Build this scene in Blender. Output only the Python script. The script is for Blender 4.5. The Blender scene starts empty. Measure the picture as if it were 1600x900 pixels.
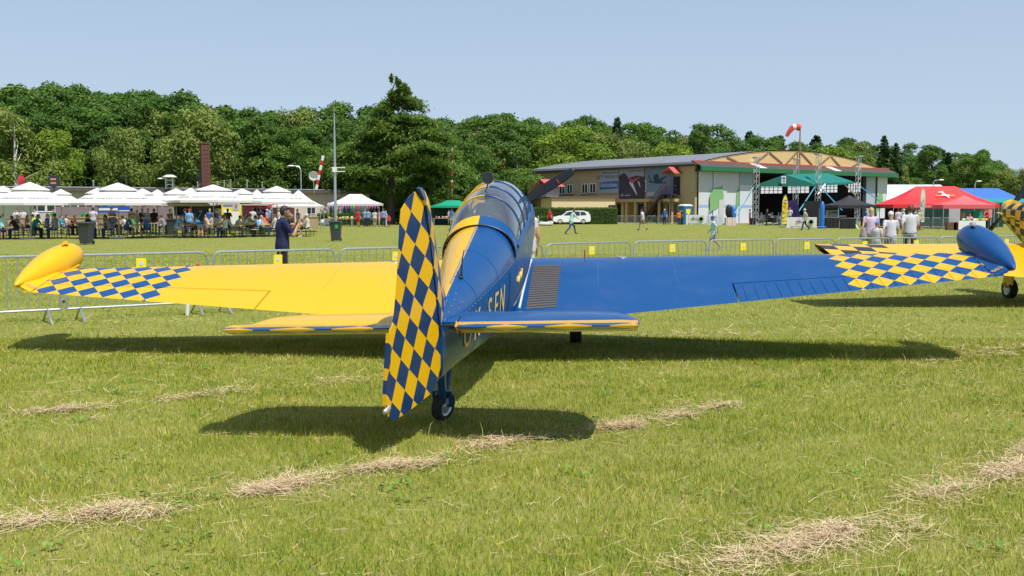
import bpy, bmesh, math, random
import numpy as np
from mathutils import Vector, Matrix, Euler
random.seed(7); rng = np.random.default_rng(7)
scene = bpy.context.scene
COL = scene.collection
R = math.radians
# ---------------------------------------------------------------- camera, sky, sun, exposure
FPX, HOR, EYE = 1600.0, 328.0, 1.65
PIT = math.atan((450 - HOR) / FPX)
cam_d = bpy.data.cameras.new('camera'); cam = bpy.data.objects.new('camera', cam_d); COL.objects.link(cam)
cam_d.sensor_width = 36; cam_d.lens = 36.0; cam_d.clip_start = .1; cam_d.clip_end = 4000
cam.location = (0, 0, EYE); cam.rotation_euler = (R(90) - PIT, 0, 0)
scene.camera = cam
SUN = Vector((.36, -.42, 1.04)).normalized()            # direction towards the sun
W = bpy.data.worlds.new('World'); scene.world = W; W.use_nodes = True
wn = W.node_tree.nodes; bg = wn['Background']
sky = wn.new('ShaderNodeTexSky'); sky.sky_type = 'NISHITA'; sky.sun_disc = False
sky.sun_elevation = math.asin(SUN.z); sky.sun_rotation = math.atan2(SUN.x, SUN.y)
sky.altitude = 200; sky.air_density = 1.0; sky.dust_density = .5; sky.ozone_density = 5.0
# summer haze: the sky pales evenly towards the horizon all round
_tc = wn.new('ShaderNodeTexCoord'); _sx = wn.new('ShaderNodeSeparateXYZ'); _rp = wn.new('ShaderNodeValToRGB'); _mx = wn.new('ShaderNodeMix'); _mx.data_type = 'RGBA'
_l = W.node_tree.links; _l.new(_tc.outputs['Generated'], _sx.inputs[0]); _l.new(_sx.outputs[2], _rp.inputs[0])
for _e, (_p, _v) in zip([_rp.color_ramp.elements[0], _rp.color_ramp.elements[1], _rp.color_ramp.elements.new(.2), _rp.color_ramp.elements.new(.5)], ((0, .92), (1, .04), (.2, .66), (.5, .12))): _e.position = _p; _e.color = (_v, _v, _v, 1)
_l.new(_rp.outputs[0], _mx.inputs[0]); _l.new(sky.outputs[0], _mx.inputs[6]); _mx.inputs[7].default_value = (5.45, 6.75, 8.4, 1)
_l.new(_mx.outputs[2], bg.inputs[0]); bg.inputs[1].default_value = .10
sd = bpy.data.lights.new('sun', 'SUN'); sd.energy = 5.0; sd.angle = R(.5); sd.color = (1, .955, .88)
so = bpy.data.objects.new('sun', sd); COL.objects.link(so); so.location = (20, -20, 60)
so.rotation_euler = SUN.to_track_quat('Z', 'Y').to_euler()
vs = scene.view_settings; vs.view_transform = 'Standard'; vs.look = 'None'; vs.exposure = 0; vs.gamma = 1
scene.cycles.max_bounces = 8; scene.cycles.transparent_max_bounces = 12
scene.cycles.use_denoising = True

# ---------------------------------------------------------------- helpers
def gp(px, py, z=0.0):                                    # where the ray through a photo pixel meets height z
    a = (px - 800) / FPX; b = (450 - py) / FPX
    r = Vector((a, math.cos(PIT) + b * math.sin(PIT), -math.sin(PIT) + b * math.cos(PIT)))
    t = (z - EYE) / r.z
    return Vector((0, 0, EYE)) + r * t
def at(px, py, Y):                                        # a photo pixel at depth Y
    a = (px - 800) / FPX; b = (450 - py) / FPX
    r = Vector((a, math.cos(PIT) + b * math.sin(PIT), -math.sin(PIT) + b * math.cos(PIT)))
    return Vector((0, 0, EYE)) + r * (Y / r.y)
def gx(px, Y): return (px - 800) / FPX * Y
def zz(py, Y): return at(800, py, Y).z

class N:                                                  # small node-building helper
    def __init__(s, name):
        s.m = bpy.data.materials.new(name); s.m.use_nodes = True; s.t = s.m.node_tree; s.n = s.t.nodes
        s.b = s.n['Principled BSDF']; s.out = s.n['Material Output']
    def node(s, typ, **kw):
        n = s.n.new(typ)
        for k, v in kw.items():
            if k in ('operation', 'blend_type', 'data_type', 'attribute_name', 'noise_dimensions', 'feature', 'wave_type', 'bands_direction', 'distance'): setattr(n, k, v)
        return n
    def link(s, a, b): s.t.links.new(a, b)
    def m_(s, op, a, b=0.0, c=0.0):
        n = s.node('ShaderNodeMath', operation=op)
        for i, v in enumerate((a, b, c)):
            if i >= len(n.inputs): break
            if hasattr(v, 'is_linked'): s.link(v, n.inputs[i])
            else: n.inputs[i].default_value = v
        return n.outputs[0]
    def coord(s, which='Object'):
        if not hasattr(s, '_tc'): s._tc = s.n.new('ShaderNodeTexCoord')
        return s._tc.outputs[which]
    def xyz(s, vec=None):
        n = s.n.new('ShaderNodeSeparateXYZ'); s.link(vec or s.coord(), n.inputs[0]); return n.outputs
    def noise(s, scale, detail=4, rough=.55, vec=None, stretch=None):
        n = s.n.new('ShaderNodeTexNoise'); n.inputs['Scale'].default_value = scale; n.inputs['Detail'].default_value = detail; n.inputs['Roughness'].default_value = rough
        v = vec or s.coord()
        if stretch:
            mp = s.n.new('ShaderNodeMapping'); mp.inputs['Scale'].default_value = stretch; s.link(v, mp.inputs[0]); v = mp.outputs[0]
        s.link(v, n.inputs['Vector']); return n.outputs['Fac']
    def ramp(s, fac, stops):
        n = s.n.new('ShaderNodeValToRGB'); e = n.color_ramp.elements
        while len(e) < len(stops): e.new(.5)
        for el, (p, c) in zip(e, stops):
            el.position = p; el.color = (*c, 1) if len(c) == 3 else c
        s.link(fac, n.inputs[0]); return n.outputs[0]
    def mix(s, fac, a, b, mode='MIX'):
        n = s.n.new('ShaderNodeMix'); n.data_type = 'RGBA'; n.blend_type = mode
        for i, v in ((0, fac), (6, a), (7, b)):
            if hasattr(v, 'is_linked'): s.link(v, n.inputs[i])
            elif i == 0: n.inputs[0].default_value = v
            else: n.inputs[i].default_value = (*v, 1)
        return n.outputs[2]
    def bump(s, h, strength=.2, dist=.02):
        n = s.n.new('ShaderNodeBump'); n.inputs['Strength'].default_value = strength; n.inputs['Distance'].default_value = dist
        s.link(h, n.inputs['Height']); s.link(n.outputs[0], s.b.inputs['Normal'])
    def done(s, col=None, rough=.5, metal=0, coat=0, spec=.5):
        if col is not None:
            if hasattr(col, 'is_linked'): s.link(col, s.b.inputs['Base Color'])
            else: s.b.inputs['Base Color'].default_value = (*col, 1)
        if hasattr(rough, 'is_linked'): s.link(rough, s.b.inputs['Roughness'])
        else: s.b.inputs['Roughness'].default_value = rough
        s.b.inputs['Metallic'].default_value = metal; s.b.inputs['Coat Weight'].default_value = coat
        s.b.inputs['Coat Roughness'].default_value = .04; s.b.inputs['Specular IOR Level'].default_value = spec
        return s.m
_mc = {}
def mat(name, c, rough=.6, metal=0, coat=0, var=.12, scale=6, bump=0):
    key = (name, tuple(c), rough, metal)
    if key in _mc: return _mc[key]
    k = N(name)
    f = k.noise(scale, 5, .6)
    col = k.mix(f, tuple(x * (1 - var) for x in c), tuple(min(1, x * (1 + var)) for x in c))
    rr = k.m_('ADD', k.m_('MULTIPLY', f, .12), rough - .06)
    if bump: k.bump(k.noise(scale * 8, 4), bump, .01)
    _mc[key] = k.done(col, rr, metal, coat); return _mc[key]
def srgb(r, g, b):
    f = lambda v: (v / 255 / 12.92) if v <= 10 else ((v / 255 + .055) / 1.055) ** 2.4
    return (f(r), f(g), f(b))

class MB:
    def __init__(s): s.v = []; s.f = []; s.mi = []; s.sm = []
    def add(s, vs, fs, mi=0, sm=False):
        o = len(s.v); s.v += [tuple(v) for v in vs]; s.f += [tuple(i + o for i in f) for f in fs]
        s.mi += [mi] * len(fs); s.sm += [sm] * len(fs); return s
    def box(s, c, d, rz=0, mi=0, M=None):
        hx, hy, hz = d[0] / 2, d[1] / 2, d[2] / 2; cr, sr = math.cos(rz), math.sin(rz); vs = []
        for x, y, z in ((-1,-1,-1),(1,-1,-1),(1,1,-1),(-1,1,-1),(-1,-1,1),(1,-1,1),(1,1,1),(-1,1,1)):
            X, Y, Z = x * hx, y * hy, z * hz
            p = Vector((c[0] + X * cr - Y * sr, c[1] + X * sr + Y * cr, c[2] + Z))
            vs.append(M @ p if M else p)
        return s.add(vs, [(0,3,2,1),(4,5,6,7),(0,1,5,4),(1,2,6,5),(2,3,7,6),(3,0,4,7)], mi)
    def loft(s, rings, mi=0, cap=True, closed=True, sm=True):
        n = len(rings[0]); vs = [p for r in rings for p in r]; fs = []
        for i in range(len(rings) - 1):
            for j in range(n if closed else n - 1):
                k = (j + 1) % n; fs.append((i*n+j, i*n+k, (i+1)*n+k, (i+1)*n+j))
        s.add(vs, fs, mi, sm)
        if cap and closed:
            o = len(s.v) - len(vs)
            s.f.append(tuple(o + j for j in reversed(range(n)))); s.mi.append(mi); s.sm.append(False)
            s.f.append(tuple(o + (len(rings)-1)*n + j for j in range(n))); s.mi.append(mi); s.sm.append(False)
        return s
    def tube(s, pts, r, n=8, mi=0, cap=True):
        pts = [Vector(p) for p in pts]; rr = r if isinstance(r, (list, tuple)) else [r] * len(pts); rings = []
        ref = None
        for i, p in enumerate(pts):
            t = (pts[min(i+1, len(pts)-1)] - pts[max(i-1, 0)]).normalized()
            if ref is None: ref = t.orthogonal().normalized()
            a = (ref - t * ref.dot(t)).normalized(); ref = a; b = t.cross(a)
            rings.append([p + (a * math.cos(q) + b * math.sin(q)) * rr[i] for q in (2*math.pi*k/n for k in range(n))])
        return s.loft(rings, mi, cap)
    def rev(s, prof, axis='z', c=(0,0,0), n=20, mi=0, cap=True):     # prof: (h, r)
        rings = []
        for h, r in prof:
            ring = []
            for k in range(n):
                q = 2*math.pi*k/n; u, v = r*math.cos(q), r*math.sin(q)
                p = {'z': (u, v, h), 'y': (v, h, u), 'x': (h, u, v)}[axis]
                ring.append((p[0]+c[0], p[1]+c[1], p[2]+c[2]))
            rings.append(ring)
        return s.loft(rings, mi, cap)
    def prism(s, outl, fn0, fn1, mi=0):                             # outl 2D points, two maps to 3D
        n = len(outl); a = [fn0(p) for p in outl]; b = [fn1(p) for p in outl]
        s.add(a + b, [tuple(range(n)), tuple(reversed(range(n, 2*n)))] + [(j, (j+1) % n + 0 if False else (j+1) % n, n+(j+1) % n, n+j) for j in range(n)], mi)
        return s
    def ell(s, c, r, n=14, m=9, mi=0, M=None):
        rings = []
        for i in range(m + 1):
            th = math.pi * (i + .02 if i == 0 else (i - .02 if i == m else i)) / m
            rg = [Vector((r[0]*math.sin(th)*math.cos(2*math.pi*k/n), r[1]*math.sin(th)*math.sin(2*math.pi*k/n), -r[2]*math.cos(th))) for k in range(n)]
            rings.append([(M @ p if M else p) + Vector(c) for p in rg])
        return s.loft(rings, mi)
    def mesh(s, name, mats):
        assert len(s.f)==len(s.mi)==len(s.sm),(name,len(s.f),len(s.mi),len(s.sm))
        me = bpy.data.meshes.new(name); me.from_pydata(s.v, [], s.f)
        for m in (mats if isinstance(mats, (list, tuple)) else [mats]): me.materials.append(m)
        me.polygons.foreach_set('material_index', s.mi); me.polygons.foreach_set('use_smooth', s.sm)
        bm = bmesh.new(); bm.from_mesh(me); bmesh.ops.recalc_face_normals(bm, faces=bm.faces); bm.to_mesh(me); bm.free()
        me.set_sharp_from_angle(angle=R(38)); me.update(); return me
    def build(s, name, mats, parent=None, auto=None):
        return link(name, s.mesh(name, mats), parent)
def link(name, data, parent=None, loc=None, rz=None):
    o = bpy.data.objects.new(name, data); COL.objects.link(o)
    if parent: o.parent = parent
    if loc is not None: o.location = loc
    if rz is not None: o.rotation_euler = (0, 0, rz)
    return o
def tag(o, label=None, cat=None, group=None, kind=None):
    for k, v in (('label', label), ('category', cat), ('group', group), ('kind', kind)):
        if v: o[k] = v
    return o
def thing(name, label, cat, loc=(0,0,0), rz=0, group=None):
    o = bpy.data.objects.new(name, None); COL.objects.link(o); o.empty_display_size = .2
    o.location = loc; o.rotation_euler = (0, 0, rz); return tag(o, label, cat, group)
KIDS = {}
def copy_tree(o, parent=None, **kw):
    c = o.copy(); COL.objects.link(c)
    if parent: c.parent = parent
    for k in list(o.children): copy_tree(k, c)
    return c
def text(name, s, m, parent, size, M, align='CENTER', ext=.002, xs=1.0):
    cu = bpy.data.curves.new(name, 'FONT'); cu.body = s; cu.size = size; cu.align_x = align; cu.align_y = 'CENTER'; cu.extrude = ext; cu.resolution_u = 3
    cu.materials.append(m); t = bpy.data.objects.new(name, cu); me = bpy.data.meshes.new_from_object(t); bpy.data.objects.remove(t)
    o = link(name, me, parent); o.matrix_local = M @ Matrix.Diagonal((xs, 1, 1, 1)); return o
def frame(o, x, y):                                      # matrix with local x, y axes along the given vectors
    x = Vector(x).normalized(); z = x.cross(Vector(y)).normalized(); y = z.cross(x)
    return Matrix.Translation(o) @ Matrix((x, y, z)).transposed().to_4x4()

# shared materials
M_steel = mat('galvanised_steel', (.55, .58, .6), .38, .85, var=.12, scale=9)
M_black = mat('black_plastic', (.015, .015, .017), .45)
M_rubber = mat('black_rubber', (.02, .02, .02), .75)
M_white = mat('white_paint', (.78, .78, .76), .5, var=.05)
M_dark = mat('dark_interior', (.02, .022, .025), .7)
M_red = mat('red_paint', (.6, .02, .02), .45)
M_canvas = mat('white_canvas', (.66, .635, .61), .8, var=.04, scale=3)
M_wood = mat('pine_board', (.55, .36, .13), .6, var=.2, scale=14)
M_dgreen = mat('dark_green_steel', (.01, .09, .05), .5)
M_bark = mat('bark', (.09, .065, .045), .9, var=.4, scale=12, bump=.6)
M_birchbark = mat('birch_bark', (.55, .53, .48), .8, var=.35, scale=9)
M_yellow = mat('yellow_plastic', (.9, .75, .0), .45)

# ---------------------------------------------------------------- ground and grass
def ground_material():
    k = N('grass_field'); P = k.coord('Object')
    n1 = k.noise(.09, 4, .6, P); n2 = k.noise(1.3, 6, .7, P); n3 = k.noise(30, 4, .7, P); n4 = k.noise(.35, 4, .6, P, (1, 3.2, 1))
    g = k.ramp(n2, [(.3, (.16, .19, .02)), (.5, (.25, .27, .045)), (.7, (.37, .35, .10))])
    d = k.ramp(n4, [(.35, (.22, .25, .035)), (.5, (.31, .31, .07)), (.65, (.42, .37, .14))])
    c = k.mix(.55, g, d)
    c = k.mix(k.m_('MULTIPLY', n1, .35), c, (.17, .26, .025))
    c = k.mix(.45, c, k.ramp(n3, [(.3, (.06, .08, .015)), (.7, (.32, .30, .1))]))
    k.bump(n3, .5, .04)
    return k.done(c, .9, spec=.1)
M_ground = ground_material()
g = MB().add([(-700,-60,0),(700,-60,0),(700,1400,0),(-700,1400,0)], [(0,1,2,3)])
ground = tag(g.build('ground', M_ground), kind='structure')

def blade_material():
    k = N('grass_blades')
    a = k.n.new('ShaderNodeAttribute'); a.attribute_name = 'tint'; s = k.n.new('ShaderNodeSeparateColor'); k.link(a.outputs['Color'], s.inputs[0])
    P = k.coord('Object'); n = k.noise(.5, 4, .6, P); n2 = k.noise(2.6, 3, .6, P)
    f = k.m_('ADD', k.m_('MULTIPLY', s.outputs[0], .52), k.m_('SUBTRACT', k.m_('MULTIPLY', k.m_('ADD', n, n2), .62), .29))
    c = k.ramp(f, [(.18, (.06, .135, .004)), (.38, (.17, .265, .008)), (.56, (.32, .375, .018)), (.74, (.52, .49, .08)), (.93, (.70, .59, .27))])
    k.done(c, .55, spec=.25)
    tr = k.n.new('ShaderNodeBsdfTranslucent'); k.link(c, tr.inputs[0])
    mx = k.n.new('ShaderNodeMixShader'); mx.inputs[0].default_value = .22
    k.link(k.b.outputs[0], mx.inputs[1]); k.link(tr.outputs[0], mx.inputs[2]); k.link(mx.outputs[0], k.out.inputs[0])
    return k.m
M_blade = blade_material()
def np_mesh(name, V, F, m, tint=None, smooth=False):
    me = bpy.data.meshes.new(name); n, k = F.shape
    me.vertices.add(len(V)); me.vertices.foreach_set('co', V.astype(np.float32).ravel())
    me.loops.add(n * k); me.loops.foreach_set('vertex_index', F.astype(np.int32).ravel())
    me.polygons.add(n); me.polygons.foreach_set('loop_start', np.arange(0, n*k, k, dtype=np.int32)); me.polygons.foreach_set('loop_total', np.full(n, k, dtype=np.int32))
    me.update(calc_edges=True)
    if tint is not None:
        at_ = me.color_attributes.new('tint', 'FLOAT_COLOR', 'POINT'); c = np.ones((len(V), 4), np.float32); c[:, :3] = tint.reshape(len(V), -1)[:, :1] if tint.ndim == 1 else tint
        at_.data.foreach_set('color', c.ravel())
    me.materials.append(m); return me
def scatter(n, d0, d1, pw):
    u = rng.random(n); e = 2 - pw
    d = (d0**e + u * (d1**e - d0**e)) ** (1 / e)
    hw = d * .5 * 1.12 + 1.3
    return (rng.random(n) * 2 - 1) * hw, d
def lump(x, y):                                           # slow patchiness of blade height
    return .5 + .5 * np.sin(x * 1.7 + 1.3 * np.sin(y * 1.1)) * np.sin(y * 2.3 + 1.1 * np.sin(x * .9 + 2))
def blades(name, n, d0, d1, pw, h0, w0, seg):
    x, y = scatter(n, d0, d1, pw); d = y
    h = h0 * (.45 + .9 * rng.random(n)) * (.65 + .6 * lump(x, y)); w = np.maximum(w0, d * w0 / 7.5) * (.7 + .6 * rng.random(n))
    a = rng.random(n) * 2 * np.pi; ln = h * (.2 + 1.1 * rng.random(n) ** 1.5); la = rng.random(n) * 2 * np.pi
    px, py = np.cos(a) * w / 2, np.sin(a) * w / 2; lx, ly = np.cos(la) * ln, np.sin(la) * ln
    z0 = np.full(n, -.005)
    if seg == 2:
        V = np.stack([np.stack([x-px, y-py, z0], 1), np.stack([x+px, y+py, z0], 1), np.stack([x+px*.8+lx*.3, y+py*.8+ly*.3, h*.6], 1), np.stack([x-px*.8+lx*.3, y-py*.8+ly*.3, h*.6], 1), np.stack([x+lx, y+ly, h], 1)], 1).reshape(-1, 3)
        b = np.arange(n)[:, None] * 5
        F = np.concatenate([b + [0,1,2], b + [0,2,3], b + [3,2,4]])
        nv = 5
    else:
        V = np.stack([np.stack([x-px, y-py, z0], 1), np.stack([x+px, y+py, z0], 1), np.stack([x+lx, y+ly, h], 1)], 1).reshape(-1, 3)
        F = np.arange(n)[:, None] * 3 + np.array([[0,1,2]]); nv = 3
    return tag(link(name, np_mesh(name, V, F, M_blade, np.repeat(rng.random(n), nv))), kind='stuff')
blades('grass', 310000, 4.0, 13, 1.1, .038, .0032, 2)
blades('grass', 220000, 11, 38, 1.5, .04, .0038, 1)
blades('grass', 70000, 24, 120, 2.6, .042, .0034, 1)
tall = blades('tall_grass', 900, 4.5, 16, .6, .17, .0032, 2)
def weeds():                                              # rosettes of clover and plantain in the turf
    c = 260; cx, cy = scatter(c, 4.3, 24, .7); n = 14; x = np.repeat(cx, n) + rng.normal(0, .07, c*n); y = np.repeat(cy, n) + rng.normal(0, .07, c*n); k_ = c*n
    a = rng.random(k_)*2*np.pi; L = .015 + .028*rng.random(k_); w = L*(.3+.25*rng.random(k_)); z = .012 + .025*rng.random(k_); ca, sa = np.cos(a), np.sin(a); up = L*(.1+.7*rng.random(k_))
    V = np.stack([np.stack([x,y,z],1), np.stack([x+ca*L*.5-sa*w, y+sa*L*.5+ca*w, z+up*.6],1), np.stack([x+ca*L, y+sa*L, z+up*.7],1), np.stack([x+ca*L*.5+sa*w, y+sa*L*.5-ca*w, z+up*.6],1)],1).reshape(-1,3)
    kk = N('weed_leaves'); at_ = kk.n.new('ShaderNodeAttribute'); at_.attribute_name = 'tint'; kk.done(kk.mix(at_.outputs['Fac'], (.08,.19,.014), (.17,.31,.03)), .5)
    tag(link('weeds', np_mesh('weeds', V, np.arange(k_*4).reshape(-1,4), kk.m, np.repeat(rng.random(k_), 4))), kind='stuff')
weeds()

# dry mown hay lying in windrows
def hay():
    # each matted patch as it lies: polyline through photo columns/rows, straws, half width
    lines = [([(52,646),(130,640),(217,634)], 682, .10), ([(262,626),(330,618),(394,608)], 496, .10), ([(400,606),(480,602),(590,594)], 161, .12),
             ([(-40,826),(20,822),(64,816)], 558, .07), ([(90,818),(150,808),(202,796)], 1426, .075), ([(200,812),(277,800),(345,788)], 372, .16), ([(386,774),(430,766),(469,752)], 1426, .08), ([(470,756),(525,746)], 155, .10),
             ([(525,745),(560,738),(600,732),(680,726)], 1178, .07), ([(690,722),(750,702)], 99, .10), ([(750,698),(810,690),(873,684)], 620, .08), ([(887,678),(940,672),(987,667)], 1054, .07), ([(993,661),(1067,650)], 372, .09), ([(1071,645),(1115,638),(1150,634)], 372, .08),
             ([(1090,905),(1150,880),(1215,862),(1311,832)], 2604, .085), ([(1289,846),(1350,834),(1422,822)], 403, .14), ([(1409,790),(1470,772),(1540,752),(1610,728)], 3224, .085), ([(1569,718),(1625,702)], 682, .06),
             ([(1440,570),(1524,556),(1610,540)], 558, .22), ([(1040,528),(1110,524),(1190,521)], 155, .2)]
    P = []; 
    for ln, n, sg in lines:
        pts = [gp(*q) for q in ln]; seg = [(pts[i+1]-pts[i]).length for i in range(len(pts)-1)]; tot = sum(seg)
        clumps = [(random.random() * tot, tot * (.06 + .16 * random.random()), .15 + random.random() ** 2) for _ in range(int(tot * 3.5) + 3)]
        cw = np.array([c[2] * c[1] for c in clumps]); cw /= cw.sum()
        ci = rng.choice(len(clumps), n, p=cw)
        sgl = np.array([.45 + 1.1*((i*37) % 11)/11 for i in ci]); s = np.array([clumps[i][0] for i in ci]) + rng.normal(0, 1, n) * np.array([clumps[i][1] for i in ci])
        bg_ = rng.random(n) < .16; s[bg_] = rng.random(bg_.sum()) * tot
        cum = np.concatenate([[0], np.cumsum(seg)]); A = np.array([[p.x, p.y] for p in pts])
        x = np.interp(s, cum, A[:, 0]); y = np.interp(s, cum, A[:, 1])
        x += rng.normal(0, sg, n) * (sgl + 1.8 * bg_); y += rng.normal(0, sg, n) * (sgl + 1.8 * bg_)
        P.append(np.stack([x, y, s * 0 + bg_], 1))
    n0 = 5200; x, y = scatter(n0, 4.2, 16, 1.0); P.append(np.stack([x, y, x * 0 + 1], 1))
    P = np.concatenate(P); n = len(P); x, y = P[:, 0], P[:, 1]
    L = .04 + .17 * rng.random(n) ** 2.5; a = rng.random(n) * 2 * np.pi; w = np.maximum(.0022, y * .00033) * (.7 + .6 * rng.random(n))
    z = .012 + .030 * rng.random(n) * (1 - .5 * P[:, 2]); cx, cy = np.cos(a), np.sin(a); bend = rng.normal(0, .25, n); t0 = rng.normal(0, .2, n)
    rows = []
    for f in (-.5, 0, .5):
        ox = x + cx * L * f - cy * bend * L * (f * f); oy = y + cy * L * f + cx * bend * L * (f * f); oz = z + t0 * L * f - .0 * f
        rows.append((ox - cy * w / 2, oy + cx * w / 2, oz)); rows.append((ox + cy * w / 2, oy - cx * w / 2, oz + w * .3))
    V = np.stack([np.stack(r, 1) for r in rows], 1).reshape(-1, 3); b = np.arange(n)[:, None] * 6
    F = np.concatenate([b + [0,1,3,2], b + [2,3,5,4]])
    k = N('dry_hay'); at_ = k.n.new('ShaderNodeAttribute'); at_.attribute_name = 'tint'
    k.done(k.ramp(at_.outputs['Fac'], [(0, (.40, .29, .15)), (.5, (.64, .48, .28)), (1, (.80, .65, .43))]), .7, spec=.2)
    tag(link('cut_hay', np_mesh('cut_hay', V, F, k.m, np.repeat(rng.random(n), 6))), kind='stuff')
hay()
# ---------------------------------------------------------------- aircraft
BLUE = (.0, .066, .235); YEL = (.78, .44, .0); NAVY = (.002, .034, .13)
def diamonds(k, X, Y, cx, cy, wx, wy):                    # 1 inside a diamond of the lattice
    a = k.m_('DIVIDE', k.m_('SUBTRACT', X, cx), wx); b = k.m_('DIVIDE', k.m_('SUBTRACT', Y, cy), wy)
    m = k.m_('FLOOR', k.m_('ADD', k.m_('ADD', a, b), .5)); n = k.m_('FLOOR', k.m_('ADD', k.m_('SUBTRACT', a, b), .5))
    return k.m_('LESS_THAN', k.m_('ABSOLUTE', k.m_('MODULO', k.m_('ADD', m, n), 2.0)), .5)
def paint(name, fn):
    k = N(name); c = fn(k); P = k.coord('Object')
    n = k.noise(2.2, 5, .65, P); n2 = k.noise(26, 4, .6, P)
    c = k.mix(k.m_('MULTIPLY', k.m_('SUBTRACT', n, .5), .25), c, k.mix(.5, c, (.55, .52, .45)))
    k.bump(n, .05, .02)
    return k.done(c, k.m_('ADD', .28, k.m_('MULTIPLY', n2, .18)), 0, .28, .3)
def split(k, a, b, thr=0.0):
    return k.mix(k.m_('GREATER_THAN', k.xyz()[0], thr), a, b)
def wing_paint(k, bs, ds, r0):
    x, y, z = k.xyz(); ax = k.m_('ABSOLUTE', x)
    d = k.m_('MULTIPLY', diamonds(k, ax, y, 3.953, 3.887, .246, .31), k.m_('GREATER_THAN', ax, r0))
    d = k.m_('MULTIPLY', d, k.m_('LESS_THAN', ax, 5.34))
    return k.mix(d, bs, ds)
def rudder_paint(k):
    x, y, z = k.xyz(); return k.mix(diamonds(k, x, z, .181, 1.157, .187, .234), YEL, NAVY)
def tail_paint(k, a, b):
    x, y, z = k.xyz(); return k.mix(k.m_('MULTIPLY', diamonds(k, k.m_('ABSOLUTE', x), y, .3, -.26, .44, .44), k.m_('LESS_THAN', y, -.22)), a, b)
BK = (.012, .012, .016)
def cowl_paint(k):
    x, y, z = k.xyz()
    ang = k.m_('DIVIDE', k.m_('ARCTAN2', x, k.m_('ADD', z, .25)), .42)
    q = k.m_('ADD', k.m_('FLOOR', k.m_('DIVIDE', y, .2)), k.m_('FLOOR', ang))
    return k.mix(k.m_('LESS_THAN', k.m_('ABSOLUTE', k.m_('MODULO', q, 2.0)), .5), YEL, BK)
def tip2_paint(k):
    x, y, z = k.xyz(); ax = k.m_('ABSOLUTE', x)
    q = k.m_('ADD', k.m_('FLOOR', k.m_('DIVIDE', ax, .34)), k.m_('FLOOR', k.m_('DIVIDE', y, .3)))
    d = k.m_('MULTIPLY', k.m_('LESS_THAN', k.m_('ABSOLUTE', k.m_('MODULO', q, 2.0)), .5), k.m_('GREATER_THAN', ax, 3.4))
    return k.mix(d, YEL, BK)
def flat(c): return lambda k: k.mix(0, c, c)
def glass_material():
    k = N('canopy_glass'); tr = k.n.new('ShaderNodeBsdfTransparent'); tr.inputs[0].default_value = (.88, .93, .96, 1)
    gl = k.n.new('ShaderNodeBsdfGlossy'); gl.inputs['Roughness'].default_value = .04
    fr = k.n.new('ShaderNodeFresnel'); fr.inputs[0].default_value = 1.5
    f = k.m_('ADD', k.m_('MULTIPLY', fr.outputs[0], 1.3), .15)
    mx = k.n.new('ShaderNodeMixShader'); k.link(f, mx.inputs[0]); k.link(tr.outputs[0], mx.inputs[1]); k.link(gl.outputs[0], mx.inputs[2])
    df = k.n.new('ShaderNodeBsdfDiffuse'); df.inputs[0].default_value = (.62,.70,.78,1); m2 = k.n.new('ShaderNodeMixShader'); m2.inputs[0].default_value = .06   # pale blue diffuse layer imitating reflected sky on the perspex
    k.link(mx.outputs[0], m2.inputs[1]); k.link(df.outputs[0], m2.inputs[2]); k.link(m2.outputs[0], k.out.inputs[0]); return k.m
M_glass = glass_material()
M_walk = mat('anti_slip_strip', (.10, .088, .075), .9, var=.45, scale=40, bump=.4)
M_letter = mat('registration_yellow', (.85, .62, .16), .4)
M_rim = mat('aluminium_rim', (.6, .6, .58), .35, .8)

def basis(ps, th, ro):
    fw = Vector((math.sin(ps)*math.cos(th), math.cos(ps)*math.cos(th), math.sin(th)))
    rt = Vector((math.cos(ps), -math.sin(ps), 0)); up = rt.cross(fw)
    r2 = rt*math.cos(ro) - up*math.sin(ro); u2 = up*math.cos(ro) + rt*math.sin(ro)
    return Matrix((r2, fw, u2)).transposed()
FUS = [(-.03,.030,-.10,.03,-.40),(.12,.05,-.09,.09,-.415),(.5,.115,-.07,.125,-.46),(1.0,.185,-.06,.175,-.53),(1.8,.28,-.05,.255,-.645),
       (2.4,.335,-.04,.315,-.735),(2.62,.35,-.03,.335,-.765),(2.8,.36,-.02,.345,-.79)]
FUS2 = [(2.81,.36,-.02,.14,-.79),(3.3,.37,0,.135,-.84),(4.2,.375,0,.135,-.88),(5.0,.37,0,.145,-.88),(5.15,.365,0,.16,-.87),(5.2,.365,0,.27,-.87),
        (5.6,.355,0,.26,-.80),(6.1,.335,-.03,.20,-.66),(6.5,.30,-.04,.15,-.52),(6.8,.25,-.05,.10,-.40),(6.93,.20,-.05,.06,-.30)]
def ring(st, n=44, g=0.0):
    F, w, Uc, Ut, Ub = st; out = []
    nu = 1.75 + .4*min(1, max(0, (F-1)/1.5)) if F < 2.81 else (7 if F < 5.17 else 2.2); nl = 2.35
    if F > 6.4: nl = 2.0
    for i in range(n):
        q = 2*math.pi*i/n; c, s = math.cos(q), math.sin(q); e = nu if s >= 0 else nl
        x = (w + g) * math.copysign(abs(c)**(2/e), c); h = (Ut - Uc + g) if s >= 0 else (Uc - Ub + g)
        out.append((x, F, Uc + h * math.copysign(abs(s)**(2/e), s)))
    return out
def fus_at(F):
    S = FUS + FUS2
    for a, b in zip(S, S[1:]):
        if a[0] <= F <= b[0]:
            t = (F - a[0]) / (b[0] - a[0]); return tuple(p + (q - p) * t for p, q in zip(a, b))
def yt(c): return 5 * (.2969*math.sqrt(c) - .126*c - .3516*c*c + .2843*c**3 - .1036*c**4)
M_seamb = mat('seam_blue', (.03,.14,.34), .5); M_seamy = mat('seam_yellow', (.55,.32,.02), .5)
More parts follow.
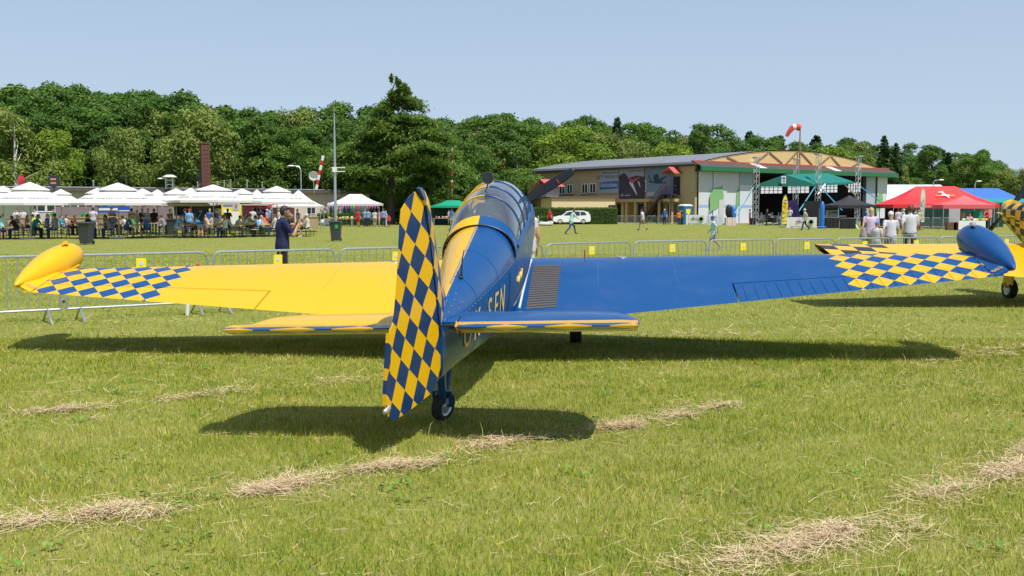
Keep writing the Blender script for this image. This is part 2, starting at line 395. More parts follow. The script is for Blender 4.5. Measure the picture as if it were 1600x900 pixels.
class Wing:
    LEr, LEt, TEr, TEt, Ur, dih, inc = 5.999, 4.794, 3.45, 3.788, -.679, math.tan(.0541), math.tan(.0813)
    def pt(s, r, c, sd, sgn, lift=0):
        t = (r - .6) / 4.7; le = s.LEr + (s.LEt - s.LEr) * t; te = s.TEr + (s.TEt - s.TEr) * t; ch = le - te
        th = .14 - .04 * t
        U = s.Ur + s.dih * (r - .6) + (.3 - c) * ch * s.inc + ch * th * yt(c) * (.62 if sd > 0 else -.75) + lift
        return Vector((sgn * r, le - ch * c, U))
    def section(s, r, sgn, c0=0.0, c1=1.0, n=14):
        cs = [c0 + (c1 - c0) * (.5 - .5 * math.cos(math.pi * i / n)) for i in range(n + 1)]
        up = [s.pt(r, c, 1, sgn) for c in cs]; lo = [s.pt(r, c, -1, sgn) for c in reversed(cs[1:] if c0 == 0 else cs)]
        return up + lo[(1 if c1 == 1.0 else 0):]
WG = Wing()
def make_wheel(parent, c, r, w, axis='x'):
    ob = MB(); prof = [(-w*.5, r*.62), (-w*.5, r*.86), (-w*.36, r*.97), (0, r), (w*.36, r*.97), (w*.5, r*.86), (w*.5, r*.62)]
    ob.rev(prof, axis, n=26, cap=False); o = ob.build('wheel', M_rubber, parent); o.location = c
    rm = MB(); rm.rev([(-w*.44, .01), (-w*.44, r*.2), (-w*.36, r*.25), (-w*.34, r*.5), (-w*.46, r*.6), (-w*.46, r*.64), (w*.46, r*.64), (w*.46, r*.6), (w*.34, r*.5), (w*.36, r*.25), (w*.44, r*.2), (w*.44, .01)], axis, n=22)
    rm.build('rim', M_rim, o); return o
RUD = [(0,1.300),(.065,1.385),(.155,1.378),(.235,1.345),(.292,1.318),(.335,1.22),(.37,1.12),(.457,.876),(.557,.656),(.600,.600),(.636,.590),(.717,.418),(.787,.233),(.821,.118),(.80,.03),(.745,-.032),(.539,-.065),(.213,-.08),(.07,-.026),(.012,.005),(.012,.5),(.006,1.0)]
def aircraft(name, label, M, pal, tip=5.42, tanks=True, group=None, blade=(.815, 0, .489)):
    A = thing(name, label, 'airplane', group=group); A.matrix_world = M
    # fuselage
    b = MB(); b.loft([ring(s) for s in FUS + FUS2])
    fus = b.build('fuselage', pal['fus'], A)
    # panel joints, ridge strip, rivets, seal
    b = MB(); b.tube([(-.012, F, fus_at(F)[3] + .004) for F in (.75,1.2,1.8,2.3,2.6)], .007, 6); b.build('ridge_strip', M_rim, A)
    rv = MB()
    def on_side(F, q):
        w, Uc, Ut, Ub = fus_at(F)[1:]; c, s = math.cos(q), math.sin(q); e = 1.75 if s >= 0 else 2.35
        return (w * abs(c)**(2/e), F, Uc + ((Ut-Uc) if s >= 0 else (Uc-Ub)) * math.copysign(abs(s)**(2/e), s))
    for i in range(26): rv.ell(on_side(.25 + i*.09, .12), (.006,)*3, 6, 4)
    for i in range(14): rv.ell(on_side(.1 + .12*(i % 5), .25 + .09*i), (.006,)*3, 6, 4)
    for i in range(9): rv.ell(on_side(2.68, .3 + i*.14), (.006,)*3, 6, 4)
    rv.build('rivets', M_rim, A)['kind'] = 'stuff'
    b = MB(); b.tube([(.355*math.cos(q)*1.01, 2.63, .02 + .325*max(0, math.sin(q))**.8 + .004) for q in (math.pi*i/24 for i in range(25))], .008, 6); b.build('canopy_seal', M_black, A)
    for F in (.95, 1.75):
        b = MB(); b.tube([p for p in ring(fus_at(F), 48, .0015)[40:] + ring(fus_at(F), 48, .0015)[:14]], .003, 4); b.build('panel_joint', M_seamb, A)
    # dark seam between side panels
    b = MB(); b.tube([on_side(2.30 + .0*i, -.02 - .07*i) for i in range(10)], .004, 5); b.build('panel_joint', M_black, A)
    # cockpit inside
    b = MB(); b.box((0, 4.0, .142), (.64, 2.3, .01)); b.build('cockpit_floor', M_dark, A)
    for F in (3.25, 4.15):
        b = MB(); b.loft([[(x, F + y, z) for x, y in ((-.2*w,-.05),(.2*w,-.05),(.2*w,.05),(-.2*w,.05))] for z, w in ((.14,1),(.3,1),(.36,.8),(.38,.45),(.47,.42),(.49,.3))], sm=False)
        b.build('seat', mat('seat_cloth', (.05,.05,.055), .8), A)
    b = MB(); b.loft([[(.30*math.cos(q), F, .14 + h*math.sin(q)) for q in (math.pi*i/12 for i in range(13))] for F, h in ((4.75,.0),(4.76,.2),(5.2,.17))], closed=False, cap=False); b.build('instrument_shroud', M_dark, A)
    b = MB(); b.box((.05, 3.05, .36), (.10, .02, .035)); b.build('cockpit_mirror', M_rim, A)
    # canopy: collar, glass, frames
    def arc(F, top, hw, base, n=26): return [(hw*math.cos(q), F, base + (top-base)*max(0, math.sin(q))**.92) for q in (math.pi*i/n for i in range(n+1))]
    b = MB(); b.loft([arc(2.64,.352,.365,.0), arc(2.72,.38,.368,.02), arc(2.83,.415,.366,.06)], closed=False, cap=False); col = b.build('canopy_collar', pal['fus'], A)
    CP = [(2.83,.405,.36,.1),(3.0,.49,.362,.12),(3.3,.555,.364,.13),(3.8,.597,.365,.135),(4.3,.605,.365,.14),(4.65,.58,.362,.15),(4.9,.50,.358,.16),(5.12,.40,.352,.18),(5.3,.27,.34,.2)]
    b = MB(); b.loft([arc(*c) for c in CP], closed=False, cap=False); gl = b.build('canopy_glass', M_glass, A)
    for c in (CP[2], CP[3], CP[4], CP[6]):
        b = MB(); b.tube([(x*1.004, y, z+.003) for x, y, z in arc(*c)], .009, 6); b.build('canopy_frame', pal['fus'], gl)
    for s in (-1, 1):
        b = MB(); b.tube([(s*c[2]*1.01, c[0], c[3]) for c in CP], .02, 6); b.build('canopy_rail', pal['fus'], gl)
    # fin and rudder share a local frame: x aft, z along the hinge
    H0, H1 = Vector((0, .02, -.36)), Vector((-.05, -.16, .938)); hz = (H1 - H0).normalized()
    def fin_frame(deg):
        aft = Vector((0, -1, 0)); aft = (aft - hz*aft.dot(hz)).normalized(); sd = hz.cross(aft)
        if sd.x > 0: sd = -sd
        te = aft*math.cos(R(deg)) + sd*math.sin(R(deg)); return frame(H0, te, hz.cross(te))
    # fin
    prof = [(.22,.75),(.32,.62),(.52,.46),(.72,.40),(.95,.34),(1.15,.27),(1.26,.22),(1.33,.18),(1.38,.12),(1.405,.05)]
    b = MB(); rs = []
    for t, ch in prof:
        tk = .040 * (1 if t < 1.25 else max(.15, (1.42 - t)/.17)**.6); x0 = .0 if t < 1.28 else (t-1.28)*.6
        rs.append([(x0 - ch*f, g*tk*2*(.5), t) for f, g in ((0,.85),(.3,1),(.6,.8),(.85,.45),(1,0),(.85,-.45),(.6,-.8),(.3,-1),(0,-.85))])
    b.loft(rs); f = b.build('fin', pal['rud'], A); f.matrix_local = fin_frame(0)
    b = MB(); b.tube([(.0, 0, .26 + .1*i) for i in range(11)], .016, 6); h = b.build('hinge_gap', M_black, A); h.matrix_local = fin_frame(0)
    # rudder
    b = MB(); rch = lambda t_: np.interp(t_, [-.08,-.03,.118,.233,.418,.59,.6,.876,1.12,1.318,1.385], [.5,.745,.821,.787,.717,.636,.6,.457,.37,.292,.16]); th = lambda s_, t_: .034 * max(.04, 1 - s_/float(rch(t_))) * (1 if t_ < 1.1 else max(.15, (1.4-t_)/.3)) * (1 if t_ > .02 else .5) + .002
    b.prism(RUD, lambda p: (p[0]+.01, th(*p), p[1]), lambda p: (p[0]+.01, -th(*p), p[1]))
    ru = b.build('rudder', pal['rud'], A); ru.matrix_local = fin_frame(18)
    tb = [(.63,.56),(.66,.575),(.722,.42),(.792,.235),(.824,.125),(.79,.115),(.74,.24),(.69,.4)]
    b = MB(); b.prism([(p[0]+.012, p[1]) for p in tb], lambda p: (p[0], .014, p[1]), lambda p: (p[0], -.014, p[1])); b.build('trim_tab', pal['rud'], ru)
    b = MB(); b.tube([(.60,-.02,.30),(.60,-.045,.285),(.66,-.05,.30),(.72,-.03,.27)], .006, 6); b.build('trim_rod', M_black, ru)
    b = MB(); b.tube([(.79,0,.085),(.83,0,.08),(.85,0,.078)], [.022,.02,.014], 8); b.build('tail_light', M_rim, ru)
    # stabiliser and elevators
    for s in (-1, 1):
        b = MB(); rs = []
        for r in (.03,.3,.7,1.1,1.3,1.38,1.43,1.455):
            q = max(0, (r-1.15)/.31); sh = (1 - q*q)**.5 if q < 1 else .05; le = .06 + (.76 - .06*r - .06)*max(.18, sh); tk = .054*max(.35, sh)
            rs.append([(s*r, .03 + (le-.03)*f, -.02 - .085*f*le/.76 + g*tk) for f, g in ((0,.55),(.12,.8),(.3,1),(.6,1),(.85,.7),(.97,.3),(1,0),(.97,-.3),(.85,-.7),(.6,-1),(.3,-1),(0,-.55))])
        b.loft(rs); b.build('stabiliser', pal['stabR'] if s > 0 else pal['stabL'], A)
        b = MB(); b.tube([(s*r, .025, -.02) for r in (.08,.7,1.4)], .02, 6); b.build('hinge_gap', M_black, A)
        b = MB(); rs = []; tipR = 1.44 if s > 0 else 1.52
        for r in (.14,.2,.5,.9,1.2,tipR-.12,tipR-.04,tipR):
            e = 1 if r < tipR-.1 else (.92 if r < tipR-.02 else .7); te = -.42*e*(.35 if r < .16 else (.75 if r < .25 else 1)); k = te/-.42
            rs.append([(s*r, .01, -.03+.046*min(1, e)), (s*r, -.15*k, .012+.028), (s*r, te, .078*k-.02*(1-k)+.004), (s*r, te, .078*k-.02*(1-k)-.004), (s*r, -.15*k, -.025), (s*r, -.03, -.058), (s*r, .01, -.05)])
        b.loft(rs, sm=False); b.build('elevator', pal['elev'], A)
        b = MB()
        b.tube([(s*.17, -.02, .06), (s*.16, -.1, .05), (s*.17, -.08, -.07)], .007, 6); b.tube([(s*.02, -.04, .0), (s*.16, -.04, .0)], .01, 8); b.build('elevator_horn', M_black, A)
    # wings
    ai0, ai1 = 2.64, min(5.33, tip-.1)
    for s in (-1, 1):
        wm = pal['wingR'] if s > 0 else pal['wingL']
        b = MB(); rr = [.12,.6,1.2,1.9,ai0-.005]; b.loft([WG.section(r, s) for r in rr])
        b.loft([WG.section(r, s, 0, .695) for r in (ai0-.006,3.3,4.0,4.7,ai1)])
        if tanks: b.loft([WG.section(r, s) for r in (ai1+.01,tip)])
        else:
            rs = []
            for q in (0,.3,.55,.75,.9,.98,1):
                sec = WG.section(ai1+.01+.3*q, s); c = WG.pt(ai1+.01, .42, 1, s); k = math.sqrt(max(.01, 1-q*q))
                rs.append([Vector((p.x, c.y + (p.y-c.y)*k, c.z-.02 + (p.z-c.z+.02)*k)) for p in sec])
            b.loft(rs)
        w = b.build('wing', wm, A)
        b = MB(); b.loft([WG.section(r, s, .705, 1.0, 6) for r in (ai0+.012,3.3,4.0,4.7,ai1-.005)])
        if s > 0 or not tanks:
            n_ = 22
            for i in range(n_):
                r = ai0 + .1 + (ai1-ai0-.15)*i/(n_-1); b.tube([WG.pt(r, c, 1, s, .001) for c in (.74,.85,.97)], .006, 5)
        b.build('aileron', wm, w)
        for F_ in ((1.15,), (2.05,)):
            b = MB(); b.tube([WG.pt(F_[0], c, 1, s, .0005) for c in (.05,.2,.35,.5,.65)], .003, 4); b.build('panel_joint', M_seamb if (s > 0 and tanks) else M_seamy, w)
        if tanks:
            b = MB(); U0 = WG.Ur + WG.dih*4.8
            prof = [(-.0,.004),(.03,.03),(.14,.07),(.32,.118),(.55,.163),(.8,.196),(1.02,.196),(1.2,.188),(1.33,.160),(1.42,.115),(1.465,.07),(1.48,.01)]
            b.rev(prof, 'y', n=28); tk = b.build('tip_tank', pal['tankR'] if s > 0 else pal['tankL'], A)
            tk.location = (s*5.53, 3.84, U0 + .01); tk.rotation_euler = (R(5.2), 0, 0)
            b = MB(); b.tube([(s*-.06, 1.12, .19), (s*-.06, 1.14, .225)], .035, 10); b.tube([(s*-.06,1.05,.205),(s*-.06,1.16,.222)], .012, 6); b.build('filler_cap', M_rim if s > 0 else pal['tankL'], tk)
            # fairing between wing tip and tank
            b = MB(); b.loft([[(s*5.34, 5.0-.0*i, WG.pt(5.34, .1, 1, s).z), (s*5.34, 4.4, WG.pt(5.34,.4,1,s).z+.003), (s*5.33, 3.79, WG.pt(5.3,.98,1,s).z+.004), (s*5.33, 3.79, WG.pt(5.3,.98,-1,s).z-.004), (s*5.34, 4.6, WG.pt(5.34,.3,-1,s).z-.003)],
                              [(s*5.45, 5.0, U0+.06), (s*5.45, 4.45, U0+.12), (s*5.47, 3.84, U0+.0), (s*5.47, 3.84, U0-.03), (s*5.45, 4.6, U0-.08)]] , sm=False)
            b.build('tip_fairing', pal['tankR'] if s > 0 else pal['tankL'], A)
            b = MB()
            for i in range(7): b.ell(WG.pt(5.325, .2 + .11*i, 1, s, .004), (.006,)*3, 6, 4)
            b.build('rivets', M_rim, A)['kind'] = 'stuff'
            fa, fb, fc = Vector((s*5.34, 4.4, WG.pt(5.34,.4,1,s).z+.003)), Vector((s*5.33, 3.79, WG.pt(5.3,.98,1,s).z+.004)), Vector((s*5.47, 3.84, U0))
            ex, ey = (fc-fb), (fa-fb); nn = ex.cross(ey).normalized(); nn = nn if nn.z > 0 else -nn
            text('tip_number', '003', mat('number_yellow', YEL, .4) if s > 0 else mat('number_pink', (.75,.35,.2), .4), A, .085, frame(fb + ex*.42 + ey*.17 + nn*.012, ex*s*(1 if s > 0 else -1), ey), ext=.0005)
        # root seal and walkway
        b = MB(); b.tube([WG.pt(.30 - .025*i/8, .14 + .7*i/8, 1, s, .008) for i in range(9)], .013, 6); b.build('root_seal', M_canvas, A)
        if s > 0:
            b = MB()
            for i in range(21):
                c0 = .266 + .595*i/21; c1 = c0 + .0185
                for r0, r1 in ((.35, .69),):
                    q = [WG.pt(r0, c0, 1, s, .006), WG.pt(r1, c0, 1, s, .006), WG.pt(r1, c1, 1, s, .006), WG.pt(r0, c1, 1, s, .006)]
                    b.add(q + [p - Vector((0,0,.008)) for p in q], [(0,1,2,3),(0,4,5,1),(1,5,6,2),(2,6,7,3),(3,7,4,0)])
            o = b.build('walkway_strips', M_walk, A)
        # wing indicator rod and filler cap
        b = MB(); p = WG.pt(.98, .06, 1, s); b.tube([p, p + Vector((0,0,.05)), p + Vector((0,0,.1))], .008, 6, 0); b.build('gear_indicator', M_red, A)
        b = MB(); p = WG.pt(1.45, .08, 1, s, .0); b.rev([(0,.06),(.012,.055),(.014,.001)], 'z', p, 14); b.build('fuel_cap', M_rim, A)
        # main gear
        gu = (-1.522 if s > 0 else -1.482); top = WG.pt(1.0, .35, -1, s)
        b = MB(); b.tube([(s*.98, 5.12, top.z+.05), (s*.97, 5.16, gu+.42), (s*.96, 5.2, gu+.25)], [.05,.045,.03], 10); b.tube([(s*.96,5.2,gu+.22),(s*.85,5.2,gu+.22)], .025, 8)
        b.box((s*1.02, 5.0, -.95), (.03,.3,.42)); b.build('gear_leg', pal['gear'], A)
        make_wheel(A, (s*.86, 5.2, gu+.185), .19, .14)
    # tail wheel
    b = MB(); b.tube([(-.03,.15,-.38),(-.045,.3,-.6),(-.06,.40,-.75)], [.045,.035,.02], 8); b.tube([(-.01,.55,-.44),(-.04,.42,-.68)], .02, 8); b.tube([(-.125,.40,-.75),(-.125,.36,-.62),(-.02,.3,-.6)], .013, 6); b.tube([(.0,.40,-.75),(.005,.36,-.62),(-.02,.3,-.6)], .013, 6); b.tube([(-.13,.4,-.75),(.01,.4,-.75)], .012, 6)
    b.build('tail_leg', pal['gear'], A)
    w = make_wheel(A, (-.06, .40, -.75), .122, .08); w.rotation_euler = (0, R(6), R(-26))
    b = MB(); b.box((-.20, .12, -.56), (.05, .04, .12)); b.build('tie_down_lug', mat('lug_yellow', YEL, .4), A)
    # propeller
    hub = Vector((.02, 7.02, -.03)); d = Vector(blade).normalized(); L = .95
    for sg in (1, -1):
        b = MB(); rs = []
        for t, ch, tw in ((.08,.05,55),(.16,.075,50),(.3,.125,40),(.5,.15,28),(.7,.145,21),(.88,.125,17),(.965,.1,15),(.995,.06,15),(1.0,.02,15)):
            c = hub + d*sg*L*t; n_ = d.cross(Vector((0,1,0))).normalized()*sg; cw = n_*math.cos(R(tw)) + Vector((0,1,0))*math.sin(R(tw)); nn = cw.cross(d)
            rs.append([c + cw*ch*.5*math.cos(q) + nn*ch*.09*math.sin(q) for q in (2*math.pi*i/14 for i in range(14))])
        b.loft(rs); bl = b.build('propeller_blade', mat('blade_black', (.012,.013,.016), .38, var=.3, scale=12), A)
        c = hub + d*sg*L*.72; b = MB(); b.tube([c - n_*.04 + Vector((0,-.045,0)), c + n_*.03 + Vector((0,-.025,0))], .004, 5); b.build('blade_stripe', M_red, bl)
    b = MB(); b.rev([(6.9,.17),(7.0,.165),(7.1,.13),(7.2,.07),(7.25,.01)], 'y', (.02, 0, -.03), 20); b.build('spinner', pal['stabL'], A)
    return A
# the near aircraft
M1 = Matrix.Translation((-.537, 7.422, .817)) @ basis(R(4.76), R(7.42), R(-1.3)).to_4x4()
P_fus = paint('paint_split', lambda k: split(k, YEL, BLUE))
P_blue = paint('paint_blue', flat(BLUE)); P_yel = paint('paint_yellow', flat(YEL))
pal1 = dict(fus=P_fus, rud=paint('paint_rudder', rudder_paint), stabR=P_blue, stabL=P_yel,
            elev=paint('paint_elevator', lambda k: tail_paint(k, YEL, BLUE)),
            wingR=paint('paint_wing_blue', lambda k: wing_paint(k, BLUE, YEL, 3.825)), wingL=paint('paint_wing_yellow', lambda k: wing_paint(k, YEL, BLUE, 3.825)),
            tankR=P_blue, tankL=P_yel, gear=P_blue)
A1 = aircraft('propeller_plane', 'blue and yellow tailwheel plane with checkered rudder parked nearest on the grass', M1, pal1, group='aerobatic planes parked on the grass')
# its registration, whip aerial and round mirror
def side_frame(F, U):
    w, Uc, Ut, Ub = fus_at(F)[1:]; s = (Uc-U)/(Uc-Ub); x = w*(1-abs(s)**2.35)**(1/2.35)
    w2, Uc2, Ut2, Ub2 = fus_at(F+.2)[1:]; s2 = (Uc2-U)/(Uc2-Ub2); x2 = w2*(1-abs(s2)**2.35)**(1/2.35)
    s3 = s - .1; x3 = w*(1-abs(s3)**2.35)**(1/2.35)
    return frame((x+.005, F, U), (x2-x, .2, 0), (x3-x, 0, .1*(Uc-Ub)))
for ch, F in (('O', .62), ('K', .92), ('-', 1.15), ('S', 1.37), ('E', 1.63), ('N', 1.90)):
    text('registration_letter', ch, M_letter, A1, .36, side_frame(F, -.215 - .02*F), xs=.9, ext=.0006)
sf = side_frame(3.05, -.25); b = MB(); b.tube([sf @ Vector((.5*i/20 - .25, .035*math.sin(i*2.1) + .02*math.sin(i*.7), .0)) for i in range(21)], .006, 5); b.build('script_lettering', M_letter, A1)
b = MB(); b.tube([(.05, .95, .165), (.055, .99, .27), (.065, 1.05, .36)], [.012,.006,.004], 6); b.ell((.05,.95,.165), (.02,.03,.012)); b.build('whip_aerial', M_black, A1)
b = MB(); b.tube([(-.02,3.55,.57),(.0,3.6,.62),(.005,3.62,.66)], .009, 6); b.rev([(-.012,.001),(-.012,.062),(0,.066),(.02,.055),(.03,.001)], 'y', (.005,3.62,.71), 22); b.build('rear_view_mirror', mat('mirror_shell', (.03,.04,.06), .3), A1)
# the second aircraft, cut off by the right edge
ps2 = R(-4); B2 = basis(ps2, R(7.42), 0); c2 = Vector((10.05, 18.95, 0))
O2 = c2 - B2 @ Vector((0, 5.2, -1.5))
M2 = Matrix.Translation(O2) @ B2.to_4x4()
cw = paint('paint_cowl_check', cowl_paint); y2 = paint('paint_warm_yellow', flat((.9,.55,.02))); w2 = paint('paint_wing_tip_check', tip2_paint)
pal2 = dict(fus=cw, rud=cw, stabR=y2, stabL=y2, elev=y2, wingR=w2, wingL=w2, tankR=y2, tankL=y2, gear=y2)
A2 = aircraft('propeller_plane', 'yellow and black checkered plane half out of frame behind the blue wing tip', M2, pal2, tip=4.2, tanks=False, blade=(.62, 0, .78), group='aerobatic planes parked on the grass')
for i in range(5):
    b = MB(); b.box((-.345, 5.75+.24*i, -.1-.09*(i % 2)), (.05,.16,.02)); b.build('cowl_louvre', y2, A2)
# ---------------------------------------------------------------- crowd barriers near the planes
def barrier_proto():
    fr = MB(); r = .019
    pts = [(-1.04,0,.16),(-1.04,0,.86)] + [(-1.04+.12-.12*math.cos(q),0,.86+.12*math.sin(q)) for q in (R(30),R(60),R(90))] + [(.92+.12*math.sin(q),0,.86+.12*math.cos(q)) for q in (0,R(30),R(60))] + [(1.04,0,.86),(1.04,0,.16)]
    fr.tube(pts, r, 8); fr.tube([(-1.04,0,.19),(1.04,0,.19)], r, 8)
    for x in (-1.075, 1.075): fr.box((x, 0, .6), (.05,.03,.04)); fr.box((x, 0, .3), (.05,.03,.04))
    b = MB(); b.tube([(0,0,.19),(0,0,.975)], .0085, 6)
    f = MB(); f.tube([(0,-.33,.0),(0,-.04,.19),(0,.04,.19),(0,.33,.0)], .018, 7)
    p = MB(); p.box((0,0,0), (.15,.006,.165)); e = MB(); e.ell((0,0,0), (.035,.003,.035)); e.box((0,.0,.045),(.025,.006,.025))
    return fr.mesh('barrier_frame', M_steel), b.mesh('barrier_bar', M_steel), f.mesh('barrier_foot', M_steel), p.mesh('sign_plate', M_yellow), e.mesh('sign_emblem', mat('pale_grey_print', (.6,.62,.65), .5))
BAR = barrier_proto()
def barrier(P, Q, label, group, sign=True, bars=True, nb=14):
    P, Q = Vector(P), Vector(Q); d = Q - P; L = d.length; a = math.atan2(d.y, d.x)
    t = thing('crowd_barrier', label, 'barrier', (P + Q) / 2, a, group); sx = L / 2.17
    for nm, me, xs in (('frame', BAR[0], None),): o = link(nm, me, t); o.scale.x = sx
    for i in range(nb): link('bar', BAR[1], t, (sx*(-1.04 + 2.08*(i+1)/(nb+1)), 0, 0))
    for x in (-.86, .86): link('foot', BAR[2], t, (x*sx, 0, 0))
    if sign:
        o = link('sign_plate', BAR[3], t, (sx*.02, -.03, .83)); link('sign_emblem', BAR[4], o, (0,-.005,.0))
    return t
Lp, angb = 2.2, .60
def bl(k): return Vector((-6.63 + Lp*k*math.cos(angb), 15.08 + Lp*k*math.sin(angb), 0))
pts = [bl(k) for k in (-2,-1,0,1,2,3,4)]
for px, d in ((988,21.6),(1105.5,22.6),(1210.5,23.4),(1305.5,24.0),(1391.5,24.7),(1466.5,25.3),(1537,25.9),(1603,26.4),(1665,26.9)): pts.append(Vector((gx(px, d), d, 0)))
BL = ['beyond the left edge of the yellow wing tip tank', 'behind the yellow tip tank', 'behind the checkered yellow wing tip', 'in front of the man in navy shirt', 'between the navy shirted man and the rudder', 'half hidden by the rudder and cockpit', 'just right of the blue canopy', 'second to the right of the blue canopy', 'in front of the boy in mint shirt', 'left of the checkered black wing tip', 'behind the checkered black wing tip', 'in front of the woman and girl in white', 'in front of the man in white shirt', 'left of the blue tip tank', 'behind the blue tip tank']
for i in range(len(pts)-1): barrier(pts[i], pts[i+1], 'galvanised crowd barrier with yellow sign ' + BL[min(i, 14)], 'crowd barriers along the plane line')
b = MB(); p0 = gp(300,418)
tp = Vector((-5.1, 16.0, 0)); b.tube([(tp.x,tp.y,0),(tp.x+.02,tp.y,.35)], .03, 8); b.tube([(tp.x+.02,tp.y,.35),(tp.x+.03,tp.y,.5),(tp.x+.2,tp.y,.8)], .03, 8, 1); 
tag(b.build('marker_post', [M_white, M_red]), 'short red and white leaning marker post behind yellow wing', 'post')
# ---------------------------------------------------------------- bins
def bin_proto():
    b = MB(); b.loft([[(x*w, y*w*1.05, z) for x, y in ((-.5,-.46),(-.46,-.5),(.46,-.5),(.5,-.46),(.5,.46),(.46,.5),(-.46,.5),(-.5,.46))] for z, w in ((.05,.44),(.5,.50),(.92,.56),(.98,.60),(1.0,.60))], sm=False)
    l = MB(); l.loft([[(x*w, y*w*1.08, z) for x, y in ((-.5,-.46),(-.46,-.5),(.46,-.5),(.5,-.46),(.5,.46),(.46,.5),(-.46,.5),(-.5,.46))] for z, w in ((1.0,.63),(1.04,.64),(1.075,.5))], sm=False); l.tube([(-.25,.36,1.0),(.25,.36,1.0)], .03, 8)
    w = MB(); w.rev([(-.03,.1),(.03,.1)], 'x', n=14)
    m = mat('bin_grey_plastic', (.045,.05,.058), .5)
    return b.mesh('bin_body', m), l.mesh('lid', m), w.mesh('wheel', M_rubber)
BIN = bin_proto()
for px, py, lb, st in ((135,382,'dark grey wheelie bin nearest the yellow wing tip tank',0),(269,367,'dark grey wheelie bin among the beer tables',0),(525,377,'dark grey wheelie bin with green sticker by the tall mast',1)):
    p = gp(px, py); t = thing('wheelie_bin', lb, 'bin', p, R(random.uniform(-8,8)), 'wheelie bins'); link('body', BIN[0], t); link('lid', BIN[1], t)
    for x in (-.22,.22): link('wheel', BIN[2], t, (x, .25, .1))
    if st: b = MB(); b.box((.08,-.292,.78), (.16,.01,.2)); b.build('sticker', mat('green_sticker', (.02,.35,.08), .5), t)
# ---------------------------------------------------------------- umbrellas and beer benches
def umbrella_parts(Rr, za, ze, vent=True):
    n = 8; cs = [(math.cos(R(22.5+45*k)), math.sin(R(22.5+45*k))) for k in range(n)]; rc = .36
    zc = ze + (za-ze)*(1-rc)*.93 - .05
    c = MB(); sub = 3
    prof = [(rc*.9 if vent else .02, zc+.06 if vent else za)] + [(rc + (1-rc)*t, zc + (ze-zc)*t - .05*math.sin(math.pi*t)) for t in (.33,.66,1)] + [(1.0, ze-.14)]
    c.loft([[(x*Rr*r, y*Rr*r, z) for x, y in cs] for r, z in prof], cap=False, sm=False)
    top = MB(); top.loft([[(x*Rr*r, y*Rr*r, z) for x, y in cs] for r, z in ((.012,za+.02),(rc*.5,za-.30*(za-zc)),(rc*1.08,zc+.12),(rc*1.08,zc+.06))], cap=False, sm=False)
    rib = MB()
    for x, y in cs: rib.tube([(x*Rr*rc, y*Rr*rc, zc-.03), (x*Rr*.66, y*Rr*.66, zc+(ze-zc)*.45-.06), (x*Rr, y*Rr, ze-.02)], .014, 5)
    pole = MB(); pole.tube([(0,0,.05),(0,0,za-.05)], .032, 10)
    base = MB(); base.box((0,0,.03), (.9,.9,.06))
    return c, top, rib, pole, base, zc
M_okt = mat('grey_print', (.10,.11,.10), .7)
_tm = {}
def umbrella(apx, apy, ey, hw, Y, label, vent=True, name_txt=True):
    x = gx(apx, Y); Rr = hw*Y/FPX*1.0; za = zz(apy, Y); ze = zz(ey, Y) + .14
    t = thing('market_umbrella', label, 'umbrella', (x, Y, 0), R(random.uniform(-14,14)), 'white market umbrellas over the beer tables')
    c, top, rib, pole, base, zc = umbrella_parts(Rr, za, ze, vent)
    cn = c.build('canopy', M_canvas, t)
    if vent: top.build('vent_cap', M_canvas, t)
    rib.build('ribs', mat('pale_wood', (.55,.42,.28), .6), t); pole.build('pole', mat('pole_cream', (.55,.5,.42), .4), t); base.build('base_plate', M_steel, t)
    if name_txt:
        for k in (5,6,7):
            a = R(45*k); cx, cy = math.cos(a), math.sin(a); rr = Rr*.72*.924; z = zc + (ze-zc)*.56 - .028
            tx, ty = -math.sin(a), math.cos(a); slope = Vector((-cx*Rr*.64*.924, -cy*Rr*.64*.924, zc-ze))
            text('lettering', 'OKOCIM', M_okt, cn, Rr*.098, frame((cx*rr, cy*rr, z), (tx, ty, 0), slope), xs=1.15)
    return t
umbrella(50,285,321,74,59,'large white umbrella at far left beside the red feather flag')
umbrella(8,291,319,52,66,'white umbrella cut off by the left edge of the frame')
umbrella(155,294,321,46,67,'smaller white umbrella just left of the second big one')
umbrella(187,286,321,78,60,'large white umbrella above the woman in blue vest')
umbrella(248,296,322,42,74,'pointed white umbrella without vent cap behind the bin',False)
umbrella(277,295,322,52,64,'white umbrella over the second grey bin')
umbrella(335,289,317,74,62,'large white umbrella beside the yellow poster wall')
umbrella(380,295,320,46,71,'white umbrella above the open red stall flap')
umbrella(403,296,321,30,80,'pointed cream umbrella between two vented ones',False,False)
umbrella(98,296,321,40,70,'white umbrella low between the two biggest left umbrellas')
umbrella(225,295,322,44,70,'white umbrella partly behind the second big one')
umbrella(300,294,321,42,70,'white umbrella behind the one over the second bin')
umbrella(434,291,319,60,66,'white umbrella directly above the navy shirted man')
def set_proto():
    tt = MB(); tt.box((0,0,.755),(.68,2.2,.03)); tl = MB()
    for x in (-.28,.28): tl.tube([(x,0,0),(x,0,.74)], .02, 6)
    tl.tube([(-.28,0,.3),(.28,0,.3)], .016, 6); tl.tube([(0,0,.3),(0,-.45,.73)], .012, 5)
    bt = MB(); bt.box((0,0,.46),(.26,2.2,.03)); bl_ = MB()
    for x in (-.1,.1): bl_.tube([(x,0,0),(x,0,.45)], .02, 6)
    bl_.tube([(-.1,0,.15),(.1,0,.15)], .016, 6)
    return tt.mesh('tabletop', M_wood), tl.mesh('table_legs', M_dgreen), bt.mesh('seat_board', M_wood), bl_.mesh('bench_legs', M_dgreen)
SP = set_proto(); TABLES = []
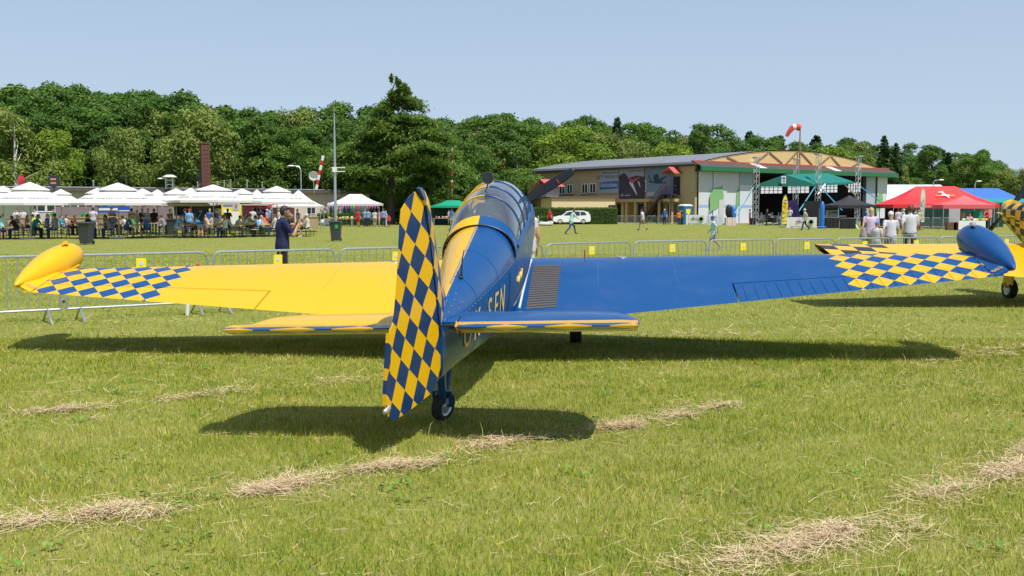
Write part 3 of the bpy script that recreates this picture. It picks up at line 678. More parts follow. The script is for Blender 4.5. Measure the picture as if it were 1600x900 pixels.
def beer_set(px, Y, lab, rz=0):
    c = Vector((gx(px, Y), Y, 0)); ax = Vector((math.cos(rz), math.sin(rz), 0)); TABLES.append((c, rz, lab))
    t = thing('beer_table', 'wooden beer table ' + lab, 'table', c, rz, 'beer garden tables'); link('tabletop', SP[0], t)
    for y_, r_ in ((.8,0),(-.8,math.pi)): link('leg_frame', SP[1], t, (0,y_,0), r_)
    for s, w in ((-1,'left'),(1,'right')):
        t = thing('beer_bench', '%s bench of the beer table %s' % (w, lab), 'bench', c + ax*s*.66, rz, 'beer garden benches'); link('seat_board', SP[2], t)
        for y_ in (-.8,.8): link('leg_frame', SP[3], t, (0,y_,0))
T1 = [(20,60,'at the far left edge of the beer garden'),(80,60,'of the teal shirted person'),(163,60.5,'of the woman in grey vest'),(222,61,'shared by two blue vests'),(299,61.5,'by the man with blue shoulder bag'),(341,62,'in front of the yellow poster'),(388,63,'under the umbrella of the red stall'),(418,63.5,'hidden behind the navy shirted man'),(468,64,'of the woman in white vest')]
T2 = [(52,67,'second row behind the leftmost umbrella pole'),(122,68,'second row behind the first grey bin'),(190,68,'second row under the second big umbrella'),(250,69,'second row behind the second grey bin'),(318,70,'second row behind the blue shoulder bag'),(402,71,'second row in front of the red stall')]
for px, Y, lb in T1 + T2: beer_set(px, Y, lb)
# ---------------------------------------------------------------- low service building on the left
def seg_wall(b, P, Q, z0, z1, th, mi=0):
    d = (Q-P); L = d.length; a = math.atan2(d.y, d.x); c = (P+Q)/2; b.box((c.x, c.y, (z0+z1)/2), (L, th, z1-z0), a, mi)
M_pinkw = mat('pale_pink_render', (.60,.49,.42), .85, var=.08, scale=1.5); M_greyw = mat('grey_render', (.42,.43,.45), .85, var=.08, scale=1.5); M_beigew = mat('beige_render', (.42,.34,.24), .85, var=.1, scale=1.5)
M_roof = mat('bitumen_roof', (.10,.085,.08), .9, var=.25, scale=2); M_pane = mat('window_pane', (.03,.04,.05), .08, var=.2)
LB0, LB1 = Vector((-75, 84, 0)), Vector((-16.4, 118, 0)); ld = (LB1-LB0).normalized(); ln = Vector((-ld.y, ld.x, 0))
def on_line(P, d, px):                                    # distance along a wall to a photo column
    k = (px-800)/FPX; return (k*P.y - P.x) / (d.x - k*d.y)
t = thing('service_building', 'long single storey flat roofed building behind the white umbrellas', 'building', LB0)
def lp(s, z=0, off=0): return LB0 + ld*s + ln*off + Vector((0,0,z)) - LB0
sA, sB, sC = on_line(LB0, ld, 345), on_line(LB0, ld, 438), (LB1-LB0).length
for s0, s1, m in ((0, sA-.1, M_greyw), (sA, sB-.1, M_beigew), (sB, sC, M_pinkw)):
    b = MB(); p, q = lp(s0), lp(s1); c = (p+q)/2 + ln*4; b.box((c.x, c.y, 1.75), ((q-p).length, 8, 3.5), math.atan2(ld.y, ld.x)); b.build('wall', m, t)
b = MB(); c = (lp(0)+lp(sC))/2 + ln*3.8; b.box((c.x, c.y, 3.66), (sC+1, 9.2, .3), math.atan2(ld.y, ld.x)); rf = b.build('roof', M_roof, t)
def lwin(px, w, z0, z1, m=M_pane):
    s = on_line(LB0, ld, px); c = lp(s, (z0+z1)/2, -.02); a = math.atan2(ld.y, ld.x)
    f = MB()
    for dx, dz, sx, sz in ((-w/2,0,.08,z1-z0),(w/2,0,.08,z1-z0),(0,(z1-z0)/2,w+.08,.08),(0,-(z1-z0)/2,w+.08,.08),(0,0,.05,z1-z0)):
        q = c + ld*dx; f.box((q.x, q.y, q.z+dz), (sx,.08,sz), a)
    f = f.build('window', M_white, t); g_ = MB(); g_.box((c.x, c.y, c.z), (w,.05,z1-z0), a); g_.build('pane', m, f)
for px in (60,88,112,136,160,220,255): lwin(px, 1.5, 1.5, 2.7)
for px in (487,521,542): lwin(px, 1.0, 1.2, 2.6)
for px, pw_, z in ((351,.5,.8),(362,.7,.9),(372,.7,1.0),(398,.6,1.0),(320,.4,.7),(155,.5,.7),(92,.5,.6),(422,.5,.8)):
    s = on_line(LB0, ld, px); c = lp(s, 0, 2.5); b = MB(); b.box((c.x,c.y,3.8+.15),(pw_*.9,.5,.25)); b.tube([(c.x,c.y,4.0),(c.x,c.y,3.9+z)], .08, 8, 1); b.rev([(0,.14),(.08,.04)], 'z', (c.x,c.y,3.9+z), 10, 1); b.build('roof_vent', [M_roof, M_steel], rf)
b = MB(); b.tube([lp(s, 3.9, .3) for s in (0, sC)], .05, 6); b.build('gutter', M_steel, rf)
# brick stack, steel ventilator
M_brick = mat('dark_red_brick', (.13,.055,.045), .9, var=.35, scale=18)
x = gx(306,108); t = thing('brick_chimney', 'tall square dark brick chimney rising behind the flat roof', 'chimney', (x,112,0), R(25))
b = MB(); b.box((0,0,4.4),(.9,.9,8.8)); b.build('stack', M_brick, t)
for i in range(11):
    b = MB(); b.box((0,-.46,3.9+.42*i),(.62,.03,.05)); b.build('step_iron', mat('rust', (.12,.05,.03), .8), t)
b = MB(); b.box((0,0,8.85),(1.02,1.02,.14)); b.build('cap', M_brick, t)
x = gx(263,105); t = thing('roof_ventilator', 'grey steel ventilator with wide caps on the flat roof', 'ventilator', (x,106,3.8))
b = MB()
for dx in (-.35,.35): b.box((dx,0,.6),(.1,.5,1.2))
b.box((0,0,.9),(.7,.4,.08)); b.box((0,0,.45),(.7,.4,.08)); b.build('frame', M_steel, t)
b = MB(); b.rev([(1.15,.55),(1.25,.75),(1.45,.3)], 'z', n=14); b.build('cap', M_white, t); b = MB(); b.rev([(1.0,.3),(1.05,.45),(1.15,.2)], 'z', (-.85,0,0), 12); b.build('side_cap', M_white, t)
# lamp posts, masts, poles
def lamp(px, ytop, Y, label, curve=-1, head=True):
    x = gx(px, Y); h = zz(ytop, Y); t = thing('street_lamp', label, 'street lamp', (x,Y,0), 0, 'street lamps at the forest edge')
    b = MB(); b.tube([(0,0,0),(0,0,h-.5),(curve*.2,0,h-.1),(curve*.9,0,h)], [.09,.07,.05,.04], 8); b.build('pole', M_steel, t)
    b = MB(); b.ell((curve*1.1,0,h-.02),(.38,.14,.11)); b.build('lamp_head', M_white, t)
lamp(472,259,116,'curved street lamp left of the tall mast'); lamp(369,245,130,'street lamp behind the grey umbrella roofs',-.3); lamp(100,237,130,'street lamp between the birches at left',.5); lamp(257,236,132,'street lamp left of the brick chimney',-.4); lamp(808,250,150,'street lamp left of the hangar',-.5); lamp(1455,281,140,'street lamp above the red tent',1); lamp(1520,283,140,'street lamp by the blue roof',.5)
x = gx(525,75); t = thing('antenna_mast', 'tall thin grey mast with crossbar behind the third bin', 'mast', (x,75,0)); h = zz(178,75)
b = MB(); b.tube([(0,0,0),(0,0,h*.55),(0,0,h)], [.11,.09,.04], 10); b.build('pole', M_steel, t); b = MB(); b.box((.25,-.1,zz(262,75)),(1.0,.06,.06)); b.box((.25,-.1,zz(268,75)),(1.0,.06,.06)); b.box((0,-.15,zz(265,75)),(.3,.2,.35)); b.build('crossbar', M_white, t)
b = MB(); b.tube([(0,0,h),(0,0,h+1.0)], .012, 5); b.build('whip', M_steel, t)
def striped(name, label, cat, P, Q, r, n, group=None):
    t = thing(name, label, cat, P, 0, group); P, Q = Vector(P), Vector(Q)
    for i in range(n):
        b = MB(); b.tube([(Q-P)*(i/n), (Q-P)*((i+1)/n)], r, 8); b.build('band', M_red if i % 2 else M_white, t)
    return t
striped('striped_pole', 'leaning red and white striped pole on the flat roof', 'pole', at(494,296,112), at(505,243,112), .16, 7)
b = MB(); p = at(490,275,112); b.rev([(.12,.02),(.06,.3),(-.02,.52),(0,.53),(.09,.3),(.15,.02)], 'y', n=18); b.tube([(0,.1,-.2),(.1,.2,-2.1)], .05, 6); o = b.build('satellite_dish', M_white); o.location = p; o.rotation_euler = (R(20),0,R(15)); tag(o, 'white satellite dish on the flat roof beside the striped pole', 'dish')
fl = striped('flag_pole', 'red and white flagpole flying a blue flag', 'flagpole', (gx(706,118),118,0), (gx(706.5,118),118,zz(229,118)), .13, 11, 'striped flagpoles')
b = MB(); b.loft([[(-.05-.32*i, .12*math.sin(i*1.3), z-.10*i-.02*i*i) for z in (zz(231,118), zz(241,118)+.1)] for i in range(6)], closed=False, cap=False); b.build('flag', mat('blue_flag_cloth', (.02,.16,.45), .8), fl)
striped('flag_pole', 'bare red and white flagpole right of the big larch', 'flagpole', (gx(672,118),118,0), (gx(672,118),118,zz(229,118)), .12, 11, 'striped flagpoles')
x = gx(123,92)
b = MB()
# round sign on the roof, red feather flag
t = thing('round_sign', 'round dark sign with two orange bars above the umbrellas', 'sign', at(84,291,92)); b = MB(); b.rev([(-.06,.55),(.06,.55)], 'y', (0,0,.45), 22); b.tube([(0,.05,-1.5),(0,.05,.2)], .05, 6); b.build('disc', mat('sign_navy', (.03,.04,.07), .5), t)
for z in (.62,.28): b = MB(); b.box((0,-.07,z),(.5,.02,.16)); b.build('bar_mark', mat('sign_orange', (.7,.28,.08), .5), t)
def feather(name, label, px, foot, top, Y, w, m, mark=None, flip=1, group=None):
    x = gx(px, Y); z0, h = zz(foot, Y), zz(top, Y); W_ = w*Y/FPX; H = h - z0; t = thing(name, label, 'flag', (x, Y, 0), 0, group)
    pr = MB(); pr.tube([(0,0,0),(0,0,z0+H*.7),(flip*W_*.25,0,z0+H*.93),(flip*W_*.6,0,h)], .02, 6); pr.build('pole', M_steel, t); pr = MB(); pr.box((0,0,.02),(.5,.5,.04)); pr.build('base', M_black, t)
    rs = []
    for i in range(13):
        f = i/12; z = z0 + H*f; xl = flip*W_*(.03 + (.0 if f < .7 else .57*((f-.7)/.3)**2)); xr = flip*W_*(1 - .12*(1-f) if f < .6 else .95 - .35*((f-.6)/.4)**2.2); wv = .05*math.sin(f*7)
        rs.append([(xl, wv, z), ((xl+xr)/2, wv+.03, z), (xr, wv-.02, z)])
    pr = MB(); pr.loft(rs, closed=False, cap=False); c = pr.build('cloth', m, t)
    return t, c, z0, H, W_
feather('feather_flag', 'red feather flag behind the leftmost umbrella', 32, 300, 272, 68, 12, mat('red_flag_cloth', (.55,.03,.06), .8), group='feather flags')
# stalls behind the beer garden
def panel(name, label, cat, x0, x1, y0, y1, Y, m, depth=.12, group=None):
    P, Q = at(x0, y1, Y), at(x1, y0, Y); t = thing(name, label, cat, ((P.x+Q.x)/2, Y, 0), 0, group)
    b = MB(); b.box((0,0,(P.z+Q.z)/2),(Q.x-P.x, depth, Q.z-P.z)); b.build('panel', m, t)
    b = MB()
    for s in (-1,1): b.box((s*(Q.x-P.x)*.47,.12,Q.z/2),(.06,.06,Q.z))
    b.build('posts', M_steel, t); return t, (P.x+Q.x)/2, (P.z+Q.z)/2, Q.x-P.x, Q.z-P.z
M_mauve = mat('mauve_tarpaulin', (.26,.20,.22), .8, var=.25, scale=.8); M_bluep = mat('blue_banner', (.02,.09,.42), .6); M_pyel = mat('poster_yellow', (.80,.66,.10), .6, var=.3, scale=1.2)
panel('tarpaulin_screen', 'mauve tarpaulin screen behind the beer tables at left', 'screen', 88, 270, 323, 347, 84, M_mauve)
panel('tarpaulin_screen', 'grey green tarpaulin stall front at the far left', 'screen', -60, 52, 319, 342, 80, mat('grey_green_tarpaulin', (.20,.23,.17), .8, var=.3, scale=.8))
t = panel('blue_banner', 'blue and white banner on the building behind the second umbrella', 'banner', 153, 202, 322, 332, 82, M_bluep)
b = MB(); b.box((-.4,-.07,t[2]),(1.5,.02,.18)); b.box((.8,-.07,t[2]-.12),(.9,.02,.08)); b.build('stripe', M_white, t[0])
t = panel('poster_wall', 'yellow and white poster wall with colourful letters', 'poster', 347, 377, 316, 353, 76, M_pyel)
for i, (dx, dz, w, h, c) in enumerate(((-.25,.75,.7,.35,(.15,.2,.55)),(.35,.6,.45,.6,(.45,.55,.75)),(.35,.6,.2,.4,(.6,.15,.12)),(.2,-.3,.8,.9,(.85,.85,.8)),(-.35,.2,.5,.2,(.85,.85,.8)))):
    b = MB(); b.box((dx,-.07-.003*i,t[2]+dz),(w,.02,h)); b.build('poster_print', mat('print_%d' % i, c, .6), t[0])
def counter(label, x0, x1, y0, Y, m, h=1.05):
    t = thing('bar_counter', label, 'counter', (gx((x0+x1)/2, Y), Y, 0), 0, 'plank bar counters'); w = (x1-x0)*Y/FPX; n = 4
    for i in range(n): b = MB(); b.box((0,-.3,h*(i+.5)/n),(w,.04,h/n-.02)); b.build('plank', m, t)
    b = MB(); b.box((0,0,h+.03),(w+.1,.75,.06)); b.build('counter_top', m, t)
    b = MB()
    for s in (-1,1): b.box((s*w*.46,0,h/2),(.1,.5,h))
    b.build('support', m, t)
M_plank = mat('pale_plank', (.42,.31,.18), .75, var=.25, scale=10)
counter('pale plank counter at far left behind the beer tables', 8, 62, 338, 76, M_plank); counter('pale plank counter behind the first grey bin', 100, 146, 338, 77, M_plank); counter('plank counter right of the last umbrella', 476, 498, 337, 92, M_plank, 1.0); counter('plank counter behind the second umbrella pole', 156, 200, 338, 78, M_plank)
# red stall: awning, back, posts
t = thing('food_stall', 'red food stall with open flap behind the crowd', 'stall', (gx(405,80),80,0))
b = MB(); b.loft([[(-2.4,-.9,2.05),(2.4,-.9,2.05)],[(-2.4,.2,2.35),(2.4,.2,2.35)]], closed=False, cap=False); b.loft([[(-2.4,-.9,2.05),(2.4,-.9,2.05)],[(-2.4,-.9,1.85),(2.4,-.9,1.85)]], closed=False, cap=False); b.build('awning', mat('crimson_awning', (.55,.02,.07), .7), t)
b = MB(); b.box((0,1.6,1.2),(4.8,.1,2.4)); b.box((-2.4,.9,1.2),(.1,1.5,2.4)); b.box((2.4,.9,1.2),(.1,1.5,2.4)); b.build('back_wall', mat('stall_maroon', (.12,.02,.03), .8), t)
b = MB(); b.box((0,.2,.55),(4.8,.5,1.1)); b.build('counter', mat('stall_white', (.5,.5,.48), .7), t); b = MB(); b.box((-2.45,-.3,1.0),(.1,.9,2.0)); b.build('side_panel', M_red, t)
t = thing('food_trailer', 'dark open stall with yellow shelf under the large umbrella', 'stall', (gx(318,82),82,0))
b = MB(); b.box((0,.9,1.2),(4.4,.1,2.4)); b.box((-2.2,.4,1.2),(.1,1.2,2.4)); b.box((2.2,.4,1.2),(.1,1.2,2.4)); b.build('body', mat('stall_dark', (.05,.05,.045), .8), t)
b = MB(); b.box((0,.3,2.45),(4.6,1.6,.1)); b.build('roof', M_canvas, t); b = MB(); b.box((0,-.1,.6),(4.4,.4,1.2)); b.build('counter', mat('stall_grey', (.2,.2,.2), .7), t); b = MB(); b.box((1.4,.6,1.5),(1.0,.4,.5)); b.build('shelf', M_pyel, t)
# ---------------------------------------------------------------- pavilion tents
def pavilion(name, label, cat, cx, cy, w, d, ze, zp, m, ridge=.0, rz=0, group=None, val=.22, legm=None, sag=.12):
    t = thing(name, label, cat, (cx, cy, 0), rz, group); b = MB(); hw, hd = w/2, d/2; rg = ridge/2
    rs = []
    for f in (0,.25,.5,.75,1):
        k = f - sag*math.sin(math.pi*f)*1.2; x = hw + (rg-hw)*f; y = hd*(1-f) + .01*f; z = ze + (zp-ze)*(k if f < 1 else 1)
        rs.append([(-x,-y,z),(-x*.33,-y,z),(x*.33,-y,z),(x,-y,z),(x,y,z),(x*.33,y,z),(-x*.33,y,z),(-x,y,z)])
    b.loft(rs, cap=False, sm=False); b.loft([[(-hw,-hd,ze),(hw,-hd,ze),(hw,hd,ze),(-hw,hd,ze)],[(-hw,-hd,ze-val),(hw,-hd,ze-val),(hw,hd,ze-val),(-hw,hd,ze-val)]], cap=False, sm=False)
    c = b.build('canopy', m, t)
    for sx in (-1,1):
        for sy in (-1,1): b = MB(); b.box((sx*(hw-.06),sy*(hd-.06),ze/2),(.05,.05,ze)); b.build('leg', legm or M_steel, t)
    return t, c
Y = 104; pv, _ = pavilion('pavilion_tent', 'white pavilion tent with coloured bunting by the larch', 'tent', gx(553,Y), Y+1.5, 5.3, 3.0, 2.3, zz(303,Y), M_canvas, 1.3, group='pavilion tents')
BC = [(.75,.05,.3),(.05,.3,.6),(.75,.05,.3),(.1,.45,.1),(.75,.05,.3),(.6,.1,.5),(.1,.2,.6),(.7,.05,.1),(.05,.4,.4),(.2,.6,.1),(.75,.05,.3)]
for i in range(19):
    b = MB(); b.add([(-2.5+.27*i,-1.52,2.07),(-2.5+.27*i+.22,-1.52,2.07),(-2.5+.27*i+.11,-1.53,1.72)], [(0,1,2)]); b.build('bunting_flag', mat('bunting_%d' % (i % 11), BC[i % 11], .7), pv)
M_red_c = mat('goods_red', (.5,.04,.05), .7, var=.5, scale=9); M_mix = mat('goods_mixed', (.30,.30,.42), .8, var=.7, scale=11)
def goods_table(label, px, foot, Y, w, seed):
    t = thing('goods_table', label, 'table', (gx(px,Y),Y,0), 0, 'market goods tables'); b = MB(); b.box((0,0,.74),(w,.8,.04)); b.build('tabletop', M_plank, t); b = MB()
    for sx in (-1,1):
        for sy in (-1,1): b.box((sx*w*.45,sy*.33,.36),(.05,.05,.72))
    b.build('legs', M_steel, t)
    rr = random.Random(seed); cols = [(.6,.05,.08),(.05,.12,.5),(.75,.75,.72),(.1,.4,.15),(.8,.5,.05),(.45,.1,.4)]
    for i in range(int(w*5)):
        b = MB(); h = rr.uniform(.1,.3); q = (rr.uniform(-w*.46,w*.46), rr.uniform(-.3,.3)); c = rr.choice(cols); b.ell((q[0],q[1],.76+h/2),(rr.uniform(.06,.16),.1,h/2),8,5); o = b.build('wares', mat('ware_%.2f' % c[0], c, .6)); o.location = t.location; tag(o, 'small coloured wares lying on the ' + label, 'goods', 'wares on the market tables')
goods_table('trestle table left under the white pavilion', 530, 352, 103, 3.0, 3); goods_table('trestle table right under the white pavilion', 568, 352, 104.5, 2.6, 4)
b = MB(); b.ell((0,0,.35),(.75,.5,.4),12,7); b.ell((.3,-.1,.2),(.6,.5,.25),10,6); o = b.build('white_sack', M_canvas); o.location = gp(510,353); tag(o, 'white sack on the grass left of the pavilion table', 'sack')
tag(b.mesh and MB().loft([[(x,0,h+.25*math.sin(x*3+h*5)) for x in [0]]], cap=False).build('unused', M_canvas), None) if False else None
Y = 112; pavilion('pavilion_tent', 'emerald green pavilion tent in front of the white van', 'tent', gx(708,Y), Y, 4.8, 3.2, 2.1, zz(313,Y), mat('emerald_canvas', (.0,.30,.17), .7), 1.4, group='pavilion tents')
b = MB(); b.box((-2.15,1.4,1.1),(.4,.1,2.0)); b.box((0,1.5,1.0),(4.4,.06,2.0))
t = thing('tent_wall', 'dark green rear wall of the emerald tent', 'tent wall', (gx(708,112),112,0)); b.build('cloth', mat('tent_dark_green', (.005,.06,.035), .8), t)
goods_table('low red covered table in the emerald tent', 698, 352, 110.5, 3.0, 8)
Y = 122; pavilion('awning_tent', 'white tent with red logos right of the last umbrella', 'tent', gx(468,78), 78, 3.6, 3.6, 1.95, zz(297,78), M_canvas, .05, R(6), group='pavilion tents', val=.12)
t = bpy.data.objects['awning_tent']
for i, (x, y, z, w) in enumerate(((-.2,-.86,2.66,.4),(1.1,-1.45,2.1,.5),(-.9,-.9,2.6,.25))):
    b = MB(); b.ell((x,y-.05,z),(w*.5,.05,.1),10,5); b.build('logo', mat('orange_red_print', (.8,.12,.02), .6), t)
# ---------------------------------------------------------------- vehicles
def wheel_set(t, xs, y, r, w=.2):
    for x in xs:
        for s in (-1,1):
            b = MB(); b.rev([(-w/2,r*.6),(-w/2,r*.92),(0,r),(w/2,r*.92),(w/2,r*.6)], 'y', n=18, cap=False); o = b.build('wheel', M_rubber, t); o.location = (x, s*y, r)
            b = MB(); b.rev([(-w/2-.005,.02),(-w/2+.02,r*.58),(w/2-.02,r*.58),(w/2+.005,.02)], 'y', n=14); b.build('rim', M_rim, o)
def vehicle(name, label, cat, loc, rz, prof, wind, W_, m, wheels, r, lights=True, group=None):
    t = thing(name, label, cat, loc, rz, group); b = MB(); rs = []
    for f, ins in ((-1,.10),(-.93,.03),(-.6,0),(.6,0),(.93,.03),(1,.10)):
        ring_ = []
        for x, z in prof:
            k = max(0, (z-.95)/.7); ring_.append((x*(1-ins*.25), f*W_/2*(1-.14*k), z-ins*(.35 if z > .6 else -.2)))
        rs.append(ring_)
    b.loft(rs, sm=True); b.build('body', m, t)
    for poly in wind:
        for s in (-1,1):
            g_ = MB(); pts_ = [(x*.975, s*(W_/2*(1-.14*max(0,(z-.95)/.7))+.004), z) for x, z in poly]; g_.add(pts_, [tuple(range(len(pts_)))]); g_.build('side_window', M_pane, t)
    wheel_set(t, wheels, W_/2-.09, r); return t
M_carw = paint('car_white', flat((.78,.78,.77)))
car_prof = [(-2.2,.35),(-2.22,.6),(-2.15,.82),(-1.2,1.0),(-.45,1.48),(.3,1.58),(1.4,1.56),(1.95,1.42),(2.2,1.0),(2.24,.6),(2.2,.33),(1.75,.25),(-1.75,.25)]
cw_ = [[(-1.02,1.02),(-.42,1.42),(.1,1.47),(.1,1.03)],[(.18,1.03),(.18,1.48),(.95,1.47),(1.0,1.03)],[(1.08,1.05),(1.05,1.46),(1.55,1.42),(1.78,1.1)]]
cp = gp(891,350.5); c = vehicle('estate_car', 'white estate car parked in front of the hedge', 'car', (cp.x,cp.y,0), R(8), car_prof, cw_, 1.74, M_carw, (-1.35,1.35), .32)
b = MB(); b.add([(-1.17,-.72,1.03),(-1.17,.72,1.03),(-.5,.62,1.46),(-.5,-.62,1.46)], [(0,1,2,3)]); b.build('windscreen', M_pane, c)
for s in (-1,1):
    b = MB(); b.ell((-2.08,s*.66,.72),(.1,.17,.09),10,6); b.build('headlight', mat('lamp_glass', (.5,.52,.55), .15), c); b = MB(); b.ell((2.14,s*.72,1.0),(.06,.09,.2),8,6); b.build('tail_light', M_red, c)
    b = MB(); b.box((.5,s*.62,1.62),(1.7,.04,.05)); b.build('roof_rail', M_black, c)
b = MB(); b.box((-2.2,0,.55),(.06,1.1,.16)); b.build('grille', M_black, c); b = MB(); b.box((-2.21,0,.38),(.06,1.4,.12)); b.build('bumper', M_black, c)
van_prof = [(-2.6,.4),(-2.65,.9),(-2.3,1.3),(-1.7,2.3),(-1.4,2.5),(2.6,2.5),(2.7,1.2),(2.7,.35),(-2.0,.3)]
c = vehicle('white_van', 'white van half hidden behind the emerald tent', 'van', (gx(712,120),121,0), R(4), van_prof, [[(-2.15,1.4),(-1.68,2.15),(-1.1,2.15),(-1.1,1.4)]], 2.0, M_carw, (-1.7,1.7), .36)
b = MB(); b.add([(-2.36,-.8,1.3),(-2.36,.8,1.3),(-1.76,.72,2.25),(-1.76,-.72,2.25)], [(0,1,2,3)]); b.build('windscreen', M_pane, c)
vehicle('blue_car', 'dark blue car parked behind the larch trunk', 'car', (gx(622,124),124,0), R(5), car_prof, cw_, 1.74, paint('car_blue', flat((.02,.05,.12))), (-1.35,1.35), .32)
# ---------------------------------------------------------------- hangar
AH = R(37.5); HC = Vector((21.7,122,0)); hu = Vector((math.cos(AH), math.sin(AH), 0)); hv = Vector((-math.sin(AH), math.cos(AH), 0))
HG = thing('hangar', 'large arched roof hangar with tan side wall and white sliding doors', 'hangar', HC, AH)
M_tan = mat('ochre_render', (.47,.36,.20), .9, var=.16, scale=.7); M_gable = mat('peeling_apricot_render', (.68,.46,.19), .85, var=.1, scale=1.1)
def gable_mat():
    k = N('peeling_gable'); P = k.coord(); n = k.noise(.55, 8, .65, P, (1,1,2)); c = k.mix(k.m_('GREATER_THAN', n, .64), (.66,.46,.22), (.68,.60,.50)); return k.done(c, .85)
def sheet_mat(name, c, sc=2.2, axis=0):
    k = N(name); xyz = k.xyz(); s_ = k.m_('SINE', k.m_('MULTIPLY', xyz[axis], sc*6.283)); n = k.noise(.4, 5); k.bump(s_, .35, .03)
    return k.done(k.mix(n, tuple(v*.8 for v in c), tuple(min(1,v*1.15) for v in c)), .6)
HW, HD = 39.4, 32.0
arc_z = lambda x: 7.25 + 2.1*(1-((x-19.7)/19.6)**2)
b = MB(); b.box((.2,HD/2,3.5),(.4,HD,7.0)); b.build('side_wall', M_tan, HG)
k = N('daylight_glow_pane'); k.done((.7,.72,.72), .4); k.b.inputs['Emission Color'].default_value = (.9,.93,.95,1); k.b.inputs['Emission Strength'].default_value = .8; M_glowpane = k.m  # panes emit faintly, standing in for bright daylight behind the hangar windows
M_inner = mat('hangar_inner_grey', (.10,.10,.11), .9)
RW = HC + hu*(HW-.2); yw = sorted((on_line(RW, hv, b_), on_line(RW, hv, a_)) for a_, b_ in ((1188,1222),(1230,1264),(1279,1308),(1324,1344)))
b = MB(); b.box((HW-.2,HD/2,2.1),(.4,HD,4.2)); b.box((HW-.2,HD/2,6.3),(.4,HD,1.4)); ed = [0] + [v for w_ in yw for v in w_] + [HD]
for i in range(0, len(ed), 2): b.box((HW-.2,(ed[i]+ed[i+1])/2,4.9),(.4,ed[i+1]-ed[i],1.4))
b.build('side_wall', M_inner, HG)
for y0, y1 in yw:
    f = MB()
    for i in range(6): f.box((HW-.42,y0+(y1-y0)*i/5,4.9),(.08,.09,1.4))
    for dz in (4.2,4.67,5.13,5.6): f.box((HW-.42,(y0+y1)/2,dz),(.07,y1-y0,.07))
    f = f.build('window', M_dark, HG); g_ = MB(); g_.box((HW-.3,(y0+y1)/2,4.9),(.03,y1-y0,1.4)); g_.build('pane', M_glowpane, f)
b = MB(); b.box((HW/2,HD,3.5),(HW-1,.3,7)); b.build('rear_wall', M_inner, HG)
b = MB(); rs = []
for y in (-.05, HD+.3): rs.append([(x, y, arc_z(min(HW-.5, max(.5, x))) if 1 <= x <= 38.4 else 7.02) for x in [-.5,.9]+[1+37.4*i/30 for i in range(31)]+[38.5,39.9]])
b.loft(rs, closed=False, cap=False); b.loft([[(p[0],p[1],p[2]-.16) for p in r_] for r_ in rs], closed=False, cap=False); rf = b.build('roof', sheet_mat('grey_roofing', (.20,.215,.235), .5), HG)
b = MB(); b.box((-.5,HD/2,6.97),(.1,HD+.4,.22)); b.build('eaves_board', mat('dark_brown_board', (.07,.035,.03), .8), rf)
b = MB(); gp_ = [(1.0,7.3)] + [(1+37.4*i/40, arc_z(1+37.4*i/40)-.12) for i in range(41)] + [(38.4,7.3)]
b.prism(gp_, lambda p: (p[0],0,p[1]), lambda p: (p[0],.3,p[1])); gb = b.build('gable', gable_mat(), HG)
for x0, x1, z0, z1 in ((5.5,7.6,8.1,7.5),(11.0,13.4,7.6,8.9),(13.6,16.2,8.9,7.6),(17.0,19.2,7.6,9.2),(19.8,22.4,9.2,7.6),(24.0,26.3,7.6,8.9),(26.5,28.6,8.8,7.5),(31.4,33,7.6,8.2)):
    b = MB(); L = math.hypot(x1-x0, z1-z0); M_ = Matrix.Translation(((x0+x1)/2,-.06,(z0+z1)/2)) @ Matrix.Rotation(-math.atan2(z1-z0,x1-x0),4,'Y'); b.box((0,0,0),(L,.12,.16),M=M_); b.build('truss_strut', mat('weathered_timber', (.25,.18,.12), .85), gb)
# awning over the doors
b = MB(); b.loft([[(-.6,-1.5,6.78),(HW+.6,-1.5,6.78)],[(-.6,-.02,7.42),(HW+.6,-.02,7.42)],[(-.6,-.02,7.3),(HW+.6,-.02,7.3)],[(-.6,-1.5,6.7),(HW+.6,-1.5,6.7)]], closed=False, cap=False); aw = b.build('door_awning', sheet_mat('brown_corrugated', (.085,.06,.055), .9), HG)
for x in (10.2,25.6): b = MB(); b.loft([[(x,-1.46,6.81),(x+1.4,-1.46,6.81)],[(x-.6,-.1,7.42),(x+.8,-.1,7.42)]], closed=False, cap=False); b.build('rooflight', M_canvas, aw)
b = MB(); b.box((HW/2,-.05,7.45),(HW+1.3,.2,.14)); b.build('red_flashing', mat('red_flashing', (.50,.09,.07), .6), aw)
b = MB(); b.box((HW/2,-1.5,6.5),(HW+1.4,.25,.55)); b.build('green_beam', mat('green_beam_paint', (.02,.15,.06), .6), HG)
b = MB(); b.box((HW/2,-.6,6.35),(HW,1.4,.2)); b.build('door_track', M_dark, HG)
M_doorw = mat('door_white', (.62,.64,.66), .6, var=.05, scale=.6); M_doorb = mat('door_blue_grey', (.38,.45,.52), .6); M_leaf = mat('leaf_green_print', (.20,.42,.16), .7); M_band = mat('band_blue', (.30,.45,.66), .7)
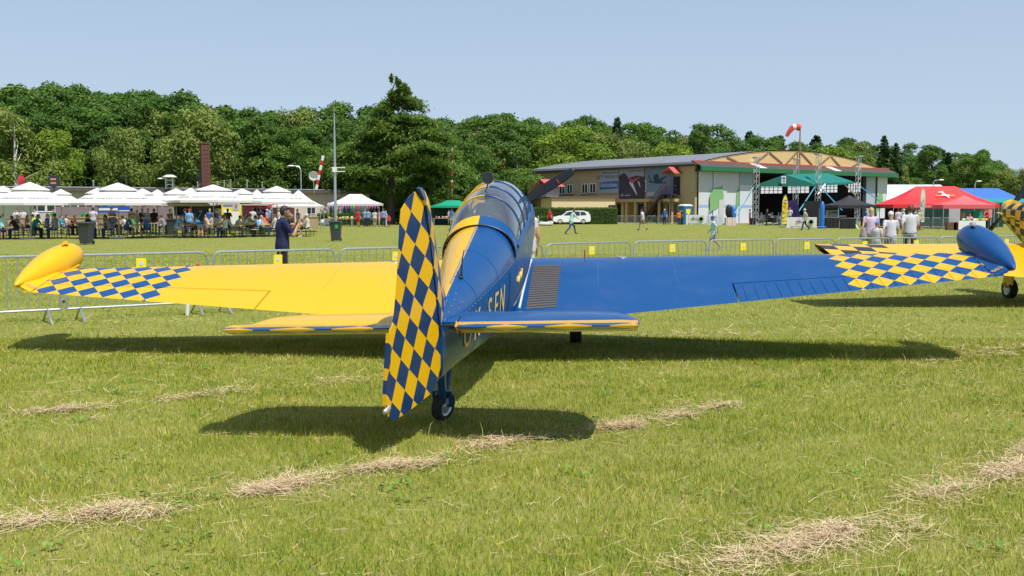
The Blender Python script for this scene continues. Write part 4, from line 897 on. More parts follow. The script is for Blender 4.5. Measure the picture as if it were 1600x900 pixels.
def leafshape(x0, x1, z0, z1, half, y):
    pts_ = [(x0,z0)]; n = 14
    for i in range(1, n): f = i/n; pts_.append((x0 + (x1-x0)*(.02 + .18*math.sin(f*3.14)*0 + .0) , z0 + (z1-z0)*f*.93))
    L_ = [];
    prof = [(0,0),(.05,.12),(.05,.25),(.03,.38),(.03,.5),(.07,.63),(.15,.75),(.27,.85),(.42,.90),(.58,.915),(.72,.91),(.80,.93),(.85,1.0),(.90,.99),(.87,.88),(.93,.8),(.97,.68),(.98,.56),(.95,.44),(.86,.33),(.72,.23),(.52,.14),(.28,.07)]
    b = MB(); b.prism([(x0 + (x1-x0)*p[0], z0 + (z1-z0)*p[1]) for p in prof if not half or p[0] < half], lambda p: (p[0], y, p[1]), lambda p: (p[0], y-.015, p[1])); return b
edges_ = [.35,2.8,5.2,7.6,10.0]
for i in range(4):
    yy = -.25 - .12*(i % 2); b = MB(); b.box(((edges_[i]+edges_[i+1])/2,yy,3.13),(edges_[i+1]-edges_[i]-.03,.1,6.2)); d_ = b.build('hangar_door', M_doorw, HG)
    b = MB(); b.box(((edges_[i]+edges_[i+1])/2,yy-.056,2.1),(edges_[i+1]-edges_[i]-.06,.012,.34)); b.build('blue_band', M_band, d_)
    if i == 3: b = MB(); b.box((8.8,yy-.06,5.4),(2.3,.012,1.4)); b.build('pale_panel', M_doorb, d_)
    if i == 1: leafshape(2.0,4.6,1.4,4.6,None,-.49).build('leaf_emblem', M_leaf, d_)
    if i == 2: leafshape(7.0,7.56,1.2,4.4,None,-.36).build('leaf_emblem', M_leaf, d_)
for i, (x0, x1, m_) in enumerate(((33.6,34.2,M_dark),(34.25,36.4,M_doorb),(36.6,36.9,M_dark),(36.95,39.3,M_doorw))):
    b = MB(); yy = -.25 - .1*(i % 2); b.box(((x0+x1)/2,yy,3.13),(x1-x0,.1,6.2)); d_ = b.build('hangar_door', m_, HG)
    if i == 3:
        leafshape(36.6,38.3,1.2,4.2,None,yy-.07).build('leaf_emblem', M_leaf, d_)
        b = MB(); b.box(((x0+x1)/2,yy-.06,2.1),(x1-x0,.012,.34)); b.build('blue_band', M_band, d_)
b = MB(); b.box((HW/2,HD/2-1,.03),(HW-1,HD+3,.06)); b.build('floor_slab', mat('concrete', (.32,.30,.27), .9, var=.15, scale=.5), HG)
b = MB()
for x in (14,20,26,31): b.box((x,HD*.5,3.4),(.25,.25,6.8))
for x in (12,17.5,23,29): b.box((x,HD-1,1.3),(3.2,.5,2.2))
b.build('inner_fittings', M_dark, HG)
# windsock on the gable
t = thing('windsock', 'red and white windsock on a rusty pole above the hangar', 'windsock', HC + hu*19.6 + Vector((0,0,0))); Yw = t.location.y
b = MB(); b.tube([(0,-.4,7.4),(0,-.4,zz(205,Yw)),(0,-.4,zz(198,Yw))], [.12,.08,.05], 8); b.build('pole', mat('rusty_pole', (.28,.15,.09), .7), t)
zt = zz(199,Yw); ps_ = [(0,-.4,zt-.1),(-.55,-.42,zt+.05),(-1.0,-.44,zt-.05),(-1.4,-.46,zt-.55),(-1.75,-.46,zt-1.15)]; rr_ = [.42,.40,.36,.30,.22]
for i in range(4): b = MB(); b.tube([ps_[i],ps_[i+1]], [rr_[i],rr_[i+1]], 12, cap=False); b.build('sock_band', M_white if i == 1 else mat('windsock_red', (.75,.06,.04), .7), t)
# side wall: windows, posters, canopy, stair
def sw(px): return -on_line(HC, -hv, px) if False else on_line(HC, hv, px)
def sp(px, py): s = sw(px); Yp = HC.y + hv.y*s; return s, zz(py, Yp)
def swbox(b, x0, x1, y0, y1, off, th, mi=0):               # box on the side wall covering a photo rectangle
    s0, za = sp(x0, y0); s1, _ = sp(x1, y0); sm_ = (s0+s1)/2; Yp = HC.y + hv.y*sm_; zA, zB = zz(y1, Yp), zz(y0, Yp)
    b.box((-off, sm_, (zA+zB)/2), (th, abs(s1-s0), zB-zA), 0, mi); return sm_, (zA+zB)/2, abs(s1-s0), zB-zA
for x0, x1, y0, y1 in ((874.5,882.6,289,303),(886.5,894.6,288.5,302.5),(909.7,918.3,287.6,302),(922,931,287,301.5),(1000,1009,283,299)):
    b = MB(); s_, z_, w_, h_ = swbox(b, x0, x1, y0, y1, .0, .06); b = MB(); b.box((-.02,s_,z_),(.1,w_,h_)); pn = b
    f = MB()
    for ds, dz, a_, c_ in ((-w_/2,0,.1,h_+.1),(w_/2,0,.1,h_+.1),(0,h_/2,w_,.1),(0,-h_/2,w_,.1),(0,0,.1,h_)): f.box((-.07,s_+ds,z_+dz),(.1,a_,c_))
    f = f.build('window', M_white, HG); pn.build('pane', M_pane, f); b = MB(); b.box((-.12,s_,z_-h_/2-.1),(.25,w_+.3,.08)); b.build('sill', M_roof, f)
def poster(label, x0, x1, y0, y1, m):
    b = MB(); s_, z_, w_, h_ = swbox(b, x0, x1, y0, y1, .1, .08)
    t = thing('wall_poster', label, 'poster', HC + hv*s_ - hu*.12 + Vector((0,0,z_)), AH - R(90), 'large posters on the hangar side wall')
    b = MB(); b.box((0,0,0),(w_,.08,h_)); b.build('panel', m, t); return t, w_, h_
FX = lambda x, z, y=-.05: frame((x, y, z), (1,0,0), (0,0,1))
def pprint(t, pts_, m, y=-.048): b = MB(); b.prism(pts_, lambda p: (p[0], y, p[1]), lambda p: (p[0], y-.006, p[1])); b.build('print', m, t)
M_ink = mat('dark_ink', (.03,.035,.05), .7); M_pgrey = mat('poster_grey', (.34,.37,.41), .7, var=.12, scale=.8); M_pblue = mat('poster_blue', (.03,.14,.36), .7)
t, w_, h_ = poster('grey and blue poster with flight lettering', 937.4, 966.7, 265.8, 302, M_pgrey)
pprint(t, [(-w_/2+.05,-h_*.34),(w_/2-.05,-h_*.30),(w_/2-.05,h_*.03),(-w_/2+.05,-h_*.02)], M_pblue); text('lettering', 'AEROKLUB ROW', M_ink, t, .38, FX(.2,h_*.38)); text('lettering', 'LOTY WIDOKOWE', M_ink, t, .58, FX(0,h_*.2), xs=.95); text('lettering', 'SZKOLENIA', M_white, t, .6, FX(0,-h_*.16,-.06))
t, w_, h_ = poster('dark mountain poster with a red and white glider', 968, 1007, 262.8, 309.6, mat('poster_night', (.045,.04,.06), .7, var=.4, scale=.6))
pprint(t, [(-w_/2,h_*.25),(-w_*.3,h_*.36),(-w_*.1,h_*.18),(w_*.2,h_*.25),(w_/2,h_*.2),(w_/2,h_/2),(-w_/2,h_/2)], mat('poster_mist', (.30,.30,.36), .7, var=.2, scale=.6), -.046)
pprint(t, [(-w_*.1,h_*.02),(w_*.2,-h_*.38),(w_*.24,-h_*.4),(w_*.02,h_*.1)], mat('poster_white_print', (.6,.6,.62), .6), -.055); pprint(t, [(-w_*.18,h_*.24),(w_*.02,h_*.12),(w_*.36,h_*.2),(w_*.1,h_*.02),(0,-.02)], mat('poster_red_print', (.5,.08,.1), .6), -.058); pprint(t, [(w_*.24,h_*.05),(w_*.34,-h_*.14),(w_*.36,-h_*.14),(w_*.3,h_*.05)], mat('poster_white_print', (.6,.6,.62), .6), -.055)
pprint(t, [(-w_*.42,-h_*.36),(-w_*.32,-h_*.36),(-w_*.33,-h_*.41),(-w_*.37,-h_*.45),(-w_*.41,-h_*.41)], M_pgrey, -.05); text('lettering', 'WINGS OF AVIATION', M_ink, t, .3, FX(w_*.18,h_*.4,-.058)); text('lettering', 'magurski', M_white, t, .28, FX(-w_*.15,-h_*.4))
t, w_, h_ = poster('blue grey cloudy poster with a dark flying plane', 1010, 1052, 260.8, 308.4, mat('poster_cloud', (.16,.21,.30), .7, var=.4, scale=.5))
dk = mat('poster_plane_print', (.03,.045,.07), .7); pprint(t, [(-w_*.42,h_*.04),(-w_*.38,h_*.0),(-w_*.1,-h_*.05),(w_*.22,-h_*.04),(w_*.28,h_*.06),(w_*.24,h_*.0),(w_*.1,-h_*.01),(w_*.1,h_*.05),(w_*.28,h_*.2),(w_*.24,h_*.2),(0,h_*.1),(-w_*.12,h_*.02)], dk); b = MB(); b.rev([(-.056,.5),(-.048,.5)], 'y', (-w_*.12,0,h_*.14), 16); b.build('print', dk, t); pprint(t, [(-w_*.44,h_*.25),(-w_*.41,h_*.25),(-w_*.28,h_*.02),(-w_*.33,h_*.02)], dk)
pprint(t, [(-w_*.48,-h_*.45),(-w_*.18,-h_*.45),(-w_*.18,-h_*.31),(-w_*.48,-h_*.31)], M_pgrey); pprint(t, [(-w_*.46,-h_*.37),(-w_*.43,-h_*.37),(-w_*.43,-h_*.33),(-w_*.46,-h_*.33)], M_red, -.056)
# upper slab, recessed ground floor with columns and dark doors
s0, s1 = sw(1066), sw(959)
b = MB(); b.box((-.7,(s0+s1)/2,zz(313.5,130)),(1.4,s1-s0,.35)); b.build('entrance_canopy', M_tan, HG)
for px in (970,983,989,1003,1019,1040,1058):
    s_ = sw(px); b = MB(); b.box((-1.1,s_,1.4),(.35,.35,2.8)); b.build('column', M_tan, HG)
for px, w_ in ((964,1.6),(976,1.3),(1000,1.5),(1028,1.6),(1050,1.4)):
    s_ = sw(px); b = MB(); b.box((-.03,s_,1.2),(.08,w_,2.4)); b.build('entrance_door', M_pane if px != 976 else mat('door_pale_blue', (.25,.4,.5), .4), HG)
# lit annex: low block turned a little towards the field, with its own roof
P0, P1 = at(862,349,125), at(961,349,126.5); P0.z = P1.z = 0
AN = thing('hangar_annex', 'low cream annex with tiled edge in front of the hangar wall', 'building', P0); dn = (P1-P0); La = dn.length; aa = math.atan2(dn.y, dn.x); AN.rotation_euler = (0,0,aa)
b = MB(); b.box((La/2,3,1.55),(La,6,3.1)); b.build('wall', mat('cream_render', (.78,.60,.34), .9, var=.08, scale=.8), AN); b = MB(); b.box((La/2,3.0,3.2),(La+.5,6.4,.2)); b.build('roof', mat('tiled_edge', (.16,.09,.07), .9, var=.4, scale=5), AN)
b = MB(); b.box((La*.95,-.03,2.0),(.9,.06,.5)); b.build('dark_vent', M_dark, AN)
b = MB(); P2 = at(829,349,137); P3 = at(860,349,134)
t = thing('gate_house', 'small ochre porch with red and white gabled roof by the hangar', 'building', (P2.x,P2.y,0), math.atan2(P3.y-P2.y, P3.x-P2.x)); L_ = (P3-P2).length
b = MB(); b.box((L_/2,2,1.45),(L_,4,2.9)); b.build('wall', M_tan, t); b = MB(); b.box((L_*.55,-.03,1.55),(1.0,.06,.8)); b.build('window', M_pane, t); b = MB(); b.box((L_/2,1.8,3.0),(L_+.5,5,.2)); b.build('flat_roof', M_roof, t)
b = MB(); b.prism([(L_*.25,4.6),(L_*.55,5.7),(L_*.95,4.7),(L_*.55,5.45)], lambda p: (p[0],-.3,p[1]), lambda p: (p[0],2.8,p[1])); b.build('gabled_roof', mat('red_roof_sheet', (.5,.10,.09), .6), t); b = MB(); b.box((L_*.58,1.2,3.9),(1.6,2.2,1.6)); b.build('dormer', mat('porch_white', (.6,.55,.52), .7), t)
b = MB(); b.add([(L_*-.25,-.35,3.15),(L_*.5,-.35,5.2),(L_*.5,2.0,5.2),(L_*-.25,2.0,3.15),(L_*-.25,-.35,3.05),(L_*.5,-.35,5.1),(L_*.5,2.0,5.1),(L_*-.25,2.0,3.05)], [(0,1,2,3),(4,5,6,7),(0,1,5,4),(1,2,6,5),(2,3,7,6),(3,0,4,7)]); b.build('sloping_roof', mat('pink_roof_sheet', (.55,.28,.26), .6), t)
# outside stair
st_t, st_z = sp(1052,304); st_b = sw(1030)
t = thing('fire_stair', 'dark steel outside stair up to a small red roofed door', 'staircase', HC, AH); M_st = mat('stair_brown', (.05,.028,.026), .7)
sA_, sB_ = sw(1062), sw(1047); sD = sw(1014)
b = MB(); b.box((-.9,(sA_+sB_)/2,st_z),(1.6,sB_-sA_,.12)); b.build('landing', M_st, t)
n = 16
for i in range(n): f = (i+.5)/n; b = MB(); b.box((-1.2,sB_+(sD-sB_)*f,st_z*(1-f)),(.9,.3,.06)); b.build('tread', M_st, t)
for x in (-1.65,-.75):
    b = MB(); b.tube([(x,sB_,st_z-.1),(x,sD,.0)], .16, 6); b.build('stringer', M_st, t); b = MB(); b.tube([(x,sA_,st_z+1.05),(x,sB_,st_z+1.05),(x,sD,1.0)], .045, 6); b.tube([(x,sA_,st_z+.55),(x,sB_,st_z+.55),(x,sD,.5)], .03, 6)
    for i in range(7): f = i/6; b.tube([(x,sB_+(sD-sB_)*f,st_z*(1-f)),(x,sB_+(sD-sB_)*f,st_z*(1-f)+1.03)], .03, 5)
    b.build('handrail', mat('rail_maroon', (.16,.05,.05), .6), t)
for s_ in (sA_,sB_): b = MB(); b.box((-1.6,s_,st_z/2),(.1,.1,st_z)); b.build('post', M_st, t)
b = MB(); b.box((-.03,(sA_+sB_)/2-.2,st_z+1.1),(.1,1.1,2.1)); b.build('door', M_pane, t)
b = MB(); b.prism([(sA_-.4,st_z+2.5),((sA_+sB_)/2-.2,st_z+3.3),(sB_+.3,st_z+2.5),((sA_+sB_)/2-.2,st_z+3.05)], lambda p: (-1.5,p[0],p[1]), lambda p: (0,p[0],p[1])); b.build('porch_roof', mat('red_roof_sheet', (.5,.10,.09), .6), t)
# hedges, portable toilet
def hedge(label, x0, x1, Y, h, d, seed):
    t = thing('hedge', label, 'hedge', (gx((x0+x1)/2,Y),Y,0), 0, 'clipped hedges'); w = (x1-x0)*Y/FPX; r_ = np.random.default_rng(seed); n = int(w*900)
    P_ = np.stack([(r_.random(n)-.5)*w, (r_.random(n)-.5)*d, r_.random(n)*h], 1); ax = r_.integers(0,3,n)
    P_[ax==0,1] = -d/2 + r_.normal(0,.05,(ax==0).sum()); P_[ax==1,2] = h + r_.normal(0,.05,(ax==1).sum()); e_ = ax==2; P_[e_,0] = np.sign(P_[e_,0])*w/2
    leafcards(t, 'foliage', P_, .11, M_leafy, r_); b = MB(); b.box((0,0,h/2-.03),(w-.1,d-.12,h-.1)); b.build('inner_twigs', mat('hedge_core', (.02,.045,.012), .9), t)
def leaf_material(name, c0, c1, tr=.3):
    k = N(name); a = k.n.new('ShaderNodeAttribute'); a.attribute_name = 'tint'
    c = k.mix(a.outputs['Fac'], c0, c1); oi = k.n.new('ShaderNodeObjectInfo'); c = k.mix(k.m_('MULTIPLY', oi.outputs['Random'], .35), c, tuple(v*1.5 for v in c0)); k.done(c, .6, spec=.25)
    t_ = k.n.new('ShaderNodeBsdfTranslucent'); k.link(c, t_.inputs[0]); mx = k.n.new('ShaderNodeMixShader'); mx.inputs[0].default_value = tr; k.link(k.b.outputs[0], mx.inputs[1]); k.link(t_.outputs[0], mx.inputs[2]); k.link(mx.outputs[0], k.out.inputs[0]); return k.m
M_leafy = leaf_material('hedge_leaf', (.06,.13,.015), (.16,.25,.03))
def leafcards(parent, name, P_, s, m, r_, out=None, tint=None, asp=1.0, link_it=True, droop=0):
    n = len(P_); nv = r_.normal(0,1,(n,3)); 
    if out is not None: nv = nv*.55 + out*.9
    nv[:,2] += .25; nv /= np.linalg.norm(nv, axis=1)[:,None]; a = np.cross(nv, r_.normal(0,1,(n,3)))
    if droop: a = np.stack([r_.normal(0,.5,n), r_.normal(0,.5,n), -np.abs(r_.normal(droop,.3,n))],1); a -= nv*(a*nv).sum(1)[:,None]
    a /= np.linalg.norm(a, axis=1)[:,None]; b_ = np.cross(nv, a); sz = s*(.6+.8*r_.random(n))[:,None]
    V = np.stack([P_ - a*sz*asp*.5, P_ + b_*sz*.34, P_ + a*sz*asp*.5, P_ - b_*sz*.34], 1).reshape(-1,3); F = np.arange(n*4).reshape(n,4)
    me = np_mesh(name, V, F, m, np.repeat(tint if tint is not None else r_.random(n), 4))
    return link(name, me, parent) if link_it else me
hedge('tall clipped green hedge right of the white car', 903, 963, 119, 1.85, 1.6, 5); hedge('tall clipped green hedge behind the white car', 822, 902, 121, 1.85, 1.6, 6); hedge('low dark hedge left of the white car', 805, 870, 117.5, .85, 1.0, 7); hedge('low hedge behind the pavilion tables', 498, 600, 112, 1.2, 1.2, 9)
p = gp(1077,351); t = thing('portable_toilet', 'blue portable toilet with yellow emblem beside the hangar door', 'portable toilet', (p.x,118,0), R(22)); M_tb = mat('toilet_blue', (.01,.13,.32), .5)
b = MB(); b.box((0,0,1.05),(1.15,1.15,2.05)); b.build('cabin', M_tb, t); b = MB(); b.loft([[(x*w_,y*w_,z) for x, y in ((-1,-1),(1,-1),(1,1),(-1,1))] for z, w_ in ((2.08,.62),(2.16,.6),(2.3,.4))], sm=False); b.build('roof', mat('toilet_roof', (.6,.65,.7), .5), t)
b = MB(); b.box((0,-.585,1.0),(.85,.03,1.85)); d_ = b.build('door', mat('toilet_door', (.015,.17,.38), .5), t); b = MB(); b.prism([(-.3,1.75),(.3,1.75),(.25,1.3),(0,1.05),(-.25,1.3)], lambda p: (p[0],-.605,p[1]), lambda p: (p[0],-.61,p[1])); b.build('shield_emblem', M_yellow, d_); b = MB(); b.box((-.585,-.1,1.4),(.03,.7,.35)); b.build('side_label', M_yellow, t)
for i, (x0, x1) in enumerate(((964,976),(977,992),(993,1008),(1009,1024),(1025,1043),(1044,1058))):
    barrier((gx(x0,116),116-.2*i,0), (gx(x1,116),116-.2*i,0), 'far grey barrier before the hangar entrance, number %s from the hedge' % ['one','two','three','four','five','six'][i], 'barriers in front of the hangar entrance', False, nb=8)
# ---------------------------------------------------------------- stage in front of the hangar
M_teal = mat('teal_roof_sheet', (.0,.19,.16), .6); M_teald = mat('teal_canvas', (.0,.10,.075), .8)
GL, GA, GR = at(1183,288,112), at(1226.7,272.6,112.0+1.2), at(1271,287,112+2.0); GF = at(1334,284,122); RF = at(1312,277.5,121)
t = thing('stage_roof', 'pitched teal roof over the open air stage', 'stage roof', (0,0,0))
b = MB(); dz = Vector((0,0,-.2)); b.add([GL,GA,GR,GR+dz*1.4,GL+dz*1.4], [(0,1,2,3,4)]); b.build('front_gable', M_teald, t)
BLk = GL + (GF-GR); b = MB(); RFp = GA + (GF-GR); b.add([GA,GR,GF,RFp], [(0,1,2,3)]); b.add([GA,GL,BLk,RFp], [(0,1,2,3)]); b.add([GR,GF,GF+dz*1.3,GR+dz*1.3], [(0,1,2,3)]); b.add([RFp,GF,GF+dz*1.3,BLk+dz*1.3,BLk], [(0,1,2,3,4)])
for i in range(1,12): f = i/12; b.tube([GA+(RFp-GA)*f, GR+(GF-GR)*f], .04, 5)
b.build('roof_sheet', M_teal, t)
c_ = at(1224,281,113.0); b = MB(); b.box((0,0,0),(.5,.04,.8)); o = b.build('stage_sign', mat('sign_pale', (.6,.62,.66), .6), t); o.location = c_ + Vector((-.1,-.5,0)); b = MB(); b.box((0,-.03,.16),(.3,.02,.16)); b.build('sign_mark', M_bluep, o); b = MB(); b.box((.03,-.03,-.14),(.16,.02,.2)); b.build('sign_mark', M_red, o)
def truss(px, ytop, Y, label):
    x = gx(px,Y); h = zz(ytop,Y); t = thing('truss_tower', label, 'truss tower', (x,Y,0), R(30), 'aluminium truss towers of the stage'); a = .21; n = int(h/.55); M_al = mat('aluminium', (.6,.61,.62), .35, .7)
    for sx in (-1,1):
        for sy in (-1,1): b = MB(); b.tube([(sx*a,sy*a,0),(sx*a,sy*a,h)], .027, 6); b.build('chord', M_al, t)
    b = MB()
    for i in range(n):
        z0, z1 = h*i/n, h*(i+1)/n; s_ = 1 if i % 2 else -1
        for (x0,y0),(x1,y1) in (((-a,-a),(a,-a)),((a,-a),(a,a)),((a,a),(-a,a)),((-a,a),(-a,-a))):
            if s_ > 0: b.tube([(x0,y0,z0),(x1,y1,z1)], .022, 5)
            else: b.tube([(x1,y1,z0),(x0,y0,z1)], .022, 5)
    b.build('lacing', M_al, t); b = MB(); b.box((0,0,h+.06),(.7,.7,.12)); b.build('head_block', M_al, t); b = MB(); b.box((0,0,.03),(1.0,1.0,.06)); b.build('base_plate', M_al, t)
truss(1180,247,111,'left truss tower at the near stage corner'); truss(1241.5,249,122,'rear truss tower seen behind the teal gable'); truss(1276,242,114.5,'truss tower at the near right stage corner'); truss(1338,245,122,'rightmost truss tower of the stage')
def strap(P, Q, m, r, label): b = MB(); b.tube([P,Q], r, 6); tag(b.build('stage_strut', m), label, 'strut', 'straps and struts bracing the stage')
M_cy = mat('strap_cyan', (.06,.30,.45), .6)
strap(at(1177,293,111), at(1148,333,108), mat('strap_pale_blue', (.25,.5,.7), .6), .05, 'pale blue strap from the left truss to the ground'); strap(at(1174,298,111), at(1152,337,109), M_cy, .04, 'dark blue strap from the left truss to the ground'); strap(at(1274,291,114.5), at(1245,335,110), M_cy, .07, 'cyan strap left of the middle truss'); strap(at(1281,291,114.5), at(1316,329,109), M_cy, .06, 'blue strap crossing behind the black tent'); strap(at(1345,292,122), at(1395,330,116), M_cy, .06, 'blue strap right of the last truss'); strap(at(1289,288,115), at(1278,304,114), M_steel, .09, 'silver strut by the middle truss'); strap(at(1320,288,121), at(1337,305,121), M_steel, .09, 'silver strut by the right truss'); strap(at(1337,352,96), at(1344,362,88), M_white, .07, 'white strut on the grass beside the black skirts')
t = thing('stage_deck', 'low dark stage deck under the teal roof', 'stage', (0,0,0)); q = [at(1176,350,112), at(1258,350,110), at(1322,350,121), at(1236,350,124)]; b = MB()
for z in (1.0,): b.prism([(p.x,p.y) for p in q], lambda p: (p[0],p[1],1.0), lambda p: (p[0],p[1],.85))
b.build('deck', mat('stage_ply', (.10,.095,.09), .8), t); b = MB()
for f in (0,.2,.4,.6,.8,1): p = q[0] + (q[1]-q[0])*f; b.box((p.x,p.y,.42),(.12,.12,.84))
b.build('legs', M_steel, t)
def banner(label, x0, x1, y0, foot, txt=None, m=None, fold=.0, leafm=False):
    a_ = gp(x0, foot); b_ = gp(x1, foot); w_ = (b_-a_).length; Y_ = (a_.y+b_.y)/2; h_ = zz(y0, Y_); t = thing('fence_banner', label, 'banner', (a_+b_)/2, math.atan2(b_.y-a_.y, b_.x-a_.x), 'banners hung on barriers')
    b = MB(); n = 12; b.loft([[(-w_/2 + w_*i/n, .03*math.sin(i*2.1)+.02*(i%2), z) for i in range(n+1)] for z in (.03,h_*.5,h_)], closed=False, cap=False); c_ = b.build('cloth', m or M_canvas, t); b = MB(); b.tube([(-w_/2,.06,0),(-w_/2,.06,h_),(w_/2,.06,h_),(w_/2,.06,0)], .025, 6); b.build('frame', M_steel, t)
    if txt: text('lettering', txt, M_ink, t, h_*.52, FX(-w_*.06,h_*.66,-.06)); b = MB(); b.rev([(-.075,h_*.26),(-.07,h_*.26),(-.07,h_*.18),(-.075,h_*.18)], 'y', (w_*.3,0,h_*.6), 18); b.build('round_mark', M_leaf, t); b = MB(); b.box((-w_*.08,-.06,h_*.17),(w_*.6,.01,h_*.09)); b.build('text_line', mat('grey_line', (.35,.36,.36), .7), t); b = MB(); b.box((w_*.2,-.06,h_*.06),(w_*.5,.01,h_*.06)); b.build('green_line', M_leaf, t)
    return t
banner('white banner reading eko in front of the stage', 1229, 1276, 340, 357, 'eko'); banner('white banner reading eko beside the blue toilet', 1072, 1101, 336, 351.5, 'eko')
banner('blue and white banner right of the toilet banner', 1104, 1128, 337, 352, None, mat('banner_blue_white', (.5,.54,.66), .7, var=.4, scale=1.5)); banner('red topped white banner under the second door leaf', 1134, 1150, 340, 353, None, mat('banner_red_white', (.7,.55,.52), .7, var=.3, scale=1.5))
banner('left black cloth skirt beneath the black tent', 1287, 1311, 340, 357, None, M_black); banner('middle black cloth skirt beneath the black tent', 1312, 1337, 341, 358, None, M_black); banner('black cloth skirt left of the woman in pink', 1345, 1358, 341, 354, None, M_black); banner('black cloth skirt left of the red tent', 1368, 1388, 341, 354, None, M_black)
Y = 98; pavilion('pavilion_tent', 'black pavilion tent in front of the stage', 'tent', gx(1325,Y), Y, 4.2, 4.2, zz(324,Y)+.2, zz(305,Y), mat('black_canvas', (.025,.025,.03), .75), .04, R(8), group='pavilion tents', val=.3, sag=.2)
t = panel('info_screen', 'pale blue and white display under the black tent', 'screen', 1291, 1311, 328, 339, 100, mat('display_print', (.5,.6,.75), .5, var=.3, scale=2))
b = MB(); b.box((.2,-.07,t[2]+.1),(.6,.02,.12)); b.build('display_mark', M_bluep, t[0]); b = MB(); b.box((-.35,-.07,t[2]),(.12,.02,.3)); b.build('display_mark', M_red, t[0])
fy = feather('feather_flag', 'yellow feather flag left of the eko banner', 1221, 350, 304, 97, 9, mat('yellow_flag_cloth', (.85,.72,.03), .75), group='feather flags')
for i, (f, c_) in enumerate(((.8,(.15,.2,.5)),(.68,(.7,.1,.05)),(.52,(.75,.3,.05)),(.36,(.45,.42,.1)),(.24,(.45,.42,.1)),(.1,(.7,.3,.1)))): b = MB(); b.box((fy[4]*.5,-.12,fy[2]+fy[3]*f),(fy[4]*.5,.02,.16)); b.build('flag_print', mat('flag_print_%d' % i, c_, .7), fy[0])
M_infl = mat('inflatable_blue', (.03,.16,.55), .4)
b = MB(); b.rev([(0,.2),(.4,.22),(1.6,.22),(2.0,.2),(2.3,.13),(2.42,.02)], 'z', n=16); b.rev([(0,.35),(.12,.4),(.2,.3)], 'z', n=16); o = b.build('inflatable_column', M_infl); o.location = gp(1284,357); tag(o, 'blue inflatable column right of the eko banner', 'inflatable')
b = MB(); b.box((0,0,.03),(2.0,.9,.06)); b.box((0,0,1.3),(1.6,.7,2.5)); b.box((0,-.36,1.3),(1.4,.03,2.2)); o = b.build('speaker_stack', M_black); o.location = (gx(1268,104),104,.0); tag(o, 'black loudspeaker stack behind the eko banner', 'speaker')
b = MB(); b.box((0,0,1.55),(1.2,.15,2.3)); o = b.build('led_panel', mat('panel_purple', (.03,.02,.09), .3)); o.location = (gx(1243,108),108,0); o.rotation_euler = (0,R(-12),0); tag(o, 'tilted dark purple panel on the stage', 'panel')
t = panel('tall_banner', 'tall white roll up banner under the door leaf emblem', 'banner', 1123, 1131, 312, 346, 112, M_canvas)
b = MB(); b.ell((0,0,1.5),(.4,.3,.75)); b.box((0,0,.4),(.8,.5,.8)); b.ell((.5,.1,1.2),(.33,.3,.9),mi=1); o = b.build('bouncy_figure', [M_black, M_infl]); o.location = (gx(1138,112),112,0); tag(o, 'black and blue inflatable shape before the hangar door', 'inflatable')
t = thing('drum_kit', 'cluster of dark stage equipment under the left truss', 'equipment', (gx(1200,108),108,0)); rr = random.Random(3)
for i in range(9): b = MB(); b.box((rr.uniform(-1.6,1.6),rr.uniform(-.5,.5),rr.uniform(.3,.9)),(rr.uniform(.3,.7),.4,rr.uniform(.3,.7)),rr.random()); b.build('flight_case', M_black if i % 2 else mat('case_grey', (.25,.26,.28), .5), t)
for i in range(10): b = MB(); x_ = rr.uniform(-2,1.6); b.tube([(x_,0,0),(x_+rr.uniform(-.3,.3),0,1.4)], .02, 5); b.build('stand', M_steel, t)
# ---------------------------------------------------------------- right hand tents
def gable_tent(name, label, px0, px1, Y0, depth, ze, zp, m, wm, rz=0, group=None):
    w_ = (px1-px0)*Y0/FPX; t = thing(name, label, 'tent', (gx((px0+px1)/2,Y0),Y0,0), rz, group); h = w_/2
    b = MB(); b.loft([[(-h-.2,y,ze-.1),(0,y,zp),(h+.2,y,ze-.1),(h+.2,y,ze-.2),(0,y,zp-.1),(-h-.2,y,ze-.2)] for y in (-.2,depth)], sm=False); b.build('roof', m, t)
    b = MB(); b.prism([(-h,0),(h,0),(h,ze),(0,zp-.12),(-h,ze)], lambda p: (p[0],0,p[1]), lambda p: (p[0],.08,p[1])); b.box((-h,depth/2,ze/2),(.08,depth,ze)); b.box((h,depth/2,ze/2),(.08,depth,ze)); b.build('wall', wm, t); return t
def ridge_tent(name, label, px0, px1, Y0, wy, ze, zp, m, wm, over=.3):
    a_, b_ = gx(px0,Y0), gx(px1,Y0); L_ = b_-a_; t = thing(name, label, 'tent', ((a_+b_)/2,Y0,0))
    b = MB(); b.loft([[(x,-over,ze-.1),(x,wy/2,zp),(x,wy+over,ze-.1),(x,wy+over,ze-.2),(x,wy/2,zp-.1),(x,-over,ze-.2)] for x in (-L_/2,L_/2)], sm=False); b.build('roof', m, t)
    b = MB(); b.box((0,0,ze/2),(L_,.08,ze)); b.box((0,wy,ze/2),(L_,.08,ze)); b.prism([(0,0),(wy,0),(wy,ze),(wy/2,zp-.12),(0,ze)], lambda p: (L_/2,p[0],p[1]), lambda p: (L_/2-.06,p[0],p[1])); b.build('wall', wm, t); return t
M_tentw = mat('tent_white_pvc', (.80,.80,.78), .5, var=.05, scale=.5)
ridge_tent('marquee', 'long white marquee behind the red fire brigade tent', 1368, 1497, 152, 14, 3.2, zz(288.5,159), M_tentw, M_tentw)
ridge_tent('blue_roof_hall', 'hall with bright blue roof behind the tents', 1512, 1596, 150, 16, 3.2, zz(294,158), mat('blue_roof_sheet', (.05,.17,.55), .6), mat('hall_cream', (.6,.52,.38), .8))
